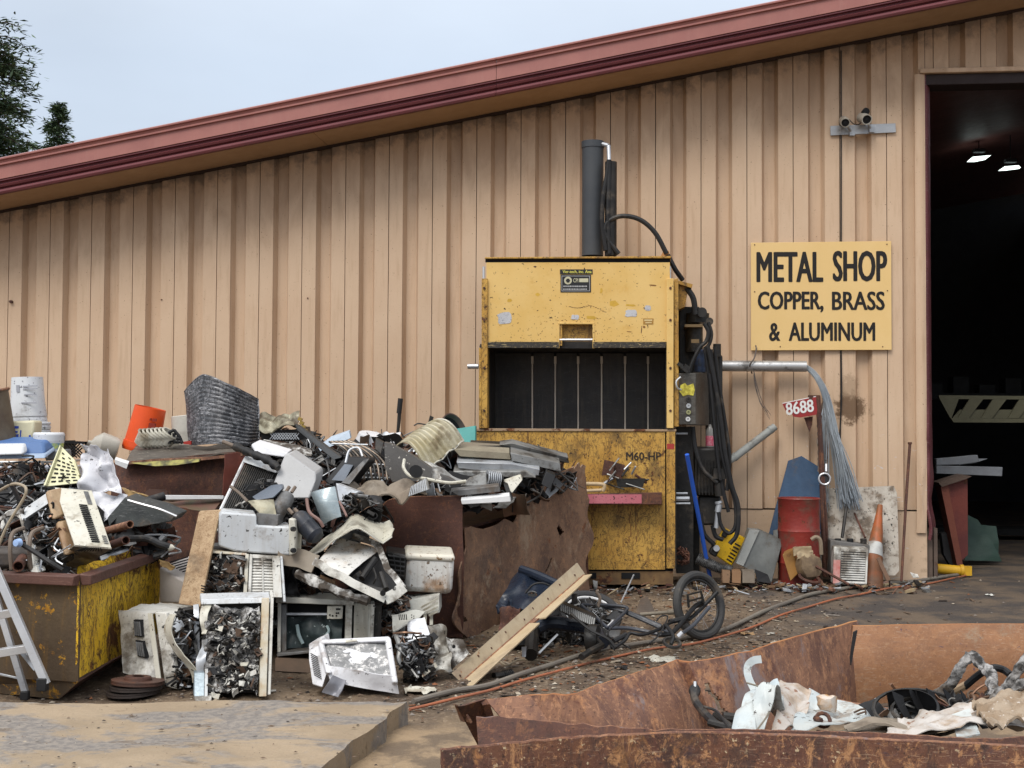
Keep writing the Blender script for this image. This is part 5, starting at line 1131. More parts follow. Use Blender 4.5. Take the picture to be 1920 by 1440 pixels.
mb = MB(); mb.prism([P(244, 868, 9.55), P(300, 864, 9.55), P(375, 860, 9.55), P(372, 866, 9.5), P(330, 872, 9.5), P(290, 874, 9.5)], V((0, .04, .0))); one('yellow_flake_strip', 'thin strip with flaking yellow paint along the dark bin rim', 'strip', mb, mat('flake_yel', (.3, .27, .08), (.05, .045, .03), mixs=14, rough=.7))
mb = MB(); f = Fr([(300, 928, 9.3), (419, 929, 9.35), (419, 936, 9.35), (300, 937, 9.3)], (0, 1, -.2)); f.box(mb, 0, 1, 0, 1, 0, .05); one('white_angle_bar', 'long thin white painted bar lying across the dark bin', 'bar', mb, mat('bright_white_paint', (.72, .72, .72), rough=.4, dirt=.15), bevel=.003)
mb = MB(); mb.prism([P(215, 862, 9.3), P(240, 870, 9.3), P(237, 879, 9.3), P(216, 870, 9.3)], V((0, .03, .02))); one('white_strip_end', 'short white bent strip end beside the crumpled sheet', 'strip', mb, _mc['bright_white_paint'])
mb = MB(); crump(mb, [(300, 940, 9.4), (418, 935, 9.4), (400, 958, 9.3), (310, 950, 9.3)], 10, 5, .02, 5); one('green_brown_plate', 'thin dull plate tucked below the long white bar', 'plate', mb, mat('olive_plate', (.10, .09, .05), (.16, .08, .06), mixs=8, rough=.6))
mb = MB(); crump(mb, [(228, 915, 9.2), (262, 925, 9.1), (285, 932, 9.1), (250, 940, 9.1)], 10, 8, .04, 9, .01); one('tan_foam_scrap', 'torn tan insulation scrap beside the white sheet', 'insulation', mb, mat('tan_foam', (.42, .28, .12), (.3, .2, .1), mixs=12, rough=.9))
mb = MB(); mb.tube([P(260, 944, 8.9), P(308, 930, 9.0)], .03, 12); one('black_bellows', 'short black ribbed tube at the left end of white bar', 'tube', mb, rub)
# dark wedge
mb = MB(); mb.prism([P(234, 932, 8.3), P(252, 940, 8.25), P(292, 950, 8.2), P(332, 966, 8.2), P(321, 978, 8.2), P(262, 988, 8.2), P(204, 988, 8.25), P(200, 972, 8.3)], V((.03, .16, .02))); one('dark_wedge_panel', 'dark grey wedge-shaped plastic panel beside the beige air conditioner', 'panel', mb, mat('dark_panel', (.045, .05, .048), (.03, .033, .033), mixs=5, rough=.45, scratch=.3, scratchcol=(.3, .3, .3), dirt=.3), bevel=.008)
mb = MB(); mb.tube(smooth([P(240, 938, 8.18), P(268, 946, 8.15), P(300, 955, 8.13), P(331, 968, 8.13)]), .008, 6); one('chrome_strip', 'thin bright edge strip on top of the dark wedge panel', 'strip', mb, alu_b)
for k, (x0, y0, x1, y1, r, lab) in enumerate(((190, 998, 244, 983, .024, 'upper rusty pipe end sticking out above yellow bin'), (195, 1026, 236, 1013, .026, 'lower rusty pipe end sticking out above yellow bin'))):
    mb = MB(); mb.tube([P(x0, y0, 8.3), P(x1, y1, 7.9)], r, 14, hollow=True); one('rusty_pipe', lab, 'pipe', mb, rust_bright if k == 0 else rust_dark, group='rusty pipe ends above the yellow bin')
mb = MB(); mb.tube(smooth([P(240, 1010, 8.0), P(275, 1010, 8.0), P(300, 1020, 7.9), P(318, 1026, 7.9)]), .022, 10); t = T('black_hose_end', 'black hose ending in cream cone tip above the yellow bin', 'hose'); t.add('hose', mb, rub); mb = MB(); mb.lathe([(.022, 0), (.018, .02), (0, .04)], P(317, 1026, 7.9), (1, 0, -.1), 10); t.add('cone_tip', mb, beige_p); t.done()
# crumpled white sheet
mb = MB()
crump(mb, [(152, 832, 8.7), (205, 842, 8.65), (229, 928, 8.5), (152, 920, 8.6)], 70, 70, .05, 7, .003, 3.0, edge=.02, fold=.13)
crump(mb, [(158, 915, 8.55), (232, 925, 8.45), (200, 978, 8.3), (176, 960, 8.45)], 50, 40, .05, 7, .003, 5.0, edge=.01, fold=.12)
one('white_sheet', 'crumpled bright white plastic sheet draped over left heap', 'plastic sheet', mb, mat('white_film', (.62, .62, .65), (.57, .57, .60), rough=.35, bump=.1, speck=.35, ssc=30))
# cream perforated plate
t = T('slotted_cream_panel', 'cream moulded panel with rows of dark slots beside white sheet', 'panel'); f = Fr([(116, 838, 8.9), (140, 862, 8.8), (152, 905, 8.6), (88, 912, 8.6)], (0, 1, -.3)); mb = MB(); f.box(mb, 0, 1, 0, 1, 0, .02); t.add('plate', mb, mat('cream_panel', (.62, .60, .38), (.56, .54, .36), rough=.5, dirt=.15), bevel=.004)
for j in range(8):
    for i in range(4 if j > 1 else 2):
        mb = MB(); u = (i + .5 + .2 * (j % 2)) / (4.4 if j > 1 else 2.4); v = .1 + j * .11
        if u > .95: continue
        f.box(mb, u - .07, u + .07, v, v + .035, -.006, .01); t.add('slot', mb, black_m)
mb = MB(); f.box(mb, -.06, 0, 0, 1, -.03, .02); f.box(mb, 1, 1.05, 0, .7, -.02, .02); t.add('flange', mb, _mc['cream_panel'], bevel=.003); t.done()

# ============================================================ yellow bin with rusty rim
Z0 = gz(-2, 7.4) - .01
def at_z(px, py, z):
    d = ray(px, py); return C0 + d * ((z - CAMH) / d.z)
zt = .70
A_ = at_z(-140, 1070, zt); B_ = at_z(150, 1083, zt); C_ = at_z(300, 1032, zt)
def dn(p, z): return V((p.x, p.y, z))
t = T('yellow_bin', 'muddy yellow steel tipping bin with brown rim full of scrap', 'bin')
def wallq(a, b, z0, z1, m, name, seed, inset=0.0, th=.012, **k):
    mb = MB(); crump(mb, [dn(a, z1), dn(b, z1), dn(b, z0), dn(a, z0)], 28, 14, .012, 3, th, seed, **k); return t.add(name, mb, m)
wallq(A_, B_, .12, zt, mudyel, 'front_wall', 1); wallq(B_, C_, .14, zt, yel_dump, 'side_wall', 2)
inn = V((-.1, .35, 0)); mb = MB()
A2, B2, C2 = dn(A_, .12), dn(B_, .12), dn(C_, .14)
mb.hexa([A2, B2, dn(B_ + V((-.13, .07, 0)), .01), dn(A_ + V((0, .1, 0)), .01)], [A2 + V((0, .6, 0)), B2 + V((-.3, .6, 0)), dn(B_ + V((-.3, .6, 0)), .01), dn(A_ + V((0, .6, 0)), .01)]); t.add('tapered_base', mb, mudyel)
mb = MB(); mb.hexa([B2, C2, dn(C_ + V((-.2, -.02, 0)), .02), dn(B_ + V((-.13, .07, 0)), .01)], [B2 + V((-.3, .3, 0)), C2 + V((-.5, .1, 0)), dn(C_ + V((-.5, .1, 0)), .02), dn(B_ + V((-.4, .4, 0)), .01)]); t.add('tapered_side', mb, rust_dark)
D_ = C_ + (A_ - B_); 
wallq(C_, D_, .2, zt, rust_dark, 'rear_wall', 4)
rimm = mat('rim_primer_brown', (.10, .045, .033), (.07, .033, .026), rough=.55, rust=.15, scratch=.2, scratchcol=(.35, .2, .15), dirt=.15)
n1 = (B_ - A_).cross(UP).normalized(); n2 = (C_ - B_).cross(UP).normalized()
for a, b, n in ((A_, B_, n1), (B_, C_, n2)):
    if n.y > 0: n = -n
    mb = MB(); d = (b - a).normalized(); a0 = a - n * .01; b0 = b - n * .01
    mb.prism([a0 + UP * .02, a0 + n * .07 + UP * .012, a0 + n * .075 - UP * .04, a0 + n * .02 - UP * .045], b0 - a0); t.add('rim', mb, rimm, bevel=.005)
mb = MB(); crump(mb, [P(148, 1060, 7.55), P(296, 1020, 8.9), P(298, 1036, 8.9), P(150, 1086, 7.45)], 16, 4, .015, 6, .008, edge=.02); t.add('bent_flange', mb, yel_dump)
mb = MB(); q = P(160, 1104, 7.42); mb.prism([q + V((-.015, -.02, .05)), q + V((.018, .0, .05)), q + V((.014, 0, -.03)), q + V((-.005, -.02, -.03))], V((0, .02, 0))); t.add('slot_hole', mb, black_m); t.done()

# aluminium ladder at the left edge
t = T('aluminium_ladder', 'silver aluminium stepladder leaning in front of yellow bin at left edge', 'ladder')
Ya = 6.95
def rail(p, q, w, dep, m=alu_b, name='rail'):
    a = P(*p); b = P(*q); d = (b - a).normalized(); s = d.cross(V((0, -1, 0))).normalized() * w / 2; mb = MB(); e = V((0, dep, 0)); mb.hexa([a - s, a + s, b + s, b - s], [a - s + e, a + s + e, b + s + e, b - s + e]); return t.add(name, mb, m, bevel=.002)
rail((-40, 1000, Ya), (85, 1284, Ya - .1), .042, .03); rail((-28, 1060, Ya + .25), (46, 1300, Ya + .2), .034, .03)
for k, (x0, y0, x1, y1) in enumerate(((-30, 1160, 24, 1149), (-30, 1230, 52, 1217))):
    rail((x0, y0, Ya + .02), (x1, y1, Ya - .02), .042, .08, name='step')
rail((40, 1222, Ya + .1), (66, 1254, Ya - .02), .03, .01, galv, 'brace'); rail((-10, 1262, Ya + .3), (34, 1272, Ya + .26), .012, .01, galv, 'brace')
mb = MB(); mb.box(P(80, 1283, Ya - .08), (.055, .05, .07)); mb2 = MB(); mb2.box(P(47, 1304, Ya + .2), (.045, .04, .05)); t.add('rubber_foot', mb, rub, bevel=.006); t.add('rubber_foot', mb2, rub, bevel=.006); t.done()

# things on top of the yellow bin
t = T('beige_air_conditioner', 'beige window air conditioner case tipped on top of yellow bin', 'air conditioner')
f = Fr([(103, 914, 7.75), (172, 920, 7.75), (209, 1028, 7.4), (140, 1022, 7.35)], (-.75, .55, -.45), 0, 5)
mb = MB(); f.face(mb, 12, 14, .002, 6, .012, 1); fp = t.add('front_shell', mb, beige_p)
for k in range(20):
    mb = MB(); v = .28 + k * .033; f.box(mb, .50, .71, v, v + .015, -.009, .006); t.add('louvre_slot', mb, black_m, sub=fp)
mb = MB()
for k in range(4): f.box(mb, .76 + k * .03, .775 + k * .03, .03, .26, -.008, .004)
for k in range(5): f.box(mb, .84, .95, .80 + k * .03, .81 + k * .03, -.008, .004)
t.add('small_vents', mb, scrapm[3], sub=fp, stuff=True)
mb = MB(); mb.hexa([f.p(0, 1, .0), f.p(1, 1, 0), f.p(.9, 1.0, .24), f.p(-.05, 1.0, .24)], [f.p(0, 1, 0) + V((0, 0, -.01)), f.p(1, 1, 0) + V((0, 0, -.01)), P(135, 1072, 7.6), P(95, 1066, 7.6)])
mb = MB(); crump(mb, [P(139, 1023, 7.36), P(209, 1029, 7.38), P(150, 1068, 7.7), P(96, 1052, 7.6)], 16, 8, .008, 6, .01); t.add('side_shell', mb, mat('grubby_shell', (.36, .34, .28), (.2, .18, .14), mixs=5, rough=.6, dirt=.6, speck=.4))
for k in range(10):
    mb = MB(); a = P(158 + k * 3.4, 1027, 7.35); mb.tube([a, a + (P(130 + k * 4, 1042, 7.45) - P(160, 1030, 7.36)) * .5 + V((0, -.012, 0))], .003, 4); t.add('side_slot', mb, black_m)
t.done()
t = T('air_conditioner_core', 'black condenser coil in white frame beside the beige shell', 'air conditioner')
f = Fr([(46, 960, 7.65), (100, 922, 7.7), (132, 1040, 7.42), (76, 1068, 7.4)], (.3, .9, .1), .006, 5)
mb = MB(); f.face(mb, 18, 22, .012, 9, .05, 3, fold=.01); t.add('coil', mb, coil)
mb = MB(); f.box(mb, -.03, .05, 0, 1.0, -.05, .03); t.add('frame', mb, white_p, bevel=.003); mb = MB(); f.box(mb, 0, 1, -.02, .14, -.05, .03); k = t.add('frame', mb, blue_w, bevel=.003)
guts(t, f, 90, .02, .06, .08, .92, .18, .95)
mb = MB(); f.box(mb, .95, 1.12, -.03, .42, -.07, .06); t.add('brass_duct', mb, mat('stained_tan', (.42, .30, .18), (.25, .15, .08), mixs=6, rough=.5, dirt=.3), bevel=.02); mb = MB(); f.box(mb, .94, 1.14, .47, 1.0, -.05, .06); t.add('brass_duct', mb, _mc['stained_tan'], bevel=.02)
mb = MB()
for k in range(9): u = rs.random(); v = rs.random(); mb.tube(smooth([f.p(u, v, -.03), f.p(u + rs.uniform(-.15, .15), v + .1, -.05), f.p(u + rs.uniform(-.2, .2), v + .22, -.03)], 3), .006, 5)
t.add('pipe_stubs', mb, galv, stuff=True); mb = MB(); f.box(mb, -.05, .15, .93, 1.05, -.07, .0); t.add('corner_bracket', mb, white_p, bevel=.004); t.done()
# wires, hoses, axle
t = T('tan_conduit', 'bent tan conduit rod arching over the black wire tangle', 'rod'); mb = MB(); mb.tube(smooth([P(-5, 1030, 7.5), P(14, 985, 7.5), P(44, 935, 7.5), P(49, 918, 7.5), P(42, 910, 7.55), P(22, 908, 7.6), P(-10, 925, 7.7)], 6), .009, 7); t.add('rod', mb, mat('tan_rod', (.34, .28, .2), rough=.5)); t.done()
mb = MB(); mb.prism([P(11, 897, 7.6), P(16, 895, 7.6), P(37, 937, 7.6), P(32, 940, 7.6)], V((0, .03, 0))); one('black_flat_bar', 'short black flat bar standing in the wire tangle at left', 'bar', mb, scrapm[4])
t = T('black_rod_with_cap', 'black rod with round blue cap lying across the scrap', 'rod'); mb = MB(); mb.tube(smooth([P(36, 1018, 7.3), P(60, 1032, 7.3), P(90, 1052, 7.25), P(117, 1069, 7.25)], 4), .014, 8); t.add('rod', mb, rub); mb = MB(); mb.lathe([(0, .03), (.02, .028), (.026, 0), (0, 0)], P(36, 1018, 7.28), (-.4, -1, .1), 14); t.add('blue_cap', mb, mat('cap_blue', (.35, .5, .8), rough=.3)); t.done()
t = T('exhaust_clamp_pipe', 'rusty brown pipe held by two curved straps above bin rim', 'pipe'); mb = MB(); mb.tube([P(60, 1020, 7.9), P(34, 1062, 7.25)], .032, 16, hollow=True); t.add('pipe', mb, rust_dark)
for x in (22, 58):
    mb = MB(); mb.tube(smooth([P(x + 22, 990, 7.5), P(x + 2, 1000, 7.4), P(x - 3, 1030, 7.35), P(x, 1068, 7.35)], 5), .013, 8); t.add('strap', mb, mat('strap_brown', (.17, .13, .10), rough=.6))
t.done()
mb = MB(); mb.box(P(20, 1045, 7.55), (.42, .2, .12)); one('dark_tank_casting', 'dark greasy casting lying in the bin behind the strapped pipe', 'casting', mb, mat('cast_dark', (.07, .06, .055), rough=.6, dirt=.3), bevel=.03)
mb = MB(); crump(mb, [P(-10, 970, 7.6), P(48, 950, 7.6), P(46, 962, 7.6), P(-10, 978, 7.6)], 14, 3, .03, 12, .01, edge=.02); one('torn_edge_strip', 'torn white-edged strip across the wires at left edge', 'strip', mb, mottle)

# ============================================================ big rusty container in the middle
t = T('rusty_container', 'large torn rusty steel container heaped with scrap in front of baler', 'container')
cA = (868, 930, 9.35); 
mb = MB()
def cl(u, v):
    x = 708 + 160 * u; ty = 930 + 14 * (1 - u) ** 3 + 18 * max(0, .12 - u) * 8; by = 1196 - 6 * (1 - u)
    p = P(x, ty + (by - ty) * v, 9.35 + .1 * (1 - u)); return p + nv3(p, 3) * .012
mb.sheet(cl, 24, 30, .012); t.add('front_wall', mb, mat('container_brown', (.105, .045, .032), (.075, .034, .026), mixs=3, rough=.6, rust=.22, rustcol=(.30, .13, .05), rust2=(.14, .05, .03), rsc=5, scratch=.25, scratchcol=(.3, .14, .08), bump=.2, grain=.2, extra=rustx((.26, .10, .04), (.05, .025, .02), .45, (1, 1, .6))))
mb = MB()
topc = [(0, 990), (.08, 985), (.2, 992), (.30, 975), (.36, 985), (.40, 960), (.44, 935), (.5, 915), (.62, 905), (.66, 912), (.70, 905), (.76, 892), (.82, 897), (.86, 882), (.9, 880), (.94, 866), (.955, 880), (.97, 872), (1, 876)]
def lerpt(l, u):
    for (a, b), (c, d) in zip(l, l[1:]):
        if u <= c: return b + (d - b) * (u - a) / (c - a)
    return l[-1][1]
def cr(u, v):
    x = 869 + 228 * u + 12 * v * u; Y = 9.36 + 1.55 * u; ty = lerpt(topc, u); by = 1198 - 84 * u ** 1.0 + (6 * noise.noise(V((u * 9, 0, 0))))
    p = P(x, ty + (by - ty) * v, Y); d = nv3(p, 2.2, 3) * .15 + nv3(p, 4.5, 8) * .09; q_ = noise.noise(p * 3.2 + V((4, 1, 7))); d.x += abs(q_) * .14
    k = math.sin(math.pi * min(1, max(0, (u - .55) / .35))) * math.sin(math.pi * min(1, max(0, (v - .45) / .5)))
    return p + V((-.6, -.8, 0)) * (d.x + .05 * k - .16 * max(0, .25 - v) * (1 if u > .4 else 0)) + V((0, 0, d.z * .15))
def hole(u, v):
    for a, b, w, h, s in ((.10, .78, .016, .07, .12), (.83, .42, .02, .045, .25), (.70, .66, .012, .055, -.1)):
        if abs(u - a - (v - b) * s) < w and abs(v - b) < h: return False
    return True
mb.sheet(cr, 170, 130, .012, keep=hole); t.add('side_wall', mb, mat('container_rust', (.25, .145, .09), (.16, .09, .058), mixs=2.2, rough=.68, rust=.22, rustcol=(.22, .09, .04), rust2=(.08, .04, .03), rsc=3.5, scratch=.25, scratchcol=(.34, .2, .12), bump=.2, dirt=.3, dirtcol=(.07, .05, .04), dsc=2, grain=.2, extra=rustx((.36, .19, .10), (.085, .05, .038), .8, (1, 1, .75), (.34, .25, .17), .7)))
mb = MB(); a = [cr(1, 0), cr(1, 1)]; mb.prism([a[0] - UP * .12, a[1], a[1] + V((-1.2, .3, 0)), a[0] + V((-1.2, .3, -.12))], V((0, .02, 0))); t.add('rear_wall', mb, rust_dark)
mb = MB(); mb.prism([cl(.02, .2) + V((0, .35, 0)), cl(.98, .25) + V((0, .35, 0)), cr(.95, .3) + V((-.2, .2, 0)), cr(1, .3) + V((-1.2, .6, 0))], UP * -.02); t.add('floor_plate', mb, rust_dark)
mb = MB(); mb.tube([cl(k / 20, 0) for k in range(21)], .008, 6); t.add('edge_bead', mb, rust_bright)
mb = MB(); crump(mb, [cr(.80, .0), cr(.95, .0), cr(.93, .16), cr(.74, .14)], 10, 8, .02, 7, .012)
for v in mb.v: v += V((-.05, -.10, 0))
t.add('folded_flap', mb, _mc['container_rust']); t.done()

# ============================================================ row of dead air conditioners
# crushed unit with wavy grille, front left
t = T('crushed_air_conditioner', 'crushed off-white air conditioner standing beside yellow bin with wavy torn side', 'air conditioner')
f = Fr([(222, 1146, 7.75), (300, 1150, 7.65), (322, 1290, 7.5), (234, 1262, 7.6)], (.5, .8, .05), .02, 3)
mb = MB(); f.face(mb, 20, 24, .02, 5, .008, 2, fold=.015, w=0, u0=0, u1=.74); fs_ = t.add('front_case', mb, white_p)
mb = MB(); f.face(mb, 6, 24, .004, 5, .008, 2, w=-.02, u0=.76, u1=.86); t.add('edge_strip', mb, beige_p)
mb = MB(); f.box(mb, .86, 1.12, 0, 1, .0, .03); t.add('side_case', mb, white_p, bevel=.006)
for v in (.10, .40):
    mb = MB(); f.box(mb, .42, .60, v, v + .24, -.022, .01); k = t.add('vent_hole', mb, black_m); 
    for i in range(4):
        mb = MB(); f.box(mb, .44 + i * .04, .455 + i * .04, v + .02, v + .22, -.03, -.02); t.add('vent_bar', mb, scrapm[3], sub=k)
mb = MB(); crump(mb, [P(222, 1146, 7.75), P(300, 1131, 8.2), P(362, 1134, 8.1), P(330, 1152, 7.65)], 16, 6, .015, 6, .006, edge=.01); t.add('top_case', mb, white_p)
mb = MB(); crump(mb, [P(325, 1150, 7.7), P(372, 1140, 7.85), P(378, 1300, 7.65), P(328, 1290, 7.6)], 24, 34, .06, 9, .03, 4, fold=.06); t.add('black_core', mb, coil); guts(t, Fr([P(330, 1155, 7.6), P(366, 1150, 7.7), P(372, 1292, 7.55), P(330, 1285, 7.5)], (0, 1, 0)), 90, .02, .06)
mb = MB()
def wav(u, v):
    x = 334 - 16 * math.sin(v * 5.2 + .3) + 10 * v - 4 + (18 * max(0, v - .6) / .4); y = 1152 + 128 * v
    return P(x + (u - .5) * 13, y, 7.45 - .05 * u) + nv3(V((u, v * 3, 0)), 3) * .004
mb.sheet(wav, 4, 60, .006); t.add('wavy_grille', mb, beige_p)
mb = MB(); crump(mb, [P(362, 1134, 7.7), P(372, 1134, 7.7), P(378, 1300, 7.55), P(366, 1230, 7.6)], 4, 16, .02, 7, .008); t.add('rear_strip', mb, galv); t.done()
# rotors
for st, (x, y, r, n, lab) in enumerate(((258, 1300, .150, 1, ''),)):
    labs = ['topmost rusty brake disc of the pile in front of crushed air conditioner', 'middle dark brake disc under the topmost one', 'lowest dark brake disc lying on the ground']
    for k in range(3):
        q = G(x + (-8, -3, 0)[k], 1304) ; q = q + V((0, 0, .012 + .028 * k)); tt = T('brake_disc', labs[2 - k], 'brake disc', 'pile of rusty brake discs')
        mb = MB(); mb.lathe([(.03, 0), (r, 0), (r, .007), (r - .002, .008), (r - .002, .014), (r, .015), (r, .022), (.085, .022), (.08, .022), (.078, .036), (.035, .036), (.03, .02), (.03, 0)], q, V((.04 * (k - 1), .03 * k, 1)), 30)
        tt.add('disc', mb, mat('disc_rust_top', (.10, .045, .03), (.05, .032, .027), rough=.6, rust=.3) if k == 2 else mat('disc_dark', (.03, .024, .022), (.05, .036, .03), rough=.6))
        mb = MB(); mb.lathe([(.032, .036), (.075, .036), (.072, .042), (.034, .042)], q, V((.04 * (k - 1), .03 * k, 1)), 24); tt.add('hub', mb, rust_dark); tt.done()
# mud filled unit
t = T('gutted_air_conditioner', 'upright gutted air conditioner frame packed with clotted grey debris', 'air conditioner')
f = Fr([(376, 1122, 7.55), (510, 1120, 7.5), (503, 1306, 7.28), (368, 1308, 7.3)], (-.24, .97, .02), .012, 4)
def fo(u, v):
    p = f.p(.14 + .72 * u, .10 + .86 * v, .03); n = nv3(p, 9, 2); m = nv3(p, 22, 6); o = nv3(p, 45, 1)
    return p + V((n.x * .03, -abs(n.y) * .09 - abs(m.y) * .055 - abs(o.x) * .02 + .03, m.z * .03 + n.z * .02))
mb = MB(); mb.sheet(fo, 130, 150, .004); t.add('clotted_filling', mb, foam)
mb = MB(); f.box(mb, .1, .9, .08, .98, .06, .3); t.add('body', mb, coil)
mb = MB(); f.box(mb, 0, .98, 0, .055, -.02, .22); t.add('top_rail', mb, blue_w, bevel=.004)
mb = MB(); f.box(mb, .87, .97, 0, 1, -.03, .2); t.add('side_rail', mb, mat('stained_cream_rail', (.52, .50, .43), (.42, .33, .2), mixs=5, rough=.5, streak=.8, streakcol=(.35, .18, .08), dirt=.2), bevel=.004)
mb = MB(); f.box(mb, .985, 1.03, -.02, .99, -.01, .2); t.add('side_rail', mb, white_p, bevel=.004)
mb = MB(); crump(mb, [f.p(0, .02, -.02), f.p(.14, .02, -.03), f.p(.10, .36, -.02), f.p(.03, .36, -.02)], 8, 14, .02, 7, .006, fold=.03); t.add('bent_strip', mb, beige_p)
mb = MB(); crump(mb, [f.p(.03, .42, 0), f.p(.13, .42, -.01), f.p(.12, .95, -.01), f.p(-.02, .95, 0)], 8, 20, .03, 8, .006, fold=.04); t.add('left_plate', mb, galv)
mb = MB(); f.box(mb, -.04, .1, .74, .97, -.03, .04); t.add('steel_pocket', mb, mat('zinc_blue', (.30, .36, .40), (.22, .27, .30), rough=.4, metal=.4, dirt=.3), bevel=.004)
mb = MB(); f.box(mb, -.03, .2, .965, 1.01, -.06, .03); t.add('foot_bracket', mb, white_p, bevel=.003)
mb = MB(); f.box(mb, .1, .14, .7, .97, -.05, -.03); t.add('fin_strip', mb, blue_w)
guts(t, f, 330, .008, .03, .16, .84, .13, .95, w=-.045, wts=(8, 8, 4, 4, 6, 0, 3, 4, 8, 0), kinds=('plate', 'strip', 'box', 'bent', 'plate'))
for k in range(7):
    mb = MB(); u, v = rs.uniform(.18, .8), rs.uniform(.12, .95); crump(mb, [f.p(u, v, -.03), f.p(u + .12, v + rs.uniform(-.03, .03), -.05), f.p(u + .1, v + .05, -.05), f.p(u, v + .03, -.04)], 6, 4, .02, 12, .004, seed=k); t.add('torn_strip', mb, rs.choice((beige_p, mottle, alu)))
t.done()
# louvred unit behind, second row
t = T('louvred_air_conditioner', 'air conditioner with curved white grille lying under light grey panel', 'air conditioner')
f = Fr([(394, 1034, 8.3), (526, 1042, 8.3), (532, 1120, 8.2), (380, 1118, 8.2)], (-.2, 1, 0), .006)
mb = MB(); f.box(mb, 0, 1, 0, 1, .03, .4); t.add('body', mb, grease)
mb = MB(); f.face(mb, 30, 26, .03, 14, .01, 3, u0=.01, u1=.5, v0=.02, v1=.96, w=.02, fold=.06); t.add('dirty_coil', mb, mat('brown_coil', (.06, .045, .035), (.16, .13, .10), mixs=25, rough=.7, bump=.6, dirt=.4))
guts(t, f, 80, .02, .055, .03, .48, .08, .95, wts=(0, 6, 6, 3, 2, 4, 8))
mb = MB(); f.box(mb, 0, .52, -.02, .03, -.02, .1); f.box(mb, .50, .55, 0, 1, -.02, .06); t.add('frame_bar', mb, mat('stained_cream_rail', (.5, .5, .5)), bevel=.003)
mb = MB(); f.box(mb, .56, .60, .0, 1, -.03, .05); f2 = mb; f.box(mb, .87, .98, 0, 1, -.03, .05); f.box(mb, .60, .87, 0, .08, -.03, .03); t.add('grille_frame', mb, white_p, bevel=.003)
mb = MB(); f.box(mb, .595, .875, .08, 1, .005, .02); t.add('grille_back', mb, black_m)
for k in range(13):
    mb = MB(); v = .11 + k * .069; b_ = .02 * math.sin(k * .2); mb.tube([f.p(.60, v, 0), f.p(.735 + .02, v - .012, -.02), f.p(.87, v, 0)], .0095, 5); t.add('grille_slat', mb, white_p)
mb = MB(); mb.tube([f.p(.735 + .02 * math.sin(q), .05 + q * .95, -.03) for q in [k / 10 for k in range(11)]], .006, 5); t.add('grille_rib', mb, white_p)
mb = MB(); f.box(mb, .985, 1.02, 0, 1.1, -.03, .3); t.add('end_plate', mb, blue_w, bevel=.004); t.done()
# light grey panel box
t = T('appliance_cabinet', 'long pale grey appliance cabinet lying above the louvred unit', 'cabinet')
f = Fr([(412, 958, 8.35), (484, 958, 8.35), (478, 1034, 8.3), (410, 1026, 8.3)], (.1, 1, .0))
mb = MB(); mb.prism([P(416, 960, 8.3), P(481, 965, 8.3), P(481, 985, 8.3), P(520, 987, 8.3), P(546, 988, 8.3), P(544, 1042, 8.3), P(440, 1034, 8.3), P(410, 1024, 8.3), P(411, 966, 8.3)], V((-.07, .28, .01))); t.add('case', mb, blue_w, bevel=.012)
mb = MB(); mb.prism([P(481, 962, 8.33), P(522, 966, 8.33), P(520, 988, 8.33), P(481, 986, 8.33)], V((0, .2, 0))); t.add('dark_inside', mb, scrapm[3])
mb = MB(); mb.prism([P(541, 972, 8.25), P(552, 974, 8.25), P(555, 998, 8.25), P(553, 1038, 8.25), P(542, 1042, 8.25)], V((0, .25, 0))); t.add('end_cap', mb, beige_p, bevel=.008)
for y in (992, 1032): mb = MB(); mb.tube([P(548, y, 8.22), P(552, y, 8.2)], .016, 8); t.add('rubber_foot', mb, rub)
t.done()
# wooden board
mb = MB(); f = Fr([(373, 960, 8.45), (413, 958, 8.45), (375, 1138, 7.95), (334, 1132, 7.95)], (.1, 1, .25), .006, 2); f.box(mb, 0, 1, 0, 1, 0, .035); one('wooden_board', 'weathered bare wooden board leaning in front of rusty hopper bin', 'board', mb, wood_m, bevel=.003)
# beige shell lying behind the bin
t = T('beige_shell', 'beige air conditioner shell with side slots behind yellow bin', 'air conditioner')
mb = MB(); mb.prism([P(298, 1064, 8.5), P(345, 1090, 8.4), P(340, 1131, 8.4), P(299, 1131, 8.5)], V((.25, .35, .1))); t.add('shell', mb, mat('mauve_beige', (.50, .46, .43), (.46, .42, .39), rough=.5, dirt=.1), bevel=.01)
for k in range(9):
    mb = MB(); a = P(308 + k * 6, 1064 + k * 3.2, 8.48); mb.tube([a + V((.02, -.02, .03)), a + V((.13, .1, .06))], .004, 4); t.add('slot', mb, black_m)
mb = MB()
for k in range(6): mb.tube([P(377, 1098 + k * 5, 7.93), P(385, 1100 + k * 5, 7.93)], .004, 4)
t.add('edge_slots', mb, black_m, stuff=True)
t.done()
mb = MB(); crump(mb, [(298, 1048, 8.4), (330, 1062, 8.4), (322, 1070, 8.4), (300, 1062, 8.4)], 8, 5, .03, 9, .006, edge=.02); one('yellow_foam_scrap', 'torn yellowish foam scrap at rear corner of yellow bin', 'scrap', mb, mat('tan_foam', (.4, .3, .1)))
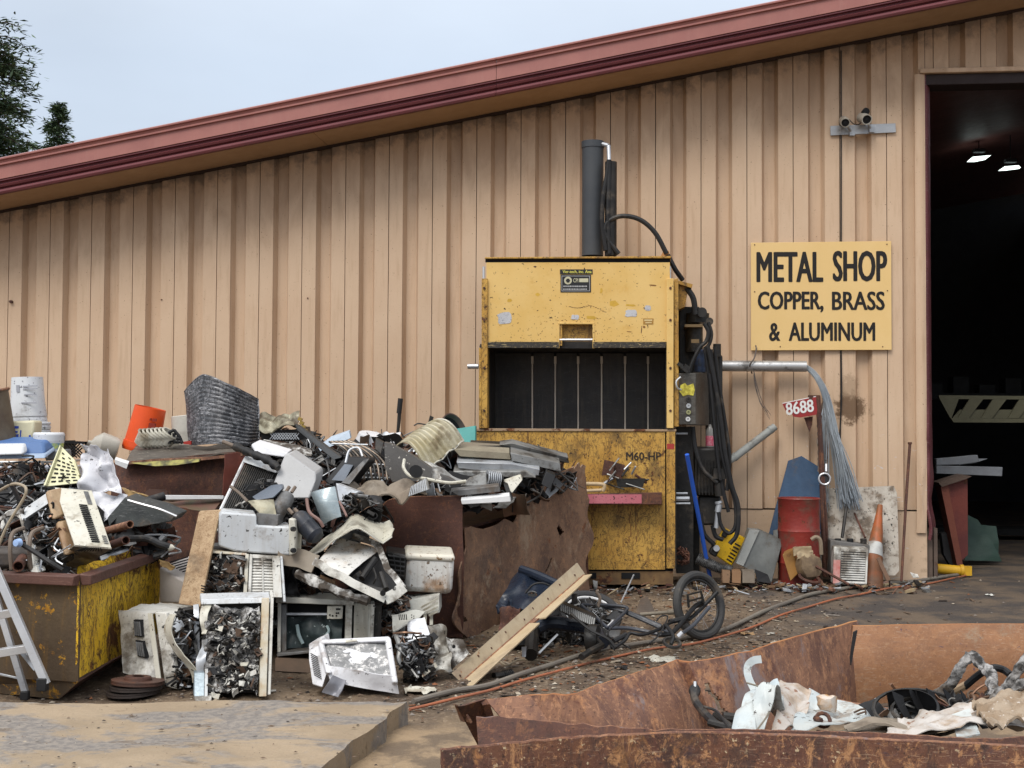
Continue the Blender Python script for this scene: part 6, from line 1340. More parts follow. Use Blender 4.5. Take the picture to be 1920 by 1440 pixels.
# open frame unit
t = T('open_air_conditioner', 'open air conditioner cabinet with dark interior and control panel', 'air conditioner')
f = Fr([(522, 1124, 8.45), (705, 1132, 8.35), (702, 1205, 8.3), (520, 1222, 8.4)], (-.12, 1, 0), .008)
mb = MB(); f.box(mb, .0, 1, 0, 1, .12, .5); t.add('body', mb, scrapm[4])
mb = MB(); f.face(mb, 24, 14, .01, 9, .006, 3, u0=.08, u1=.66, v0=.35, v1=1.0, w=.06, fold=.02); t.add('dark_coil', mb, mat('teal_black_coil', (.02, .03, .032), (.05, .07, .07), mixs=12, rough=.45, speck=.3, speckcol=(.35, .4, .4), ssc=30))
mb = MB(); f.box(mb, -.02, .78, -.06, .06, -.03, .3); t.add('top_frame', mb, mat('cream_frame', (.55, .55, .50), (.48, .47, .42), rough=.45, dirt=.3), bevel=.006)
mb = MB(); f.box(mb, 0, .035, 0, 1.0, -.02, .2); t.add('side_frame', mb, _mc['cream_frame'], bevel=.004); mb = MB(); f.box(mb, .03, .09, .1, 1.0, .0, .2); t.add('inner_frame', mb, scrapm[3])
mb = MB(); f.box(mb, .69, .76, 0, 1.05, -.03, .3); t.add('mid_frame', mb, _mc['cream_frame'], bevel=.006)
mb = MB(); f.box(mb, .05, .66, .26, .30, 0, .03); t.add('cross_bar', mb, galv)
mb = MB(); f.box(mb, .50, .665, .08, .38, -.02, .03); cp = t.add('control_panel', mb, beige_p, bevel=.004)
mb = MB(); f.box(mb, .59, .64, .13, .17, -.024, -.018); 
for u, v in ((.53, .28), (.56, .3), (.6, .3), (.62, .24), (.6, .24)): mb.tube([f.p(u, v, -.02), f.p(u, v, -.027)], .006, 7)
t.add('buttons', mb, grease, sub=cp, stuff=True)
mb = MB(); f.box(mb, .78, .95, .02, 1.1, -.0, .35); t.add('ribbed_side', mb, _mc['cream_frame'])
for k in range(12):
    mb = MB(); u = .785 + k * .0118; f.box(mb, u, u + .006, .03, 1.08, -.012, .002); t.add('rib', mb, beige_p)
mb = MB(); f.box(mb, .95, .985, .0, 1.1, -.02, .3); t.add('edge_panel', mb, white_p, bevel=.004); mb = MB(); f.box(mb, .985, 1.06, .02, 1.1, .03, .3); t.add('fin_block', mb, coil)
mb = MB(); f.box(mb, 0, .7, 1.0, 1.06, -.06, .3); t.add('base_pan', mb, scrapm[3], bevel=.004); 
mb = MB(); mb.tube(smooth([f.p(.2, .5, .03), f.p(.22, .7, .02), f.p(.26, .9, .03)], 5), .012, 6); mb.tube(smooth([f.p(.5, .55, .03), f.p(.52, .68, .02), f.p(.47, .8, .03)], 5), .009, 6); t.add('splash', mb, mat('pale_teal', (.35, .45, .46), rough=.4), stuff=True)
t.done()
mb = MB(); mb.prism([P(516, 1235, 8.3), P(590, 1238, 8.3), P(590, 1262, 8.2), P(516, 1258, 8.2)], V((0, .2, 0))); one('brown_plank', 'short brown plank lying under the open cabinet', 'plank', mb, mat('mud_plank', (.14, .09, .06), (.1, .07, .05), rough=.8, bump=.3))
# crumpled cabinet with black opening
t = T('crumpled_cabinet', 'crumpled white appliance cabinet with open black side on heap top', 'cabinet')
A1, B1, C1, D1 = P(633, 1010, 8.55), P(712, 1030, 8.5), P(652, 1078, 8.1), P(590, 1056, 8.2)
mb = MB(); crump(mb, [A1, B1, C1, D1], 26, 22, .02, 4, .006, 3, fold=.02); t.add('white_panel', mb, mat('mud_topped_white', (.64, .63, .60), (.58, .56, .52), rough=.4, dirt=.42, dirtcol=(.24, .16, .09), dsc=3.5, speck=.6, ssc=38))
def strip(pts, w, th, m, name, seed=0, sub=None):
    mb = MB(); pts = smooth([P(*q) for q in pts], 5); n = len(pts) - 1
    def fn(u, v):
        i = min(n - 1, int(v * n)); k = v * n - i; p = pts[i] * (1 - k) + pts[i + 1] * k; d = (pts[i + 1] - pts[i]).normalized(); s = d.cross(V((0, -1, .2))).normalized()
        return p + s * w * (u - .5) + nv3(p, 9, seed) * .012
    mb.sheet(fn, 3, n * 2, th); return t.add(name, mb, m, sub=sub)
strip([(588, 1052, 8.15), (620, 1070, 8.05), (655, 1090, 8.0), (698, 1112, 7.95), (722, 1122, 7.95)], .05, .012, white_p, 'front_lip')
strip([(660, 1004, 8.45), (700, 1018, 8.4), (716, 1038, 8.35), (730, 1070, 8.2), (758, 1102, 8.05)], .04, .014, mottle, 'side_lip')
strip([(722, 1122, 7.95), (742, 1112, 7.98), (758, 1100, 8.0)], .07, .02, white_p, 'bent_corner')
mb = MB(); mb.prism([P(652, 1082, 8.2), P(713, 1032, 8.5), P(728, 1060, 8.4), P(752, 1102, 8.25), P(722, 1112, 8.15)], V((-.05, .35, .0))); t.add('black_inside', mb, scrapm[4])
mb = MB(); mb.tube([P(678, 1085, 8.15), P(703, 1048, 8.3)], .022, 8); mb.tube(smooth([P(700, 1065, 8.2), P(705, 1082, 8.1), P(700, 1095, 8.1)], 4), .006, 6); mb.tube([P(668, 1075, 8.1), P(672, 1080, 8.1)], .03, 8); mb.tube([P(660, 1098, 8.1), P(718, 1110, 8.05)], .025, 8); mb.tube([P(714, 1075, 8.2), P(724, 1105, 8.1)], .02, 8); t.add('inner_pipes', mb, scrapm, stuff=True)
strip([(520, 1042, 8.3), (560, 1046, 8.3), (590, 1058, 8.25)], .12, .01, mat('brown_plate', (.28, .24, .19), (.2, .16, .12), rough=.6, dirt=.4), 'rear_plate')
mb = MB(); q = P(718, 1112, 7.93); mb.tube([q, q + V((0, -.01, 0))], .018, 10); t.add('bolt_hole', mb, black_m)
t.done()
mb = MB(); mb.tube(smooth([P(556, 1076, 8.3), P(600, 1094, 8.2), P(640, 1112, 8.1), P(690, 1128, 8.05)], 4), .03, 8)
for v in mb.v: v += nv3(v, 18) * .018
one('spattered_pipe', 'long speckled pipe running diagonally below the crumpled cabinet', 'pipe', mb, mottle)
mb = MB(); crump(mb, [P(526, 1060, 8.55), P(545, 1058, 8.5), P(560, 1118, 8.4), P(532, 1116, 8.45)], 12, 14, .04, 8, .01, fold=.05); one('black_bent_plate', 'black bent plate in gap right of the curved white grille', 'plate', mb, scrapm[4])
mb = MB(); mb.prism([P(600, 1078, 8.25), P(628, 1090, 8.2), P(628, 1098, 8.2), P(600, 1086, 8.25)], V((0, .03, 0))); one('tan_batten', 'small tan batten showing under the crumpled cabinet lip', 'batten', mb, wb)
# curved bonnet lid
mb = MB()
def bon(u, v):
    X = 562 + 176 * u; tp_ = lerpt([(0, 1048), (.15, 1030), (.3, 1008), (.45, 985), (.55, 966), (.62, 965), (.75, 978), (.9, 984), (.97, 977), (1, 985)], u); bp_ = lerpt([(0, 1052), (.15, 1040), (.3, 1024), (.45, 1003), (.55, 992), (.62, 990), (.75, 1003), (.9, 1018), (1, 1004)], u)
    p = P(X, tp_ + (bp_ - tp_) * v, 8.75 - .35 * v - .1 * math.sin(u * 3)); return p + nv3(p, 6) * .018
mb.sheet(bon, 50, 10, .008); t = T('curved_bonnet', 'curved cream enamel lid draped over heap above the crumpled cabinet', 'lid'); t.add('lid_sheet', mb, mat('cream_enamel', (.48, .46, .38), (.42, .39, .31), rough=.4, dirt=.35, speck=.4, bump=.05))
mb = MB(); mb.tube([bon(k / 30, 0) for k in range(31)], .009, 6); t.add('rolled_edge', mb, beige_p); mb = MB(); mb.tube([bon(k / 30, 1) for k in range(31)], .006, 6); t.add('rolled_edge', mb, beige_p); t.done()
# white dirty tank
t = T('enamel_tank', 'dirty white rounded enamel cabinet lying against rusty container', 'cabinet')
f = Fr([(762, 1040, 8.85), (853, 1044, 8.8), (848, 1116, 8.8), (756, 1110, 8.85)], (-.1, 1, .05), .004)
mb = MB(); f.box(mb, 0, 1, 0, 1, 0, .4); t.add('cabinet', mb, mat('streaked_white', (.66, .66, .64), (.6, .59, .56), rough=.35, dirt=.5, dirtcol=(.2, .11, .05), dsc=4.5, speck=.7, speckcol=(.12, .08, .05), ssc=30, streak=.5, streakcol=(.2, .12, .06)), bevel=.04)
mb = MB(); f.box(mb, -.02, 1.005, -.05, .14, -.012, .4); t.add('lid_edge', mb, mat('yellowed_white', (.62, .58, .47), (.6, .57, .5), rough=.4, speck=.6, speckcol=(.2, .12, .06), ssc=30), bevel=.02)
f2 = Fr([(722, 1034, 8.9), (764, 1040, 8.85), (760, 1090, 8.85), (735, 1085, 8.9)], (-.1, 1, .05)); mb = MB(); f2.box(mb, 0, 1, 0, 1, 0, .3); t.add('grille_end', mb, grease, bevel=.02)
for k in range(5):
    mb = MB(); f2.box(mb, .1, .9, .1 + k * .17, .15 + k * .17, -.01, .01); t.add('grille_bar', mb, scrapm[3])
for k in range(2):
    mb = MB(); f2.box(mb, .35 + k * .3, .39 + k * .3, .08, .9, -.012, .01); t.add('grille_bar', mb, scrapm[3])
t.done()
# louvred cream casing under it
t = T('cream_louvre_casing', 'cream louvred casing wedged under the dirty white enamel cabinet', 'casing')
f = Fr([(748, 1128, 8.75), (823, 1116, 8.7), (824, 1150, 8.65), (742, 1158, 8.7)], (0, 1, 0)); mb = MB(); f.box(mb, 0, 1, 0, 1, .01, .3); t.add('case', mb, _mc['cream_frame'], bevel=.006)
for k in range(4):
    mb = MB(); mb.prism([P(788 + k * 5, 1138 + k * 5, 8.62), P(820, 1121 + k * 8, 8.6), P(821, 1124 + k * 8, 8.6), P(790 + k * 5, 1141 + k * 5, 8.62)], V((0, .02, 0))); t.add('louvre', mb, beige_p)
mb = MB()
for k in range(3): f.box(mb, .5 + k * .14, .57 + k * .14, 1.0, 1.6, 0, .02)
t.add('broken_rib', mb, beige_p, stuff=True); t.done()
# crumpled unit right, lower
t = T('mangled_air_conditioner', 'mangled air conditioner with dark guts and torn white casing by angle iron', 'air conditioner')
mb = MB(); crump(mb, [(735, 1150, 8.3), (795, 1145, 8.3), (775, 1172, 8.15), (738, 1185, 8.15)], 16, 10, .02, 6, .008, edge=.01, fold=.03); t.add('vented_panel', mb, _mc['cream_frame'])
mb = MB()
for k in range(5): a = P(748 + k * 3.4, 1152, 8.15); mb.tube([a, a + V((.004, -.0, -.035))], .003, 4)
for k in range(4): a = P(772 + (k % 2) * 4, 1153 + k * 2, 8.15); mb.tube([a, a + V((.0, -.008, 0))], .004, 5)
t.add('vent_holes', mb, black_m, stuff=True)
mb = MB(); crump(mb, [(752, 1195, 8.1), (820, 1190, 8.15), (818, 1272, 7.95), (762, 1275, 7.9)], 34, 34, .10, 8, .02, 4, fold=.10); t.add('dark_guts', mb, coil); guts(t, Fr([P(756, 1198, 7.95), P(815, 1195, 7.95), P(812, 1268, 7.85), P(764, 1270, 7.8)], (0, 1, 0)), 120, .02, .06)
mb = MB(); crump(mb, [(800, 1172, 8.1), (838, 1178, 8.1), (850, 1258, 7.95), (812, 1265, 7.95)], 24, 30, .04, 7, .006, 8, edge=.02, fold=.08); t.add('torn_casing', mb, white_p)
mb = MB(); crump(mb, [(838, 1194, 8.05), (868, 1202, 8.05), (880, 1222, 8.0), (845, 1256, 7.95)], 18, 16, .02, 6, .006, 2, edge=.01, fold=.05); t.add('torn_casing', mb, mottle)
mb = MB(); crump(mb, [(766, 1168, 8.1), (798, 1160, 8.1), (806, 1190, 8.0), (760, 1195, 8.0)], 16, 12, .03, 6, .006, 1, fold=.08); t.add('crumpled_foil', mb, alu_b)
mb = MB(); mb.tube(smooth([P(742, 1190, 8.0), P(750, 1215, 7.9), P(748, 1240, 7.85), P(768, 1262, 7.85)], 5), .016, 7); mb2 = MB(); mb2.tube(smooth([P(738, 1188, 8.0), P(760, 1186, 7.95), P(790, 1188, 8)], 4), .008, 6); t.add('bent_tube', mb, alu); t.add('bent_tube', mb2, copper)
mb = MB(); crump(mb, [(788, 1255, 7.85), (815, 1240, 7.85), (820, 1248, 7.85), (795, 1268, 7.8)], 10, 5, .02, 9, .006, 3, edge=.02); t.add('tan_strip', mb, beige_p)
q = P(851, 1212, 7.97); mb = MB(); mb.tube([q, q + V((0, -.012, 0))], .011, 10); t.add('bolt_hole', mb, black_m); t.done()
# white framed unit lying in front
t = T('white_air_conditioner', 'bright white dented air conditioner with dirty front coil lying in front row', 'air conditioner')
f = Fr([(602, 1203, 7.75), (730, 1200, 7.7), (742, 1276, 7.4), (612, 1262, 7.4)], (-.1, .85, -.4), .02, 4)
mb = MB(); f.box(mb, -.02, 1.02, -.02, 1.04, .02, .22); t.add('body', mb, mat('clean_white', (.68, .68, .70), (.6, .6, .62), rough=.35, dirt=.38, dirtcol=(.14, .11, .09), dsc=5, speck=.4, ssc=35), bevel=.025)
mb = MB(); f.face(mb, 50, 34, .012, 12, .006, 3, u0=.06, u1=.95, v0=.06, v1=.90, w=.0); t.add('front_coil', mb, mat('mud_coil', (.17, .17, .17), (.25, .25, .25), mixs=20, rough=.5, dirt=.1, extra=lambda H, c: H['mix'](H['rmp'](H['noi'](15, 9, .8), .50, .58), c, (.62, .60, .58))))
for a in ((-.03, 1.03, -.08, .05, -.035, .04), (-.04, .05, -.05, 1.05, -.035, .04), (.95, 1.04, -.05, 1.08, -.035, .04)):
    mb = MB(); f.box(mb, *a); t.add('frame', mb, _mc['clean_white'], bevel=.012)
mb = MB(); crump(mb, [f.p(-.02, .88, -.045), f.p(1.0, .92, -.045), f.p(1.05, 1.25, .06), f.p(.0, 1.2, .06)], 26, 8, .02, 4, .008, fold=.03); t.add('lower_front', mb, _mc['clean_white'])
mb = MB(); mb.prism([P(578, 1208, 7.75), P(602, 1196, 7.75), P(612, 1262, 7.45), P(604, 1290, 7.42), P(585, 1284, 7.5), P(580, 1240, 7.6)], V((.02, .2, 0))); sp_ = t.add('side_panel', mb, _mc['clean_white'], bevel=.008)
for k in range(12):
    mb = MB(); a = P(583 + k * .6, 1224 + k * 3.6, 7.62 - k * .012); mb.tube([a + V((0, -.02, 0)), a + V((.045, -.025, -.022))], .003, 4); t.add('side_slot', mb, black_m, sub=sp_)
mb = MB(); crump(mb, [f.p(.05, 1.1, -.02), f.p(.25, 1.15, -.0), f.p(.1, 1.55, .08), f.p(-.12, 1.45, .08)], 10, 10, .03, 6, .006, fold=.04); t.add('bent_foot', mb, mat('grey_dented', (.22, .22, .24), rough=.4, metal=.3))
mb = MB(); f.box(mb, .34, .5, .0, .07, -.045, -.03); t.add('name_tag', mb, beige_p); t.done()

# ============================================================ on top of the heap
t = T('coil_frame', 'dirty condenser coil in white frame leaning beside the wooden board', 'condenser')
f = Fr([(460, 868, 9.0), (520, 888, 9.0), (480, 975, 8.7), (415, 962, 8.7)], (.1, 1, 0), .004)
mb = MB(); f.face(mb, 30, 24, .01, 9, .03, 3, fold=.01); t.add('coil', mb, coil)
for k in range(16):
    mb = MB(); u = .05 + k * .058; mb.tube([f.p(u, .02, -.02), f.p(u + .01, .98, -.02)], .006, 5); t.add('fin_row', mb, grease)
mb = MB(); mb.tube([f.p(-.03, -.04, -.03), f.p(-.03, 1.25, -.03)], .011, 6); t.add('white_edge', mb, mat('bright_white_paint', (.7, .7, .7))); mb = MB(); f.box(mb, -.05, 1, -.14, -.02, -.05, .02); t.add('top_strip', mb, blue_w, bevel=.004)
mb = MB(); mb.tube(smooth([P(432, 912, 8.6), P(448, 924, 8.55), P(464, 940, 8.5)], 3), .010, 6); t.add('copper_stub', mb, mat('strap_brown', (.2, .2, .2)))
mb = MB()
for k in range(5): u = rs.uniform(.2, .8); v = rs.uniform(.6, .95); mb.tube(smooth([f.p(u, v, -.04), f.p(u + .1, v - .08, -.06), f.p(u + .2, v, -.04)], 3), .01, 5)
t.add('pipe_bends', mb, alu, stuff=True); t.done()
t = T('black_muffler', 'black sleeve-covered pipe lying across the top of coil frame', 'pipe'); mb = MB(); mb.tube(smooth([P(440, 836, 9.0), P(470, 850, 8.95), P(500, 862, 8.9), P(522, 878, 8.85)], 6), [.028 + .006 * math.sin(k * 1.7) for k in range(19)], 12); t.add('sleeve', mb, rub); mb = MB(); mb.tube([P(418, 828, 9.05), P(441, 837, 9.0)], .014, 8); t.add('pipe_end', mb, mat('strap_brown', (.2, .2, .2))); t.done()
t = T('white_plastic_bin', 'tilted smooth light grey plastic bin beside the black sleeve', 'bin')
mb = MB(); mb.prism([P(534, 852, 8.95), P(540, 850, 8.95), P(592, 886, 8.9), P(592, 900, 8.85), P(580, 935, 8.8), P(545, 935, 8.8), P(512, 908, 8.85)], V((.0, .35, .02))); t.add('shell', mb, mat('pale_plastic', (.42, .42, .42), (.38, .38, .38), rough=.5, speck=.1, bump=.02), bevel=.02)
mb = MB(); mb.prism([P(470, 834, 9.2), P(478, 830, 9.2), P(540, 849, 9.0), P(532, 858, 9.0), P(478, 850, 9.15)], V((0, .2, .02))); t.add('rim_panel', mb, mat('bright_plastic', (.68, .68, .70), rough=.4), bevel=.01); t.done()
for k, (x0, y0, x1, y1, Y, r, lab) in enumerate(((514, 970, 542, 926, 8.45, .055, 'dark cylindrical compressor lying above light grey panel'), (556, 966, 596, 1010, 8.4, .062, 'blue-black cylindrical compressor lying left of galvanised sheet'))):
    t = T('compressor', lab, 'compressor', 'black compressors in the heap'); a, b = P(x0, y0, Y), P(x1, y1, Y + (.1 if k == 0 else -.1)); d = (b - a).normalized(); L_ = (b - a).length; mb = MB()
    mb.lathe([(0, 0), (r * .7, .005), (r, .03), (r, L_ * .45), (r * 1.04, L_ * .47), (r * 1.04, L_ * .5), (r, L_ * .52), (r, L_ - .03), (r * .7, L_ - .004), (0, L_)], a, d, 22); t.add('housing', mb, mat('blueblack_paint', (.018, .022, .032), (.03, .033, .04), rough=.35, dirt=.2) if k else scrapm[3])
    for q in range(2): mb = MB(); c = (b if k == 0 else a) + V((.02 - .04 * q, -.02, .01)); mb.tube([c, c + (d if k == 0 else -d) * .05], .012, 7); t.add('port', mb, mat('strap_brown', (.2, .2, .2)))
    t.done()
mb = MB(); crump(mb, [(464, 938, 8.4), (512, 936, 8.4), (521, 984, 8.35), (505, 984, 8.35)], 14, 12, .015, 7, .006, 2, fold=.03); one('stained_steel_triangle', 'yellow-stained triangular steel sheet below dark compressor', 'sheet', mb, mat('yellow_stain', (.38, .36, .27), (.25, .21, .13), mixs=6, rough=.5, metal=.2, dirt=.4))
mb = MB(); mb.prism([P(472, 932, 8.55), P(508, 910, 8.6), P(528, 908, 8.55), P(530, 916, 8.5), P(512, 934, 8.45), P(480, 938, 8.45)], V((0, .08, 0))); one('blue_grey_cover', 'small blue-grey plastic cover left of the dark compressor', 'cover', mb, mat('bg_cover', (.12, .14, .17), rough=.35), bevel=.008)
mb = MB(); crump(mb, [(582, 924, 8.55), (628, 912, 8.5), (640, 968, 8.45), (606, 984, 8.5)], 20, 18, .01, 4, .005, bow=.06); one('galvanised_curved_sheet', 'curved bluish galvanised sheet with streaks above the cream lid', 'sheet', mb, mat('bluish_galv', (.34, .40, .42), (.26, .31, .33), mixs=4, rough=.35, metal=.4, scratch=.5, scratchcol=(.6, .62, .6), dirt=.2))
mb = MB(); mb.prism([P(630, 906, 8.7), P(672, 922, 8.7), P(655, 955, 8.65), P(636, 940, 8.65)], V((.02, .05, 0))); t = T('galvanised_box_corner', 'grey galvanised box corner right of the curved galvanised sheet', 'sheet'); t.add('face', mb, galv, bevel=.003); mb = MB(); mb.prism([P(630, 906, 8.7), P(636, 940, 8.65), P(628, 932, 8.8)], V((0, .03, 0))); t.add('edge', mb, alu_b); t.done()
mb = MB(); mb.tube(smooth([P(636, 940, 8.4), P(644, 955, 8.35), P(650, 968, 8.3)], 3), .008, 6); mb.tube(smooth([P(575, 935, 8.35), P(580, 960, 8.3), P(598, 975, 8.25), P(606, 988, 8.25)], 5), .011, 7); one('copper_line', 'brown copper line curving past the blue-black compressor', 'tube', mb, mat('pinkish_tube', (.22, .13, .11), rough=.4), stuff=True)
# refrigerator coil tubes
t = T('fridge_coil', 'bank of parallel curved dark refrigerator coil tubes on heap top', 'coil')
for k in range(11):
    o = k * 7.2; mb = MB(); mb.tube(smooth([P(617 + o * .55, 828 - o * .02, 9.75), P(640 + o * .8, 840 + k * .3, 9.7), P(655 + o, 862 + k * .6, 9.6), P(662 + o, 900, 9.5)], 5), .0085, 6); t.add('coil_tube', mb, mat('bronze_tube', (.12, .085, .06), (.2, .17, .14), mixs=18, rough=.35, metal=.6) if k % 2 else grease)
for y0, y1, x0, x1 in ((832, 834, 622, 690), (868, 872, 656, 732), (895, 896, 662, 735)):
    mb = MB(); mb.tube([P(x0, y0, 9.66), P(x1, y1, 9.58)], .006, 5); t.add('cross_wire', mb, galv)
t.done()
mb = MB(); mb.prism([P(608, 902, 9.2), P(643, 862, 9.3), P(650, 856, 9.3), P(690, 858, 9.25), P(692, 864, 9.2), P(664, 900, 9.15), P(655, 906, 9.15), P(616, 908, 9.15)], V((.03, .18, 0))); t = T('black_tray_housing', 'black plastic housing with wire handle in front of coil tubes', 'housing'); t.add('housing', mb, scrapm[4], bevel=.01)
mb = MB(); mb.prism([P(622, 900, 9.14), P(646, 870, 9.22), P(662, 872, 9.2), P(645, 902, 9.12)], V((0, .02, 0))); t.add('inner_plate', mb, mat('bg_cover', (.1, .1, .1))); mb = MB(); mb.tube(smooth([P(648, 868, 9.1), P(655, 845, 9.15), P(672, 840, 9.15), P(680, 856, 9.1)], 5), .009, 6); t.add('wire_handle', mb, galv)
mb = MB(); mb.prism([P(640, 905, 9.1), P(682, 862, 9.15), P(692, 860, 9.15), P(655, 908, 9.1)], V((0, .05, 0))); t.add('side_flange', mb, scrapm[3]); t.done()
for pts, m, nm, lab in (([(553, 796, 9.9), (562, 800, 9.9), (640, 858, 9.3), (625, 862, 9.3), (556, 806, 9.9)], mat('dark_bar_paint', (.035, .038, .04), rough=.4), 'black_bar', 'long black square bar sloping down from the dirty grid box'),
                        ([(620, 820, 10.1), (655, 808, 10.1), (658, 822, 10.1), (600, 846, 10.0), (596, 838, 10.1)], mat('pale_blue_plastic', (.40, .47, .55), rough=.4), 'pale_blue_sheet', 'pale blue-grey sheet behind the coil tubes'),
                        ([(492, 826, 9.6), (560, 838, 9.5), (582, 845, 9.5), (584, 856, 9.4), (500, 842, 9.5)], mottle, 'grey_bark_plank', 'rough spattered plank between tub and black bar'),
                        ([(720, 830, 9.6), (732, 832, 9.55), (775, 855, 9.4), (820, 885, 9.3), (860, 905, 9.2), (800, 902, 9.3), (735, 904, 9.4), (722, 880, 9.5)], mat('dark_sheet_spots', (.07, .065, .06), (.05, .046, .043), rough=.45, speck=.4, speckcol=(.4, .38, .34), ssc=24), 'dark_curved_sheet', 'dark flecked steel sheet right of the coil tubes'),
                        ([(704, 822, 9.65), (719, 830, 9.6), (714, 852, 9.55), (703, 842, 9.6)], grease, 'finned_block', 'small dark finned block between coil tubes and sheet')):
    mb = MB(); mb.prism([P(*q) for q in pts], V((.0, .05, .01))); one(nm, lab, 'scrap', mb, m, bevel=.004)
t = T('grid_box', 'dirty box with grid base and silvery wrapper right of tub', 'box'); mb = MB(); crump(mb, [(486, 784, 10.2), (562, 776, 10.2), (552, 806, 9.9), (487, 810, 9.9)], 26, 12, .03, 9, .01, fold=.05); t.add('wrapped_top', mb, mat('silver_wrap', (.36, .34, .25), (.14, .12, .08), mixs=12, rough=.4, metal=.2, dirt=.6))
mb = MB(); mb.prism([P(488, 808, 9.95), P(552, 805, 9.95), P(572, 800, 10.1), (P(575, 822, 10.1)), P(545, 828, 9.95), P(490, 824, 9.95)], V((0, .25, 0))); t.add('grid_base', mb, grease)
mb = MB()
for k in range(10): a = P(506 + k * 5, 812, 9.92); mb.tube([a, a + V((.04, 0, -.05))], .004, 4); mb.tube([a + V((.04, 0, 0)), a + V((0, 0, -.05))], .004, 4)
t.add('grid_wires', mb, galv, stuff=True); mb = MB(); 
for k in range(4): mb.box(P(563 + k * 3, 786 + k * 7, 10.05), (.03, .05, .025), Matrix.Rotation(.5, 3, 'Y'))
t.add('brass_tabs', mb, mat('brass', (.4, .28, .08), rough=.4, metal=.5), stuff=True); t.done()
t, b, a = pail('white_dome', 'round white domed plastic lid behind the heap centre', 'lid', P(692, 845, 10.6), (.2, -.2, 1), .15, .11, .14, mat('bright_plastic', (.6, .6, .6)), lid=1); t.done()
mb = MB(); crump(mb, [(732, 812, 10.5), (752, 812, 10.5), (750, 832, 10.4), (728, 834, 10.4)], 10, 10, .05, 7, .004, fold=.06); one('white_cup_scrap', 'small white torn cup at foot of the black handle', 'cup', mb, mat('bright_plastic', (.6, .6, .6)))
t = T('grip_rod', 'black rod with rubber grip standing upright against wall above heap', 'handle'); mb = MB(); mb.tube([P(745, 818, 11.0), P(748, 790, 11.0), P(750, 752, 11.0)], [.012, .016, .015], 8); t.add('shaft', mb, grease); mb = MB(); mb.tube([P(748, 775, 11.0), P(751, 747, 11.0)], .022, 10); t.add('grip', mb, rub); t.done()
# corrugated beige sheet
mb = MB(); n_ = 9
def cor(u, v):
    p = bil([P(742, 838, 10.1), P(800, 797, 10.2), P(869, 828, 10.0), P(800, 880, 9.8)], u, v); p += V((0, -.1, .12)) * math.sin(math.pi * v) * .9
    return p + V((0, -.5, .8)) * .013 * math.sin(u * n_ * 2 * math.pi) + nv3(p, 4) * .02
mb.sheet(cor, 90, 24, .004); t = T('corrugated_sheet', 'curled beige corrugated metal sheet on heap in front of baler', 'sheet'); t.add('sheet', mb, mat('beige_corrugated', (.40, .35, .22), (.52, .48, .36), mixs=5, rough=.4, metal=.2, dirt=.45, dirtcol=(.12, .09, .05)))
mb = MB(); mb.tube([cor(1, k / 12) for k in range(13)], .009, 6); t.add('bright_edge', mb, beige_p); mb = MB(); mb.tube([cor(k / 12, 1) for k in range(13)], .007, 6); t.add('bright_edge', mb, beige_p); t.done()
mb = MB(); mb.tube(smooth([P(776, 798, 10.1), P(786, 794, 10.1), P(806, 800, 10.0), P(800, 812, 10.1)], 4), .006, 5); mb.prism([P(803, 792, 10.1), P(806, 779, 10.1), P(813, 782, 10.1), P(809, 796, 10.1)], V((0, .03, 0))); one('wire_and_tab', 'bent wire and black tab on top of corrugated sheet', 'wire', mb, grease, stuff=True)
mb = MB(); mb.prism([P(830, 808, 10.75), P(892, 798, 10.75), P(892, 836, 10.7), P(872, 830, 10.7), P(832, 812, 10.7)], V((0, .3, 0))); one('teal_plastic_bin', 'teal plastic bin side behind the corrugated sheet', 'bin', mb, mat('teal', (.07, .30, .27), (.06, .26, .24), rough=.4), bevel=.008)
t = T('brown_bowl', 'brown plastic bowl tipped on its side behind the teal bin', 'bowl'); q = P(845, 812, 10.95); mb = MB(); mb.lathe([(.05, -.15), (.12, -.08), (.16, .03), (.165, .05), (.155, .05), (.11, -.07), (0, -.13)], q, (.7, -.5, .3), 26); t.add('bowl', mb, mat('brown_plastic', (.13, .085, .075), rough=.4)); mb = MB(); mb.lathe([(0, -.05), (.14, .01)], q, (.7, -.5, .3), 20); t.add('dark_inside', mb, black_m); t.done()
# flat extrusions
t = T('flat_extrusion', 'topmost thin pale extrusion strip of stack sloping toward the baler', 'bar')
exts = [([(936, 834, 10.1), (960, 831, 10.1), (1066, 858, 10.3), (1060, 864, 10.3)], .03, alu, 'topmost thin pale aluminium strip of stack sloping toward baler'), ([(880, 835, 10.1), (950, 838, 10.1), (1068, 868, 10.2), (1045, 868, 10.2), (900, 842, 10.1)], .04, grease, 'second dark strip just under the topmost pale strip'),
        ([(850, 842, 9.95), (955, 849, 9.95), (958, 862, 9.95), (862, 856, 9.95)], .06, mat('tan_grit', (.25, .22, .16), (.18, .15, .11), rough=.8, bump=.5), 'gritty tan flat board in the middle of metal stack'), ([(957, 849, 9.9), (1050, 868, 10.1), (1052, 885, 10.1), (960, 864, 9.9)], .05, alu, 'rounded-end grey channel right of the tan board'),
        ([(856, 866, 9.85), (960, 870, 9.85), (1012, 880, 9.9), (1010, 892, 9.9), (860, 878, 9.85)], .05, galv, 'grey ribbed bar beneath the tan board'), ([(850, 884, 9.8), (985, 884, 9.8), (1005, 896, 9.8), (850, 892, 9.8)], .05, alu, 'lowest grey bar of the flat stack on container')]
for pts, th, m, lab in exts:
    mb = MB(); mb.prism([P(*q) for q in pts], V((0, .25, th))); one('metal_extrusion', lab, 'bar', mb, m, bevel=.004, group='stack of flat metal lengths on the container')
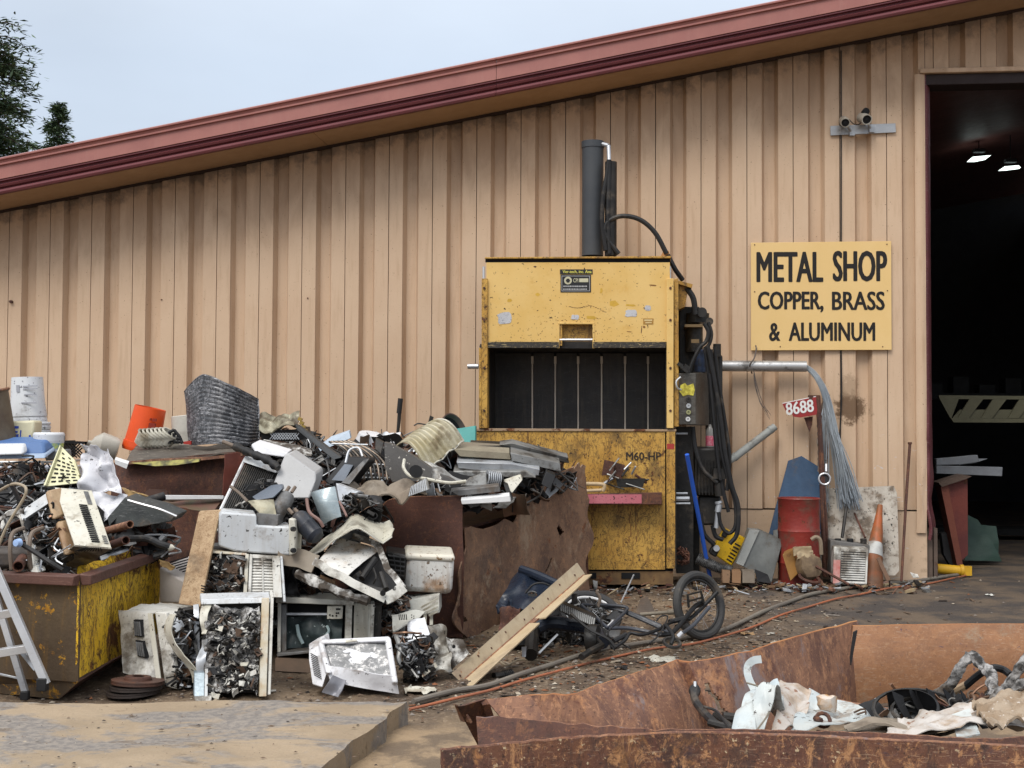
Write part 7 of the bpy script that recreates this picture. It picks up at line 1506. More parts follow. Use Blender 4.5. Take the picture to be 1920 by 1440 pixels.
t = T('finned_motor', 'grey finned motor housing lying on top of rusty container', 'motor'); a, b = P(862, 900, 9.5), P(915, 893, 9.5); mb = MB(); mb.prism([P(862, 912, 9.45), P(880, 896, 9.45), P(912, 885, 9.5), P(914, 912, 9.45)], V((0, .15, 0))); t.add('housing', mb, alu, bevel=.008)
for k in range(7):
    mb = MB(); mb.lathe([(.03, 0), (.062, 0), (.062, .006), (.03, .006)], P(913 + k * 3.6, 897 + k * .6, 9.5), (1, .3, -.1), 16); t.add('cooling_fin', mb, galv)
mb = MB(); mb.lathe([(0, -.002), (.035, 0), (.035, .12), (0, .12)], P(913, 897, 9.5), (1, .3, -.1), 12); t.add('shaft', mb, grease); t.done()
for pts, m, nm, lab in (([(845, 921, 9.3), (935, 911, 9.3), (938, 922, 9.3), (860, 930, 9.3)], scrapm[3], 'dark_channel', 'dark grey channel lying across container corner'), ([(864, 938, 9.25), (955, 929, 9.3), (958, 941, 9.3), (866, 946, 9.25)], mat('bright_white_paint', (.7, .7, .7)), 'white_channel', 'white painted channel hanging over container side wall'),
                        ([(944, 905, 9.5), (976, 894, 9.5), (980, 900, 9.5), (960, 925, 9.45)], beige_p, 'white_bracket', 'pale bent bracket right of the finned motor'), ([(944, 908, 9.45), (952, 910, 9.45), (962, 938, 9.4), (954, 940, 9.4)], rub, 'black_end_cap', 'black end cap on the white channel'),
                        ([(1024, 884, 9.9), (1042, 892, 9.9), (1032, 918, 9.85), (1015, 908, 9.85)], scrapm[4], 'black_block', 'black block near the torn top of container')):
    mb = MB(); mb.prism([P(*q) for q in pts], V((.0, .06, .02))); one(nm, lab, 'scrap', mb, m, bevel=.004)
t = T('oily_bracket_plate', 'oily curved cast plate with oval opening on heap centre', 'casting'); mb = MB(); crump(mb, [(760, 858, 9.5), (820, 872, 9.4), (872, 905, 9.2), (790, 900, 9.3)], 24, 12, .04, 6, .02, 3, fold=.05); t.add('plate', mb, alu)
mb = MB(); mb.tube(smooth([P(758, 862, 9.4), P(757, 878, 9.3), P(770, 893, 9.25), P(795, 897, 9.2), P(840, 905, 9.15), P(874, 902, 9.15)], 5), .012, 7); t.add('edge', mb, beige_p); mb = MB(); mb.lathe([(0, 0), (.05, 0)], P(780, 884, 9.2), (.2, -1, .4), 14); t.add('dark_opening', mb, black_m); t.done()
t = T('torn_carpet_plate', 'dirty grey-brown flattened plate draped over container edge', 'plate'); mb = MB(); crump(mb, [(640, 905, 9.2), (785, 902, 9.2), (800, 925, 9.0), (690, 935, 8.95)], 30, 14, .04, 5, .012, 7, edge=.02, fold=.08); t.add('sheet', mb, mat('brown_plate', (.2, .2, .2)))
mb = MB(); f = Fr([(770, 912, 9.0), (800, 895, 9.1), (806, 918, 9.0), (764, 932, 8.9)], (0, 1, 0)); f.box(mb, 0, 1, 0, 1, 0, .06); t.add('ribbed_block', mb, alu, bevel=.01)
mb = MB()
for k in range(10): f.box(mb, .05 + k * .09, .08 + k * .09, .05, .95, -.012, 0)
t.add('block_ribs', mb, galv, stuff=True); t.done()
mb = MB(); crump(mb, [(660, 925, 8.85), (715, 930, 8.85), (712, 985, 8.75), (655, 975, 8.75)], 22, 22, .08, 7, .01, 4, fold=.1); one('black_hose_bundle', 'black crumpled rubber boot in the shadow beside container front wall', 'rubber', mb, rub)

heap('loose_scrap', [(645, 925), (700, 930), (706, 985), (650, 985), (612, 1000)], lambda x, y: 8.6, 90, .025, .07, wts=(0, 4, 4, 4, 3, 2, 7, 1), back=.1)
heap('loose_scrap', [(455, 905), (520, 900), (560, 960), (520, 985), (460, 960)], lambda x, y: 8.62, 40, .02, .05, wts=(0, 4, 4, 3, 2, 7), back=.06)
heap('loose_scrap', [(722, 1112), (770, 1118), (745, 1200), (722, 1195)], lambda x, y: 8.45, 80, .02, .06, wts=(0, 4, 4, 3, 2, 7, 6, 8), back=.1)
heap('loose_scrap', [(520, 1040), (590, 1060), (600, 1115), (530, 1118)], lambda x, y: 8.5, 60, .02, .06, wts=(0, 4, 4, 3, 2, 7, 6), back=.1)

# ============================================================ angle iron, car part, bicycle
t = T('angle_iron', 'long tan painted angle iron leaning against the black car part', 'angle iron')
a, b, c = P(850, 1268, 7.95), P(1090, 1058, 9.1), None
lo0, lo1 = P(846, 1262, 7.9), P(1080, 1056, 9.05)      # upper leg outer edge
c0, c1 = P(864, 1280, 7.9), P(1095, 1078, 9.05)
e0, e1 = P(884, 1287, 7.66), P(1110, 1076, 8.86)
tan_p = mat('tan_weathered_paint', (.50, .40, .26), (.44, .33, .2), mixs=3, rough=.55, rust=.14, rustcol=(.38, .17, .06), rust2=(.2, .1, .05), rsc=5, dirt=.3, dirtcol=(.2, .15, .1), streak=.2, bump=.1)
mb = MB(); mb.hexa([lo0, lo1, c1, c0], [q + V((.01, .012, .004)) for q in (lo0, lo1, c1, c0)]); t.add('upper_leg', mb, mat('tan_weathered_darker', (.36, .30, .21), (.3, .24, .16), mixs=3, rough=.6, rust=.3, rustcol=(.36, .17, .06), rust2=(.16, .08, .04), rsc=6, dirt=.4, dirtcol=(.15, .11, .08), streak=.3, bump=.15), bevel=.002)  # upper leg in a darker, rustier tan than the lower leg
mb = MB(); mb.tube([c0 + (c1 - c0) * k / 14 + V((0, -.004, .002)) for k in range(15)], .006, 5); t.add('crease_shade', mb, rust_bright)  # rust-toned bead painting in the shade of the crease
mb = MB(); d = (c1 - c0); m0, m1 = c0 + d * .52, c0 + d * .56; em0, em1 = e0 + (e1 - e0) * .53, e0 + (e1 - e0) * .58
mb.hexa([c0, m0, em0, e0], [q + V((.0, .002, -.012)) for q in (c0, m0, em0, e0)]); t.add('lower_leg', mb, tan_p, bevel=.002)
mb = MB(); mb.hexa([m1, c1, e1, em1], [q + V((.0, .002, -.012)) for q in (m1, c1, e1, em1)]); t.add('lower_leg', mb, tan_p, bevel=.002)
mb = MB(); mb.hexa([m0, m1, m1 + (em1 - m1) * .45, m0 + (em0 - m0) * .35], [q + V((.0, .002, -.012)) for q in (m0, m1, m1 + (em1 - m1) * .45, m0 + (em0 - m0) * .35)]); t.add('notched_part', mb, rust_bright)
for k in range(9):
    mb = MB(); f_ = .05 + k * .11; q = (lo0 + (lo1 - lo0) * f_) * (.42 + .2 * (k % 2)) + (c0 + d * f_) * (.58 - .2 * (k % 2)) + d * rs.uniform(-.03, .03) + V((0, -.002, 0)); mb.tube([q, q + V((-.002, -.004, 0))], .008, 8); t.add('bolt_hole', mb, rust_dark)
t.done()
car = mat('dark_blue_car_paint', (.012, .018, .032), (.02, .026, .04), mixs=6, rough=.28, dirt=.3, dirtcol=(.05, .045, .04), bump=.15)
t = T('car_panel', 'crumpled blue-black car body panel with round hole lying by container', 'car part')
def cp(u, v):
    tl, tr, br, bl = P(975, 1066, 9.6), P(1052, 1098, 9.3), P(1010, 1150, 8.9), P(930, 1136, 9.1)
    p = bil([tl, tr, br, bl], u, v); n = nv3(p, 6, 2); return p + V((0, -1, .3)) * (n.x * .05 + .03 * math.sin(u * 9) * math.sin(v * 5)) + n * .015
mb = MB(); mb.sheet(cp, 50, 40, .008, keep=lambda u, v: (u - .60) ** 2 + ((v - .52) * .85) ** 2 > .013); t.add('panel', mb, car)
mb = MB(); mb.tube([cp(.60 + .13 * math.cos(q), .52 + .14 * math.sin(q)) + V((0, -.01, 0)) for q in [k * .35 for k in range(18)]], .006, 6, closed=True); t.add('hole_rim', mb, scrapm[3])
mb = MB(); mb.tube(smooth([P(977, 1068, 9.5), P(1005, 1078, 9.4), P(1050, 1098, 9.25)], 6), .034, 10); t.add('top_roll', mb, car)
mb = MB(); crump(mb, [P(928, 1128, 9.1), P(955, 1118, 9.1), P(960, 1145, 8.95), P(932, 1150, 9.0)], 16, 14, .05, 9, .02, 6, fold=.08); t.add('torn_corner', mb, car)
mb = MB(); mb.tube(smooth([P(985, 1112, 9.0), P(1000, 1096, 9.0), P(1020, 1094, 9.0), P(1045, 1106, 9.0)], 5), .008, 6); t.add('cable', mb, rub); t.done()
mb = MB(); crump(mb, [(937, 1148, 8.95), (975, 1142, 8.95), (968, 1172, 8.8), (936, 1175, 8.8)], 14, 12, .06, 9, .02, 2, fold=.07); one('rusty_lump', 'reddish-brown rusty lump under the left end of car panel', 'scrap', mb, rust_dark)
t = T('axle_subframe', 'black axle subframe with coil fins lying behind angle iron', 'car part')
mb = MB(); mb.tube(smooth([P(1000, 1180, 8.9), P(1030, 1168, 8.9), P(1070, 1172, 8.9), P(1110, 1180, 8.8), P(1130, 1205, 8.6)], 6), .05, 10); mb2 = MB(); mb2.tube([P(1000, 1175, 8.9), P(995, 1228, 8.5)], .045, 10); t.add('cross_member', mb, car); t.add('leg', mb2, grease)
mb = MB(); mb.prism([P(1008, 1148, 8.8), P(1048, 1142, 8.8), P(1052, 1152, 8.75), P(1012, 1156, 8.75)], V((0, .1, 0))); t.add('flat_plate', mb, scrapm[4])
mb = MB(); f = Fr([(1050, 1130, 8.85), (1120, 1158, 8.75), (1114, 1176, 8.7), (1048, 1146, 8.8)], (0, 1, .2), .006, 8); f.box(mb, 0, 1, 0, 1, 0, .08); sp2 = t.add('strip_body', mb, grease, bevel=.01)
for k in range(18):
    mb = MB(); u = .04 + k * .052; mb.tube([f.p(u, .1, -.012), f.p(u + .03, .85, -.012)], .007, 5); t.add('coil_fin', mb, alu, sub=sp2)
mb = MB(); mb.tube([P(1045, 1190, 8.5), P(1010, 1225, 8.3)], .008, 6); mb2 = MB(); mb2.tube([P(1112, 1195, 8.6), P(1128, 1210, 8.5), P(1105, 1222, 8.4), P(1090, 1232, 8.3)], .022, 8); t.add('rod', mb, galv); t.add('control_arm', mb2, grease)
mb = MB(); mb.lathe([(0, -.04), (.09, -.04), (.1, 0), (.09, .04), (0, .04)], P(1112, 1198, 8.6), (1, -.3, .1), 18); t.add('hub', mb, grease)
mb = MB(); mb.tube(smooth([P(1070, 1150, 8.6), P(1105, 1180, 8.5), P(1140, 1198, 8.4), P(1155, 1215, 8.3)], 5), .009, 6); t.add('cable', mb, rub); t.done()
mb = MB(); mb.prism([P(978, 1214, 8.35), P(987, 1213, 8.35), P(986, 1232, 8.3), P(979, 1232, 8.3)], V((0, .02, 0))); one('white_tag', 'small pale metal tag hanging under the axle subframe', 'tag', mb, galv)
# bicycle
t = T('bicycle', 'black and grey small-wheeled bicycle lying on its side in dirt', 'bicycle')
tyre = mat('tyre_rubber', (.03, .03, .032), (.05, .048, .045), rough=.7, dirt=.25, dirtcol=(.10, .08, .06), bump=.3)
frm = mat('bike_grey_paint', (.05, .055, .07), (.035, .038, .045), rough=.3, dirt=.2, dirtcol=(.12, .1, .08))
wc = P(1311, 1135, 9.35); n_ = V((.60, -.80, .22)).normalized(); ux = n_.cross(UP).normalized(); uy = ux.cross(n_)
def wheel(c, ux, uy, r, name, rimm):
    ring = lambda rr, o=0: [c + (ux * math.cos(k * math.pi / 20) + uy * math.sin(k * math.pi / 20)) * rr for k in range(40)]
    mb = MB(); mb.tube(ring(r), .029, 10, closed=True); w = t.add('tyre', mb, tyre)
    mb = MB(); mb.tube(ring(r - .035), .010, 6, closed=True); t.add('rim', mb, rimm)
    mb = MB(); a = ux.cross(uy); mb.tube([c - a * .04, c + a * .04], .018, 10)
    t.add('hub', mb, grease)
    mb = MB()
    for k in range(20): q = k * math.pi / 10; d = ux * math.cos(q) + uy * math.sin(q); d2 = ux * math.cos(q + .5 * (-1) ** k) + uy * math.sin(q + .5 * (-1) ** k); mb.tube([c + d2 * .018 + a * .03 * (-1) ** k, c + d * (r - .03)], .0009, 4)
    t.add('spokes', mb, galv, stuff=True)
wheel(wc, ux, uy, .222, 'front', grease)
rc = P(1105, 1150, 9.5); rn = V((.1, -.55, .85)).normalized(); rx = rn.cross(UP).normalized(); ry = rx.cross(rn); wheel(rc, rx, ry, .215, 'rear', mat('ring_white', (.6, .6, .6)))
def tb(pts, r, m=frm, name='frame_tube'):
    mb = MB(); mb.tube(smooth([P(*q) for q in pts], 4), r, 8); return t.add(name, mb, m)
tb([(1140, 1178, 8.75), (1180, 1178, 8.8), (1240, 1190, 8.75)], .014); tb([(1090, 1135, 9.0), (1140, 1178, 8.75)], .013); tb([(1090, 1133, 9.0), (1130, 1134, 9.1), (1172, 1138, 9.1), (1172, 1147, 9.05), (1140, 1178, 8.75)], .012)
tb([(1130, 1136, 9.15), (1180, 1150, 9.1), (1240, 1175, 9.0)], .017); tb([(1142, 1176, 8.75), (1172, 1148, 9.0)], .012); tb([(1172, 1148, 9.1), (1235, 1176, 9.0), (1262, 1190, 8.9)], .014)
tb([(1232, 1190, 8.75), (1262, 1185, 8.8), (1300, 1140, 9.1), (1318, 1128, 9.15)], .017, scrapm[4], 'fork'); tb([(1275, 1190, 8.7), (1300, 1172, 8.85), (1330, 1138, 9.0)], .014, frm, 'fork_leg'); tb([(1268, 1175, 8.9), (1300, 1155, 9.1), (1345, 1110, 9.2)], .014, scrapm[4], 'fork_leg')
tb([(1146, 1206, 8.4), (1150, 1215, 8.35), (1172, 1200, 8.45), (1182, 1187, 8.5), (1205, 1190, 8.5), (1240, 1178, 8.7), (1262, 1165, 8.9), (1292, 1160, 9.0)], .012, scrapm[4], 'handlebar'); tb([(1150, 1202, 8.42), (1174, 1190, 8.5)], .018, rub, 'grip'); tb([(1255, 1166, 8.9), (1282, 1160, 8.95)], .019, rub, 'grip')
mb = MB(); a = P(1260, 1205, 8.55); mb.tube(arcpts(a, .055, V((.1, -.4, .9)), 0, 6.28, 16)[:-1], .012, 6, closed=True); t.add('chain_ring', mb, grease); mb = MB(); mb.tube([P(1272, 1194, 8.6), P(1280, 1186, 8.6)], .018, 10); t.add('axle_peg', mb, alu_b)
tb([(1244, 1180, 8.7), (1248, 1172, 8.7), (1262, 1192, 8.6), (1258, 1208, 8.55)], .013, scrapm[4], 'crank'); 
mb = MB(); mb.prism([P(1137, 1160, 8.9), P(1152, 1145, 8.95), P(1160, 1146, 8.95), P(1150, 1162, 8.9)], V((0, .05, 0))); t.add('bracket', mb, rub)
mb = MB(); mb.lathe([(0, 0), (.02, 0), (.02, .07), (0, .07)], P(1077, 1132, 9.0), UP, 10); t.add('seat_post', mb, rub)
mb = MB(); mb.tube(smooth([P(1121, 1138, 8.9), P(1125, 1122, 8.9), P(1119, 1110, 8.9), P(1123, 1108, 8.9)], 4), .012, 7); t.add('brake_lever', mb, mat('strap_brown', (.2, .2, .2)))
mb = MB()
for pts in ([(1105, 1120, 8.9), (1124, 1145, 8.8), (1130, 1180, 8.6), (1152, 1219, 8.3)], [(1230, 1165, 8.8), (1240, 1155, 8.8), (1252, 1158, 8.8), (1236, 1190, 8.6), (1218, 1206, 8.5)], [(1165, 1160, 8.8), (1140, 1190, 8.6), (1182, 1216, 8.4)]): mb.tube(smooth([P(*q) for q in pts], 5), .0055, 5)
t.add('brake_cables', mb, rub, stuff=True)
mb = MB(); fr = Fr([(1288, 1115, 9.1), (1316, 1108, 9.1), (1322, 1130, 9.1), (1290, 1140, 9.1)], (0, 1, 0)); fr.box(mb, 0, .12, 0, 1, 0, .03); fr.box(mb, .88, 1, 0, 1, 0, .03); fr.box(mb, .12, .88, 0, .1, 0, .03); fr.box(mb, .1, .9, .5, .6, 0, .03); t.add('pedal', mb, grease); t.done()
# shovel-like scrap near the bicycle
t = T('spade_head', 'rusty brown spade blade with short handle between bicycle frame and wheel', 'spade')
mb = MB(); crump(mb, [(1200, 1122, 9.7), (1213, 1118, 9.7), (1232, 1154, 9.4), (1192, 1152, 9.4)], 10, 10, .02, 5, .006); t.add('blade', mb, mat('spade_brown', (.12, .085, .06), (.07, .055, .045), rough=.5, rust=.2)); mb = MB(); mb.tube([P(1200, 1152, 9.35), P(1256, 1148, 9.35)], .013, 8); mb.tube([P(1252, 1148, 9.34), P(1268, 1147, 9.34)], .02, 8); t.add('handle', mb, mat('handle_gr', (.2, .17, .13), rough=.6)); t.done()
mb = MB(); mb.tube([P(1188, 1078, 10.2), P(1164, 1130, 9.8)], .006, 6); one('thin_metal_rod', 'thin grey rod stuck upright in dirt in front of baler base', 'rod', mb, galv)
mb = MB(); mb.tube(smooth([G(930, 1237, .01), G(948, 1250, .01), G(962, 1246, .015), G(975, 1240, .01), G(1010, 1241, .01), G(1050, 1247, .01)], 5), .006, 6); one('loose_wire', 'thin bent pale wire lying on dirt left of hose', 'wire', mb, mat('tan_rod', (.3, .25, .2)))
t = T('air_tool', 'small black ribbed tool grip lying on dirt beside grey hose', 'tool'); a, b = G(926, 1274, .02), G(960, 1268, .02); mb = MB(); mb.tube([a, b], .022, 10); t.add('grip', mb, grease)
for k in range(5): mb = MB(); q = a + (b - a) * (.5 + k * .1); mb.tube([q, q + (b - a) * .04], .026, 10); t.add('rib', mb, rub)
t.done()
# hoses
def gline(l, r, dz, n=7, wob=0.0):
    pts = smooth([G(x, y, 0) for x, y in l], n); return [V((p.x + wob * noise.noise(p * 1.2), p.y, gbase(p.x, p.y) + .022 * noise.noise(V((p.x * 1.3, p.y * 1.3, 0))) + dz + .008)) for p in pts]
mb = MB(); mb.tube(gline([(775, 1320), (850, 1302), (920, 1290), (1000, 1262), (1060, 1243), (1120, 1228), (1200, 1212), (1260, 1202), (1330, 1192), (1400, 1165), (1480, 1132), (1560, 1112), (1640, 1099), (1720, 1091), (1790, 1084), (1800, 1080), (1770, 1078)], .02, .012), .0165, 9)
one('grey_hose', 'thick grey hose running across the yard from slab to doorway', 'hose', mb, mat('hose_grey', (.19, .17, .14), (.15, .13, .11), rough=.6, dirt=.3))
mb = MB(); mb.tube(gline([(768, 1332), (850, 1314), (920, 1298), (1000, 1275), (1080, 1253), (1150, 1238), (1230, 1220), (1310, 1208), (1400, 1180), (1480, 1152), (1560, 1130), (1640, 1112), (1700, 1102), (1760, 1092), (1800, 1086), (1815, 1082)], .01, .006), .0085, 8)
one('orange_hose', 'thin orange air hose lying alongside the grey hose', 'hose', mb, mat('hose_orange', (.38, .125, .06), (.30, .11, .06), rough=.5, dirt=.3))
for k, (x, y, s, m, lab) in enumerate(((790, 1298, .09, beige_p, 'torn pale paper scrap on ground near slab corner'), (1400, 1185, .05, mat('card', (.32, .2, .1), rough=.8), 'small brown cardboard scrap below the bicycle wheel'), (1240, 1238, .10, beige_p, 'pale flattened plastic scrap between hose and front bin'), (505, 1304, .03, white_p, 'white chip beside the gutted air conditioner'), (1445, 1186, .03, white_p, 'white fragment right of the cardboard scrap'), (1165, 1255, .04, scrapm[4], 'small black scrap between orange hose and front bin'), (1105, 1228, .05, mat('card', (.3, .2, .1)), 'brown chip under end of black control arm'), (1855, 1118, .03, white_p, 'white fragment on damp pavement before doorway'), (1432, 1095, .06, scrapm[4], 'black scrap flake in front of tipped grey box'))):
    q = G(x, y); mb = MB(); mb.sheet(lambda u, v: q + V(((u - .5) * s * 2, (v - .5) * s * 1.6, gz(q.x, q.y) - q.z + .012)) + nv3(V((u * 2, v * 2, k)), 2) * s * .35, 8, 6, .003); one('litter_scrap', lab, 'litter', mb, m)

# ============================================================ concrete slab at lower left
zs = .12
def Sz(px, py, z=zs): return at_z(px, py, z)
t = T('concrete_slab', 'thick mud-covered concrete slab lying in left foreground', 'slab')
S0, S1 = Sz(-260, 1318), Sz(762, 1313); S2 = Sz(590, 1446); dS = (S2 - S1).normalized(); S2 = S1 + dS * 2.6; S3 = S0 + V((-.2, -2.4, 0))
def slabf(u, v):
    p = bil([S0, S1, S2, S3], u, v); k = max(0, 1 - min(u * 40, (1 - u) * 40, v * 25)); rg_ = .03 * noise.noise(V((p.x * 5, p.y * 5, 0))) * k
    z = .012 * noise.noise(V((p.x * 1.2, p.y * 1.8, 4))) + .004 * noise.noise(V((p.x * 9, p.y * 12, 4)))
    z += .006 * sst(.02, .1, noise.noise(V((p.x * 1.5 + 3, p.y * 3.4, 7))))
    return V((p.x + rg_, p.y + rg_, zs + z - .006))
mb = MB(); mb.sheet(slabf, 150, 90, -.115)
def slabx(H, c):
    n = H['rmp'](H['noi'](1.3, 9, .7, H['vmap']((1, 1.5, 1)), .6), .47, .56); g2 = H['rmp'](H['noi'](26, 6, .7), .4, .6)
    c = H['mix'](H['mul'](n, .9), c, H['mix'](g2, (.14, .13, .125), (.23, .205, .18)))
    return H['mix'](H['mul'](H['rmp'](H['noi'](5, 7, .75, H['vmap']((.9, 1.7, 1))), .58, .64), .55), c, (.10, .065, .035))
t.add('slab_body', mb, mat('mud_slab', (.34, .26, .175), (.27, .205, .135), mixs=2, rough=.7, bump=.35, bsc=30, grain=.3, extra=slabx, speck=.12, speckcol=(.12, .085, .055), ssc=60))
mb = MB(); mb.hexa([Sz(300, 1420, .19), Sz(540, 1428, .17), Sz(560, 1500, .17), Sz(250, 1500, .19)], [Sz(300, 1420, .12), Sz(540, 1428, .12), Sz(560, 1500, .12), Sz(250, 1500, .12)])
t.done()
mb = MB()
def br(u, v): p = bil([Sz(395, 1452, .125), Sz(560, 1436, .125), Sz(590, 1520, .125), Sz(400, 1520, .125)], u, v); return p + UP * (.02 + .015 * noise.noise(p * 9))
mb.sheet(br, 14, 8, .02); one('mud_plate', 'broken mud crust plate at bottom edge of slab', 'mud', mb, _mc['mud_slab'])
mb = MB()
for k in range(170):
    x, y = rg.uniform(0, 740), rg.uniform(1318, 1438); s = .003 + .012 * rg.random() ** 4; mb.mi = rg.choice((0, 1, 2, 0, 3)); c = Sz(x, y, zs + .004); a = rg.random() * 6.28
    mb.add([c + V((math.cos(a + q) * s * rg.uniform(.6, 1.6), math.sin(a + q) * s * rg.uniform(.4, 1), -.002)) for q in (0, 1.57, 3.14, 4.71)] + [c + UP * s * .25], [[0, 1, 4], [1, 2, 4], [2, 3, 4], [3, 0, 4]], False)
struct('slab_grit', mb, gm, 'stuff')

# ============================================================ rusty trough in the right foreground
t = T('rusty_trough', 'long orange rusty torn steel trough across right foreground', 'trough')
zr = .45
K0, K1 = at_z(1602, 1166, zr), at_z(905, 1312, .40)     # left wall rim, far to near
def lw(u, v):
    # u: near (left) -> far (right)
    x = 905 + 697 * u; y = lerpt([(0, 1312), (.12, 1303), (.25, 1302), (.30, 1285), (.42, 1262), (.55, 1243), (.58, 1247), (.75, 1215), (.9, 1186), (1, 1165)], u)
    z0 = .36 + .09 * min(1, u * 2.5); top = at_z(x, y, z0); lean = V((.22, -.18, 0)) * (1 - u) * .9 + V((.05, -.05, 0))
    p = top * (1 - v) + (V((top.x, top.y, -.02)) + lean) * v
    q = nv3(p, 2.0, 2); p += V((.6, -.8, 0)) * (q.x * .05 + .07 * math.sin(math.pi * v) * (1 - u) * 1.2 + .05 * (1 - min(1, abs(u - .56) * 14)) * (-1)) + UP * (.006 * noise.noise(V((u * 30, 0, 1))) * (1 - v))
    return p
def lhole(u, v): return not (abs(u - .60 - (v - .35) * .06 - .003 * math.sin(v * 40)) < .007 and .2 < v < .5)
mb = MB(); mb.sheet(lw, 240, 70, .012, keep=lhole); t.add('left_wall', mb, rust_bright)
mb = MB(); mb.tube([lw(k / 60, 0) for k in range(61)], .007, 6); t.add('wall_edge', mb, mat('edge_orange', (.42, .2, .08), (.3, .12, .05), rough=.7))
R0, R1 = at_z(1596, 1173, .435), at_z(2300, 1166, .44)
def rw(u, v):
    top = R0 * (1 - u) + R1 * u + UP * (.004 * noise.noise(V((u * 40, 0, 2)))); p = top * (1 - v) + V((top.x - .12 * (1 - u), top.y - .06, -.02)) * v
    q = nv3(p, 1.6, 6); return p + V((0, -1, 0)) * (q.x * .05 + .04 * math.sin(math.pi * v))
mb = MB(); mb.sheet(rw, 60, 26, .012); t.add('rear_wall', mb, mat('rear_wall_rust', (.33, .165, .085), (.26, .125, .06), mixs=2, rough=.6, rust=.25, rustcol=(.38, .2, .1), rust2=(.16, .07, .045), rsc=2.5, scratch=.3, scratchcol=(.5, .4, .3), speck=.25, speckcol=(.08, .05, .08), ssc=20, bump=.25, extra=rustx((.45, .26, .14), (.17, .09, .06), .5, (.7, 1, 1.2), (.3, .24, .17), .6)))
mb = MB(); mb.tube([rw(k / 30, 0) for k in range(31)], .007, 6); t.add('wall_edge', mb, _mc['edge_orange'])
# front wall, inner lip and outer plate
def fw(u, v):
    x = 893 + 1340 * u; y = lerpt([(0, 1347), (.06, 1349), (.14, 1360), (.25, 1369), (.4, 1371), (.55, 1377), (.72, 1388), (.8, 1382), (.9, 1372), (1, 1368)], u); top = at_z(x, y, .42)
    p = top * (1 - v) + V((top.x + .05, top.y - .25, -.02)) * v; q = nv3(p, 2.4, 9); return p + V((0, -1, 0)) * q.x * .03 + UP * .008 * noise.noise(V((u * 50, 3, 3))) * (1 - v)
mb = MB(); mb.sheet(fw, 100, 12, .012); t.add('front_wall', mb, rust_dark); mb = MB(); mb.tube([fw(k / 80, 0) for k in range(81)], .007, 6); t.add('wall_edge', mb, rust_bright)
def fo2(u, v):
    x = 826 + 1400 * u; y = lerpt([(0, 1406), (.08, 1396), (.2, 1380), (.32, 1373), (.5, 1380), (.62, 1390), (.8, 1402), (1, 1398)], u); top = at_z(x, y, .43); p = top * (1 - v) + V((top.x, top.y - .03, -.02)) * v
    q = nv3(p, 2, 12); return p + V((0, -1, 0)) * q.x * .03 + UP * .005 * noise.noise(V((u * 60, 3, 3))) * (1 - v)
mb = MB(); mb.sheet(fo2, 100, 12, .014); t.add('outer_plate', mb, mat('outer_plate_rust', (.10, .042, .03), (.15, .065, .035), mixs=3, rough=.6, rust=.35, rustcol=(.32, .15, .06), rust2=(.06, .035, .04), rsc=4, scratch=.35, scratchcol=(.5, .36, .24), speck=.35, speckcol=(.45, .35, .22), ssc=40, bump=.4, grain=.3, extra=rustx((.42, .22, .10), (.045, .026, .022), 1.0, (1.4, 1, .6), (.32, .15, .05), .5))); mb = MB(); mb.tube([fo2(k / 80, 0) for k in range(81)], .006, 6); t.add('wall_edge', mb, rust_bright)
# curled left end
mb = MB(); mb.prism([at_z(857, 1325, .40), at_z(898, 1312, .40), at_z(905, 1322, .38), at_z(935, 1410, .12), at_z(905, 1415, .1)], V((.03, .02, 0))); t.add('end_flap', mb, rust_dark)
mb = MB(); crump(mb, [at_z(855, 1325, .4), at_z(866, 1328, .38), at_z(886, 1362, .3), at_z(862, 1352, .3)], 8, 8, .02, 8, .01); t.add('end_curl', mb, rust_bright)
mb = MB(); mb.prism([lw(0, .97), lw(1, .99), rw(1, 1), fw(1, 1), fw(0, 1)], UP * .012); t.add('floor_plate', mb, rust_dark)
mb = MB(); mb.prism([at_z(1601, 1186, .44), at_z(1608, 1182, .44), at_z(1601, 1220, .36), at_z(1596, 1248, .3), at_z(1595, 1235, .33)], V((0, .02, 0))); t.add('corner_gap', mb, black_m); t.done()
# contents
mb = MB(); mb.tube(smooth([P(1303, 1290, 5.9), P(1303, 1312, 5.8), P(1322, 1338, 5.6), P(1345, 1360, 5.4)], 5), [.022, .028, .026, .02] + [.018] * 12, 9); mb.tube(smooth([P(1320, 1325, 5.6), P(1345, 1335, 5.5), P(1372, 1372, 5.2)], 5), .006, 6); t = T('black_ladle', 'black bent rubber strap hooked through hole in trough wall', 'strap'); t.add('strap', mb, rub); mb = MB(); mb.tube([P(1303, 1278, 5.88), P(1303, 1300, 5.86)], .008, 6); t.add('wire_pin', mb, galv); t.done()
mb = MB(); mb.tube([P(1355, 1345, 5.6), P(1395, 1350, 5.6)], .025, 10); mb.tube([P(1340, 1340, 5.55), P(1372, 1362, 5.4)], .012, 8); mb.tube([P(1330, 1355, 5.4), P(1380, 1368, 5.3)], .016, 8); one('dark_stubs', 'dark pipe stubs in trough left of the crumpled white panel', 'pipe', mb, grease, stuff=True)
t = T('crumpled_white_panel', 'crumpled pale blue and white appliance panel with curled strip in trough', 'panel')
pb = mat('pale_blue_enamel', (.42, .48, .50), (.50, .52, .50), mixs=3, rough=.35, dirt=.45, dirtcol=(.16, .12, .09), dsc=7, bump=.1, speck=.4, ssc=35); wp = mat('mudded_white', (.54, .51, .48), (.38, .34, .30), mixs=5, rough=.5, dirt=.5, dsc=7, dirtcol=(.22, .16, .11), bump=.15, speck=.5, speckcol=(.2, .1, .06), ssc=30)
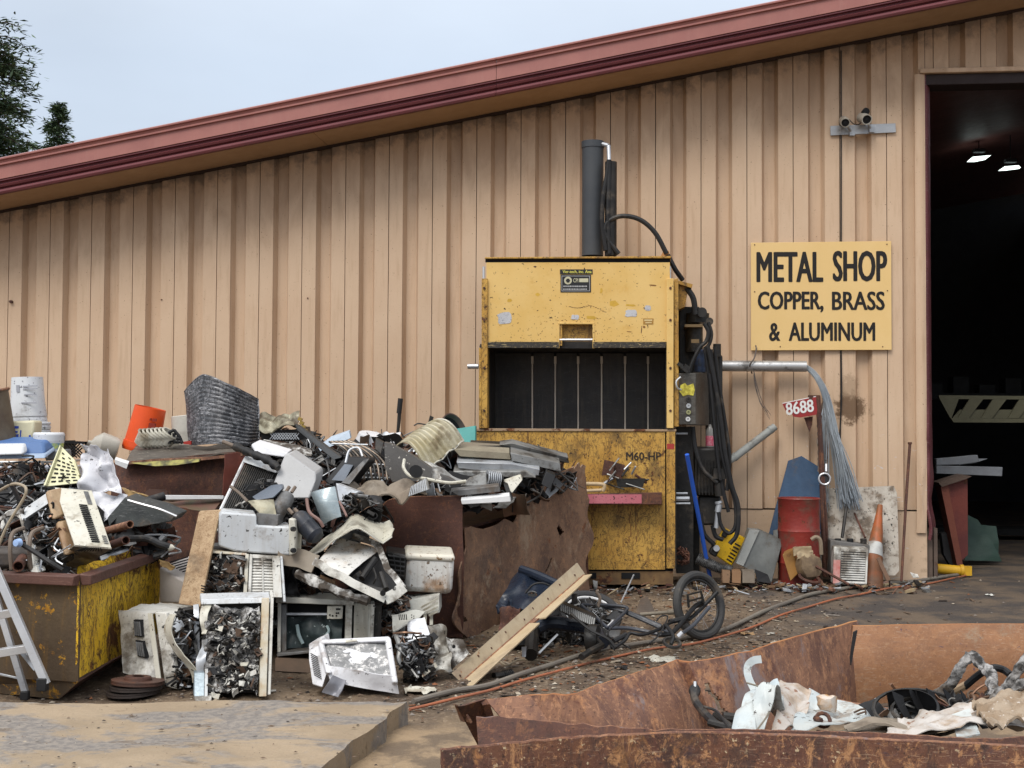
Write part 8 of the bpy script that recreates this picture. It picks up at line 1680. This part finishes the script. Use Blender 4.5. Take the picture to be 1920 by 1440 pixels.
mb = MB(); crump(mb, [(1398, 1290, 5.3), (1418, 1284, 5.3), (1418, 1375, 4.95), (1366, 1372, 4.95)], 9, 14, .02, 6, .004, 2, fold=.05, sm=False); t.add('blue_strip', mb, pb)
mb = MB(); crump(mb, [(1412, 1278, 5.45), (1462, 1280, 5.4), (1470, 1335, 5.1), (1414, 1372, 4.95)], 14, 14, .05, 7, .004, 3, fold=.10, edge=.01, sm=False); t.add('folded_sheet', mb, pb)
mb = MB(); crump(mb, [(1455, 1278, 5.5), (1520, 1290, 5.5), (1516, 1330, 5.2), (1448, 1376, 4.95)], 16, 16, .03, 6, .004, 5, fold=.07, edge=.015, sm=False); t.add('white_sheet', mb, wp)
strip([(1418, 1310, 5.35), (1406, 1285, 5.38), (1402, 1262, 5.4), (1406, 1246, 5.42), (1416, 1238, 5.42), (1429, 1236, 5.42)], .032, .003, pb, 'curled_strip')
mb = MB(); mb.tube(smooth([P(1400, 1280, 5.3), P(1425, 1288, 5.25), P(1440, 1298, 5.2), P(1452, 1292, 5.2), P(1455, 1306, 5.2), P(1440, 1340, 5.0), P(1420, 1368, 4.9)], 5), .004, 5); t.add('wire', mb, mat('handle_gr', (.2, .2, .2))); t.done()
t = T('long_pale_sheet', 'long pale blue sheet lying flat in trough behind crumpled panel', 'sheet'); mb = MB(); crump(mb, [(1516, 1300, 6.0), (1665, 1330, 5.8), (1660, 1362, 5.2), (1480, 1372, 5.0)], 20, 10, .02, 5, .004, 4, fold=.05, sm=False); t.add('sheet', mb, pb); mb = MB(); crump(mb, [(1570, 1308, 6.0), (1665, 1326, 5.9), (1665, 1332, 5.85), (1570, 1314, 5.95)], 14, 3, .01, 5); t.add('rusty_edge', mb, rust_bright); t.done()
t = T('foam_lump', 'orange and white foam lump on the pale sheet', 'foam'); mb = MB(); mb.lathe([(0, 0), (.035, 0), (.045, .02), (.04, .05), (.02, .06), (0, .06)], P(1552, 1330, 5.5), (0, 0, 1), 12)
for v in mb.v: v += nv3(v, 20) * .02
t.add('lump', mb, mat('foam_or', (.45, .25, .1), (.55, .5, .45), mixs=14, rough=.8)); t.done()
t = T('rusty_ring', 'small rusty broken ring lying on the pale sheet', 'ring'); mb = MB(); mb.tube(arcpts(P(1543, 1350, 5.15), .028, (0, -1, .6), .5, 5.8, 10), .008, 6); mb.tube([P(1528, 1346, 5.15), P(1540, 1352, 5.12)], .012, 6); t.add('ring', mb, rust_dark); t.done()
mb = MB()
for k in range(3): crump(mb, [P(1530 + k * 50, 1358 + k * 4, 5.1 - k * .05), P(1700 + k * 60, 1350 - k * 3, 5.2), P(1690 + k * 60, 1372, 5.0), P(1540 + k * 50, 1376, 4.9)], 24, 8, .03, 4, .008, 3 + k, fold=.05)
one('bent_grey_plates', 'layered bent grey plates just behind the front rim of trough', 'plate', mb, mat('brown_plate', (.2, .2, .2)), stuff=True)
t = T('fan_wheel', 'black plastic fan shroud with curved blades lying in trough', 'fan'); fc = P(1712, 1338, 5.2); fa = V((.15, -.55, .85)).normalized()
fx = fa.cross(UP).normalized(); fy = fx.cross(fa)
mb = MB(); mb.lathe([(.085, -.05), (.125, -.055), (.13, .03), (.12, .035)], P(1700, 1338, 5.25), V((-.2, -.35, .9)), 26, 1.8, 5.0); t.add('shroud', mb, scrapm[4])
for r in (.125, .205):
    mb = MB(); mb.tube([P(1725, 1335, 5.3) + (fx * math.cos(q) * 1.0 + fy * math.sin(q) * .62) * r for q in [k * .26 for k in range(24)]], .008, 6, closed=True); t.add('ring', mb, grease)
for k in range(5):
    mb = MB(); q0 = P(1672 + k * 32, 1330 - 6 * math.sin(k * .7), 5.3 + .03 * k); w_ = .05 - .006 * k; mb.sheet(lambda u, v: q0 + V((w_ * (1 - v) * (u * 1.0) + .075 * v ** 1.6 + .03 * u * v, -.05 * v + .015 * u, .075 - .15 * v - .025 * u * (1 - v))), 4, 12, .004); t.add('blade', mb, scrapm[4])
t.done()
t = T('dirt_caked_panel', 'mud-caked white panel resting on front rim of trough at right', 'panel'); mb = MB(); crump(mb, [(1690, 1352, 5.2), (1925, 1295, 5.4), (1960, 1360, 4.9), (1650, 1386, 4.72)], 34, 14, .02, 6, .004, 4, fold=.06, edge=.015, sm=False); t.add('sheet', mb, wp)
mb = MB(); crump(mb, [(1782, 1338, 5.0), (1818, 1330, 5.02), (1838, 1378, 4.75), (1796, 1384, 4.72)], 10, 12, .01, 5, .006, 7); t.add('blue_fold', mb, pb)
mb = MB()
def clod(u, v): p = bil([P(1822, 1325, 5.1), P(1930, 1300, 5.2), P(1940, 1355, 4.85), P(1850, 1372, 4.75)], u, v); return p + UP * (.02 + .03 * noise.noise(p * 14) + .02 * noise.noise(p * 34))
mb.sheet(clod, 40, 26, .01); t.add('mud_cake', mb, mat('mud_cake', (.24, .17, .11), (.34, .27, .2), mixs=12, rough=.9, bump=.7, speck=.5, speckcol=(.5, .45, .4), ssc=45)); t.done()
# insulated pipes
def fuzz(pts, r, nm, lab, seed):
    mb = MB(); p_ = smooth([P(*q) for q in pts], 10); mb.tube(p_, [r * (1 + .25 * noise.noise(V((k * .7, seed, 0)))) for k in range(len(p_))], 12)
    for v in mb.v: v += nv3(v, 40, seed) * .012
    one(nm, lab, 'pipe', mb, mat('fibre_wrap', (.36, .35, .34), (.02, .019, .018), mixs=26, rough=.9, bump=.8, dirt=.4))
fuzz([(1745, 1312, 5.6), (1775, 1290, 5.55), (1805, 1245, 5.5), (1822, 1230, 5.5), (1838, 1245, 5.45), (1856, 1262, 5.4), (1862, 1290, 5.3), (1872, 1312, 5.2)], .022, 'frayed_pipe', 'frayed grey fibre-wrapped pipe arching over trough contents', 1)
fuzz([(1855, 1322, 5.2), (1885, 1290, 5.2), (1940, 1215, 5.2)], .02, 'frayed_pipe', 'straight frayed grey pipe at right picture edge in trough', 4)
fuzz([(1868, 1305, 5.25), (1900, 1290, 5.2), (1960, 1262, 5.2)], .024, 'frayed_pipe', 'thick frayed pipe branching right at picture edge in trough', 7)
t = T('hydraulic_line', 'black rubber line with brass fitting behind arching frayed pipe', 'hose'); mb = MB(); mb.tube(smooth([P(1808, 1288, 5.6), P(1840, 1262, 5.55), P(1862, 1252, 5.5), P(1882, 1256, 5.5), P(1895, 1266, 5.45)], 5), .016, 9); t.add('hose', mb, rub); mb = MB(); mb.tube([P(1786, 1298, 5.6), P(1812, 1284, 5.6)], .018, 8); t.add('fitting', mb, mat('brass_fit', (.35, .24, .14), rough=.45)); t.done()
mb = MB(); mb.tube(smooth([P(1800, 1322, 5.4), P(1830, 1312, 5.35), P(1866, 1302, 5.3), P(1875, 1290, 5.3)], 5), .006, 6); mb.tube(smooth([P(1820, 1305, 5.4), P(1835, 1290, 5.4), P(1855, 1280, 5.4)], 4), .005, 6); mb.tube(smooth([P(1820, 1318, 5.35), P(1822, 1305, 5.35), P(1828, 1310, 5.3), P(1826, 1325, 5.3)], 4), .01, 6); one('thin_tubes', 'thin copper and white tubes between fan and frayed pipes', 'tube', mb, copper, stuff=True)
heap('trough_scrap', [(1640, 1335), (1760, 1310), (1900, 1300), (1930, 1340), (1760, 1370), (1600, 1370)], lambda x, y: 5.3, 90, .03, .08)

# ============================================================ trees beyond the roof
def conifer(px, ytop, ybase, Y, wtop, wbase, label, seed, lean=0.0, droop=.35, n=70):
    r_ = random.Random(seed); t = T('conifer_tree', label, 'tree', 'conifers beyond the roof'); top = P(px, ytop, Y); base = V((top.x - lean, Y, -.5)); H = top.z - base.z
    mb = MB(); mb.tube([base, base + (top - base) * .5, top], [.22, .13, .015], 8); t.add('trunk', mb, mat('bark', (.09, .065, .05), rough=.9, bump=.5))
    vis = P(px, ybase, Y).z; mb = MB(); mb.mi = 0; wd = MB()
    for k in range(n):
        f = r_.random() ** .8; z = top.z - f * (top.z - vis + 1.5); c = base + (top - base) * ((z - base.z) / H); a = r_.random() * 6.283; L_ = (wtop + (wbase - wtop) * f) * r_.uniform(.55, 1.15)
        d = V((math.cos(a), math.sin(a), 0)); tip = c + d * L_ + UP * (L_ * (.25 - droop * (1 + f)) * .5); mid = c + d * L_ * .5 + UP * L_ * .14; path = smooth([c, mid, tip], 5); wd.tube(path, [.02 * (1 - i / len(path)) + .004 for i in range(len(path))], 4)
        for q in path[1:]:
            m_ = int(7 + 5 * L_)
            for _ in range(m_):
                s = r_.uniform(.09, .2) * (1 + .2 * L_); o = q + V((r_.gauss(0, .10), r_.gauss(0, .10), r_.gauss(-.03, .07))) * (.6 + .5 * L_)
                e_ = (d * r_.uniform(.4, 1.2) + V((r_.uniform(-.8, .8), r_.uniform(-.8, .8), r_.uniform(-.5, .35)))).normalized() * s; w_ = e_.cross(V((r_.uniform(-1, 1), r_.uniform(-1, 1), 1))).normalized() * s * .09
                mb.mi = r_.choice((0, 0, 1, 2)); mb.add([o - w_, o + e_ * .5 - w_ * 1.3, o + e_, o + e_ * .5 + w_ * 1.3], [[0, 1, 2, 3]], False)
    t.add('branches', wd, _mc['bark'], stuff=True)
    t.add('crown', mb, [mat('needles_dark', (.055, .095, .05), rough=.7, bump=0), mat('needles_mid', (.09, .14, .07), rough=.7, bump=0), mat('needles_light', (.10, .14, .06), rough=.7, bump=0)]); t.done()
conifer(-30, 55, 320, 30, 1.15, .85, 'large dark conifer beyond roof at upper left picture edge', 3, n=230, droop=.3)
conifer(111, 194, 300, 34, .06, 1.0, 'small pointed conifer right of the large tree beyond roof', 5, n=120, droop=.35)
conifer(52, 262, 310, 38, .15, .8, 'low conifer top between the two taller trees', 8, n=50)
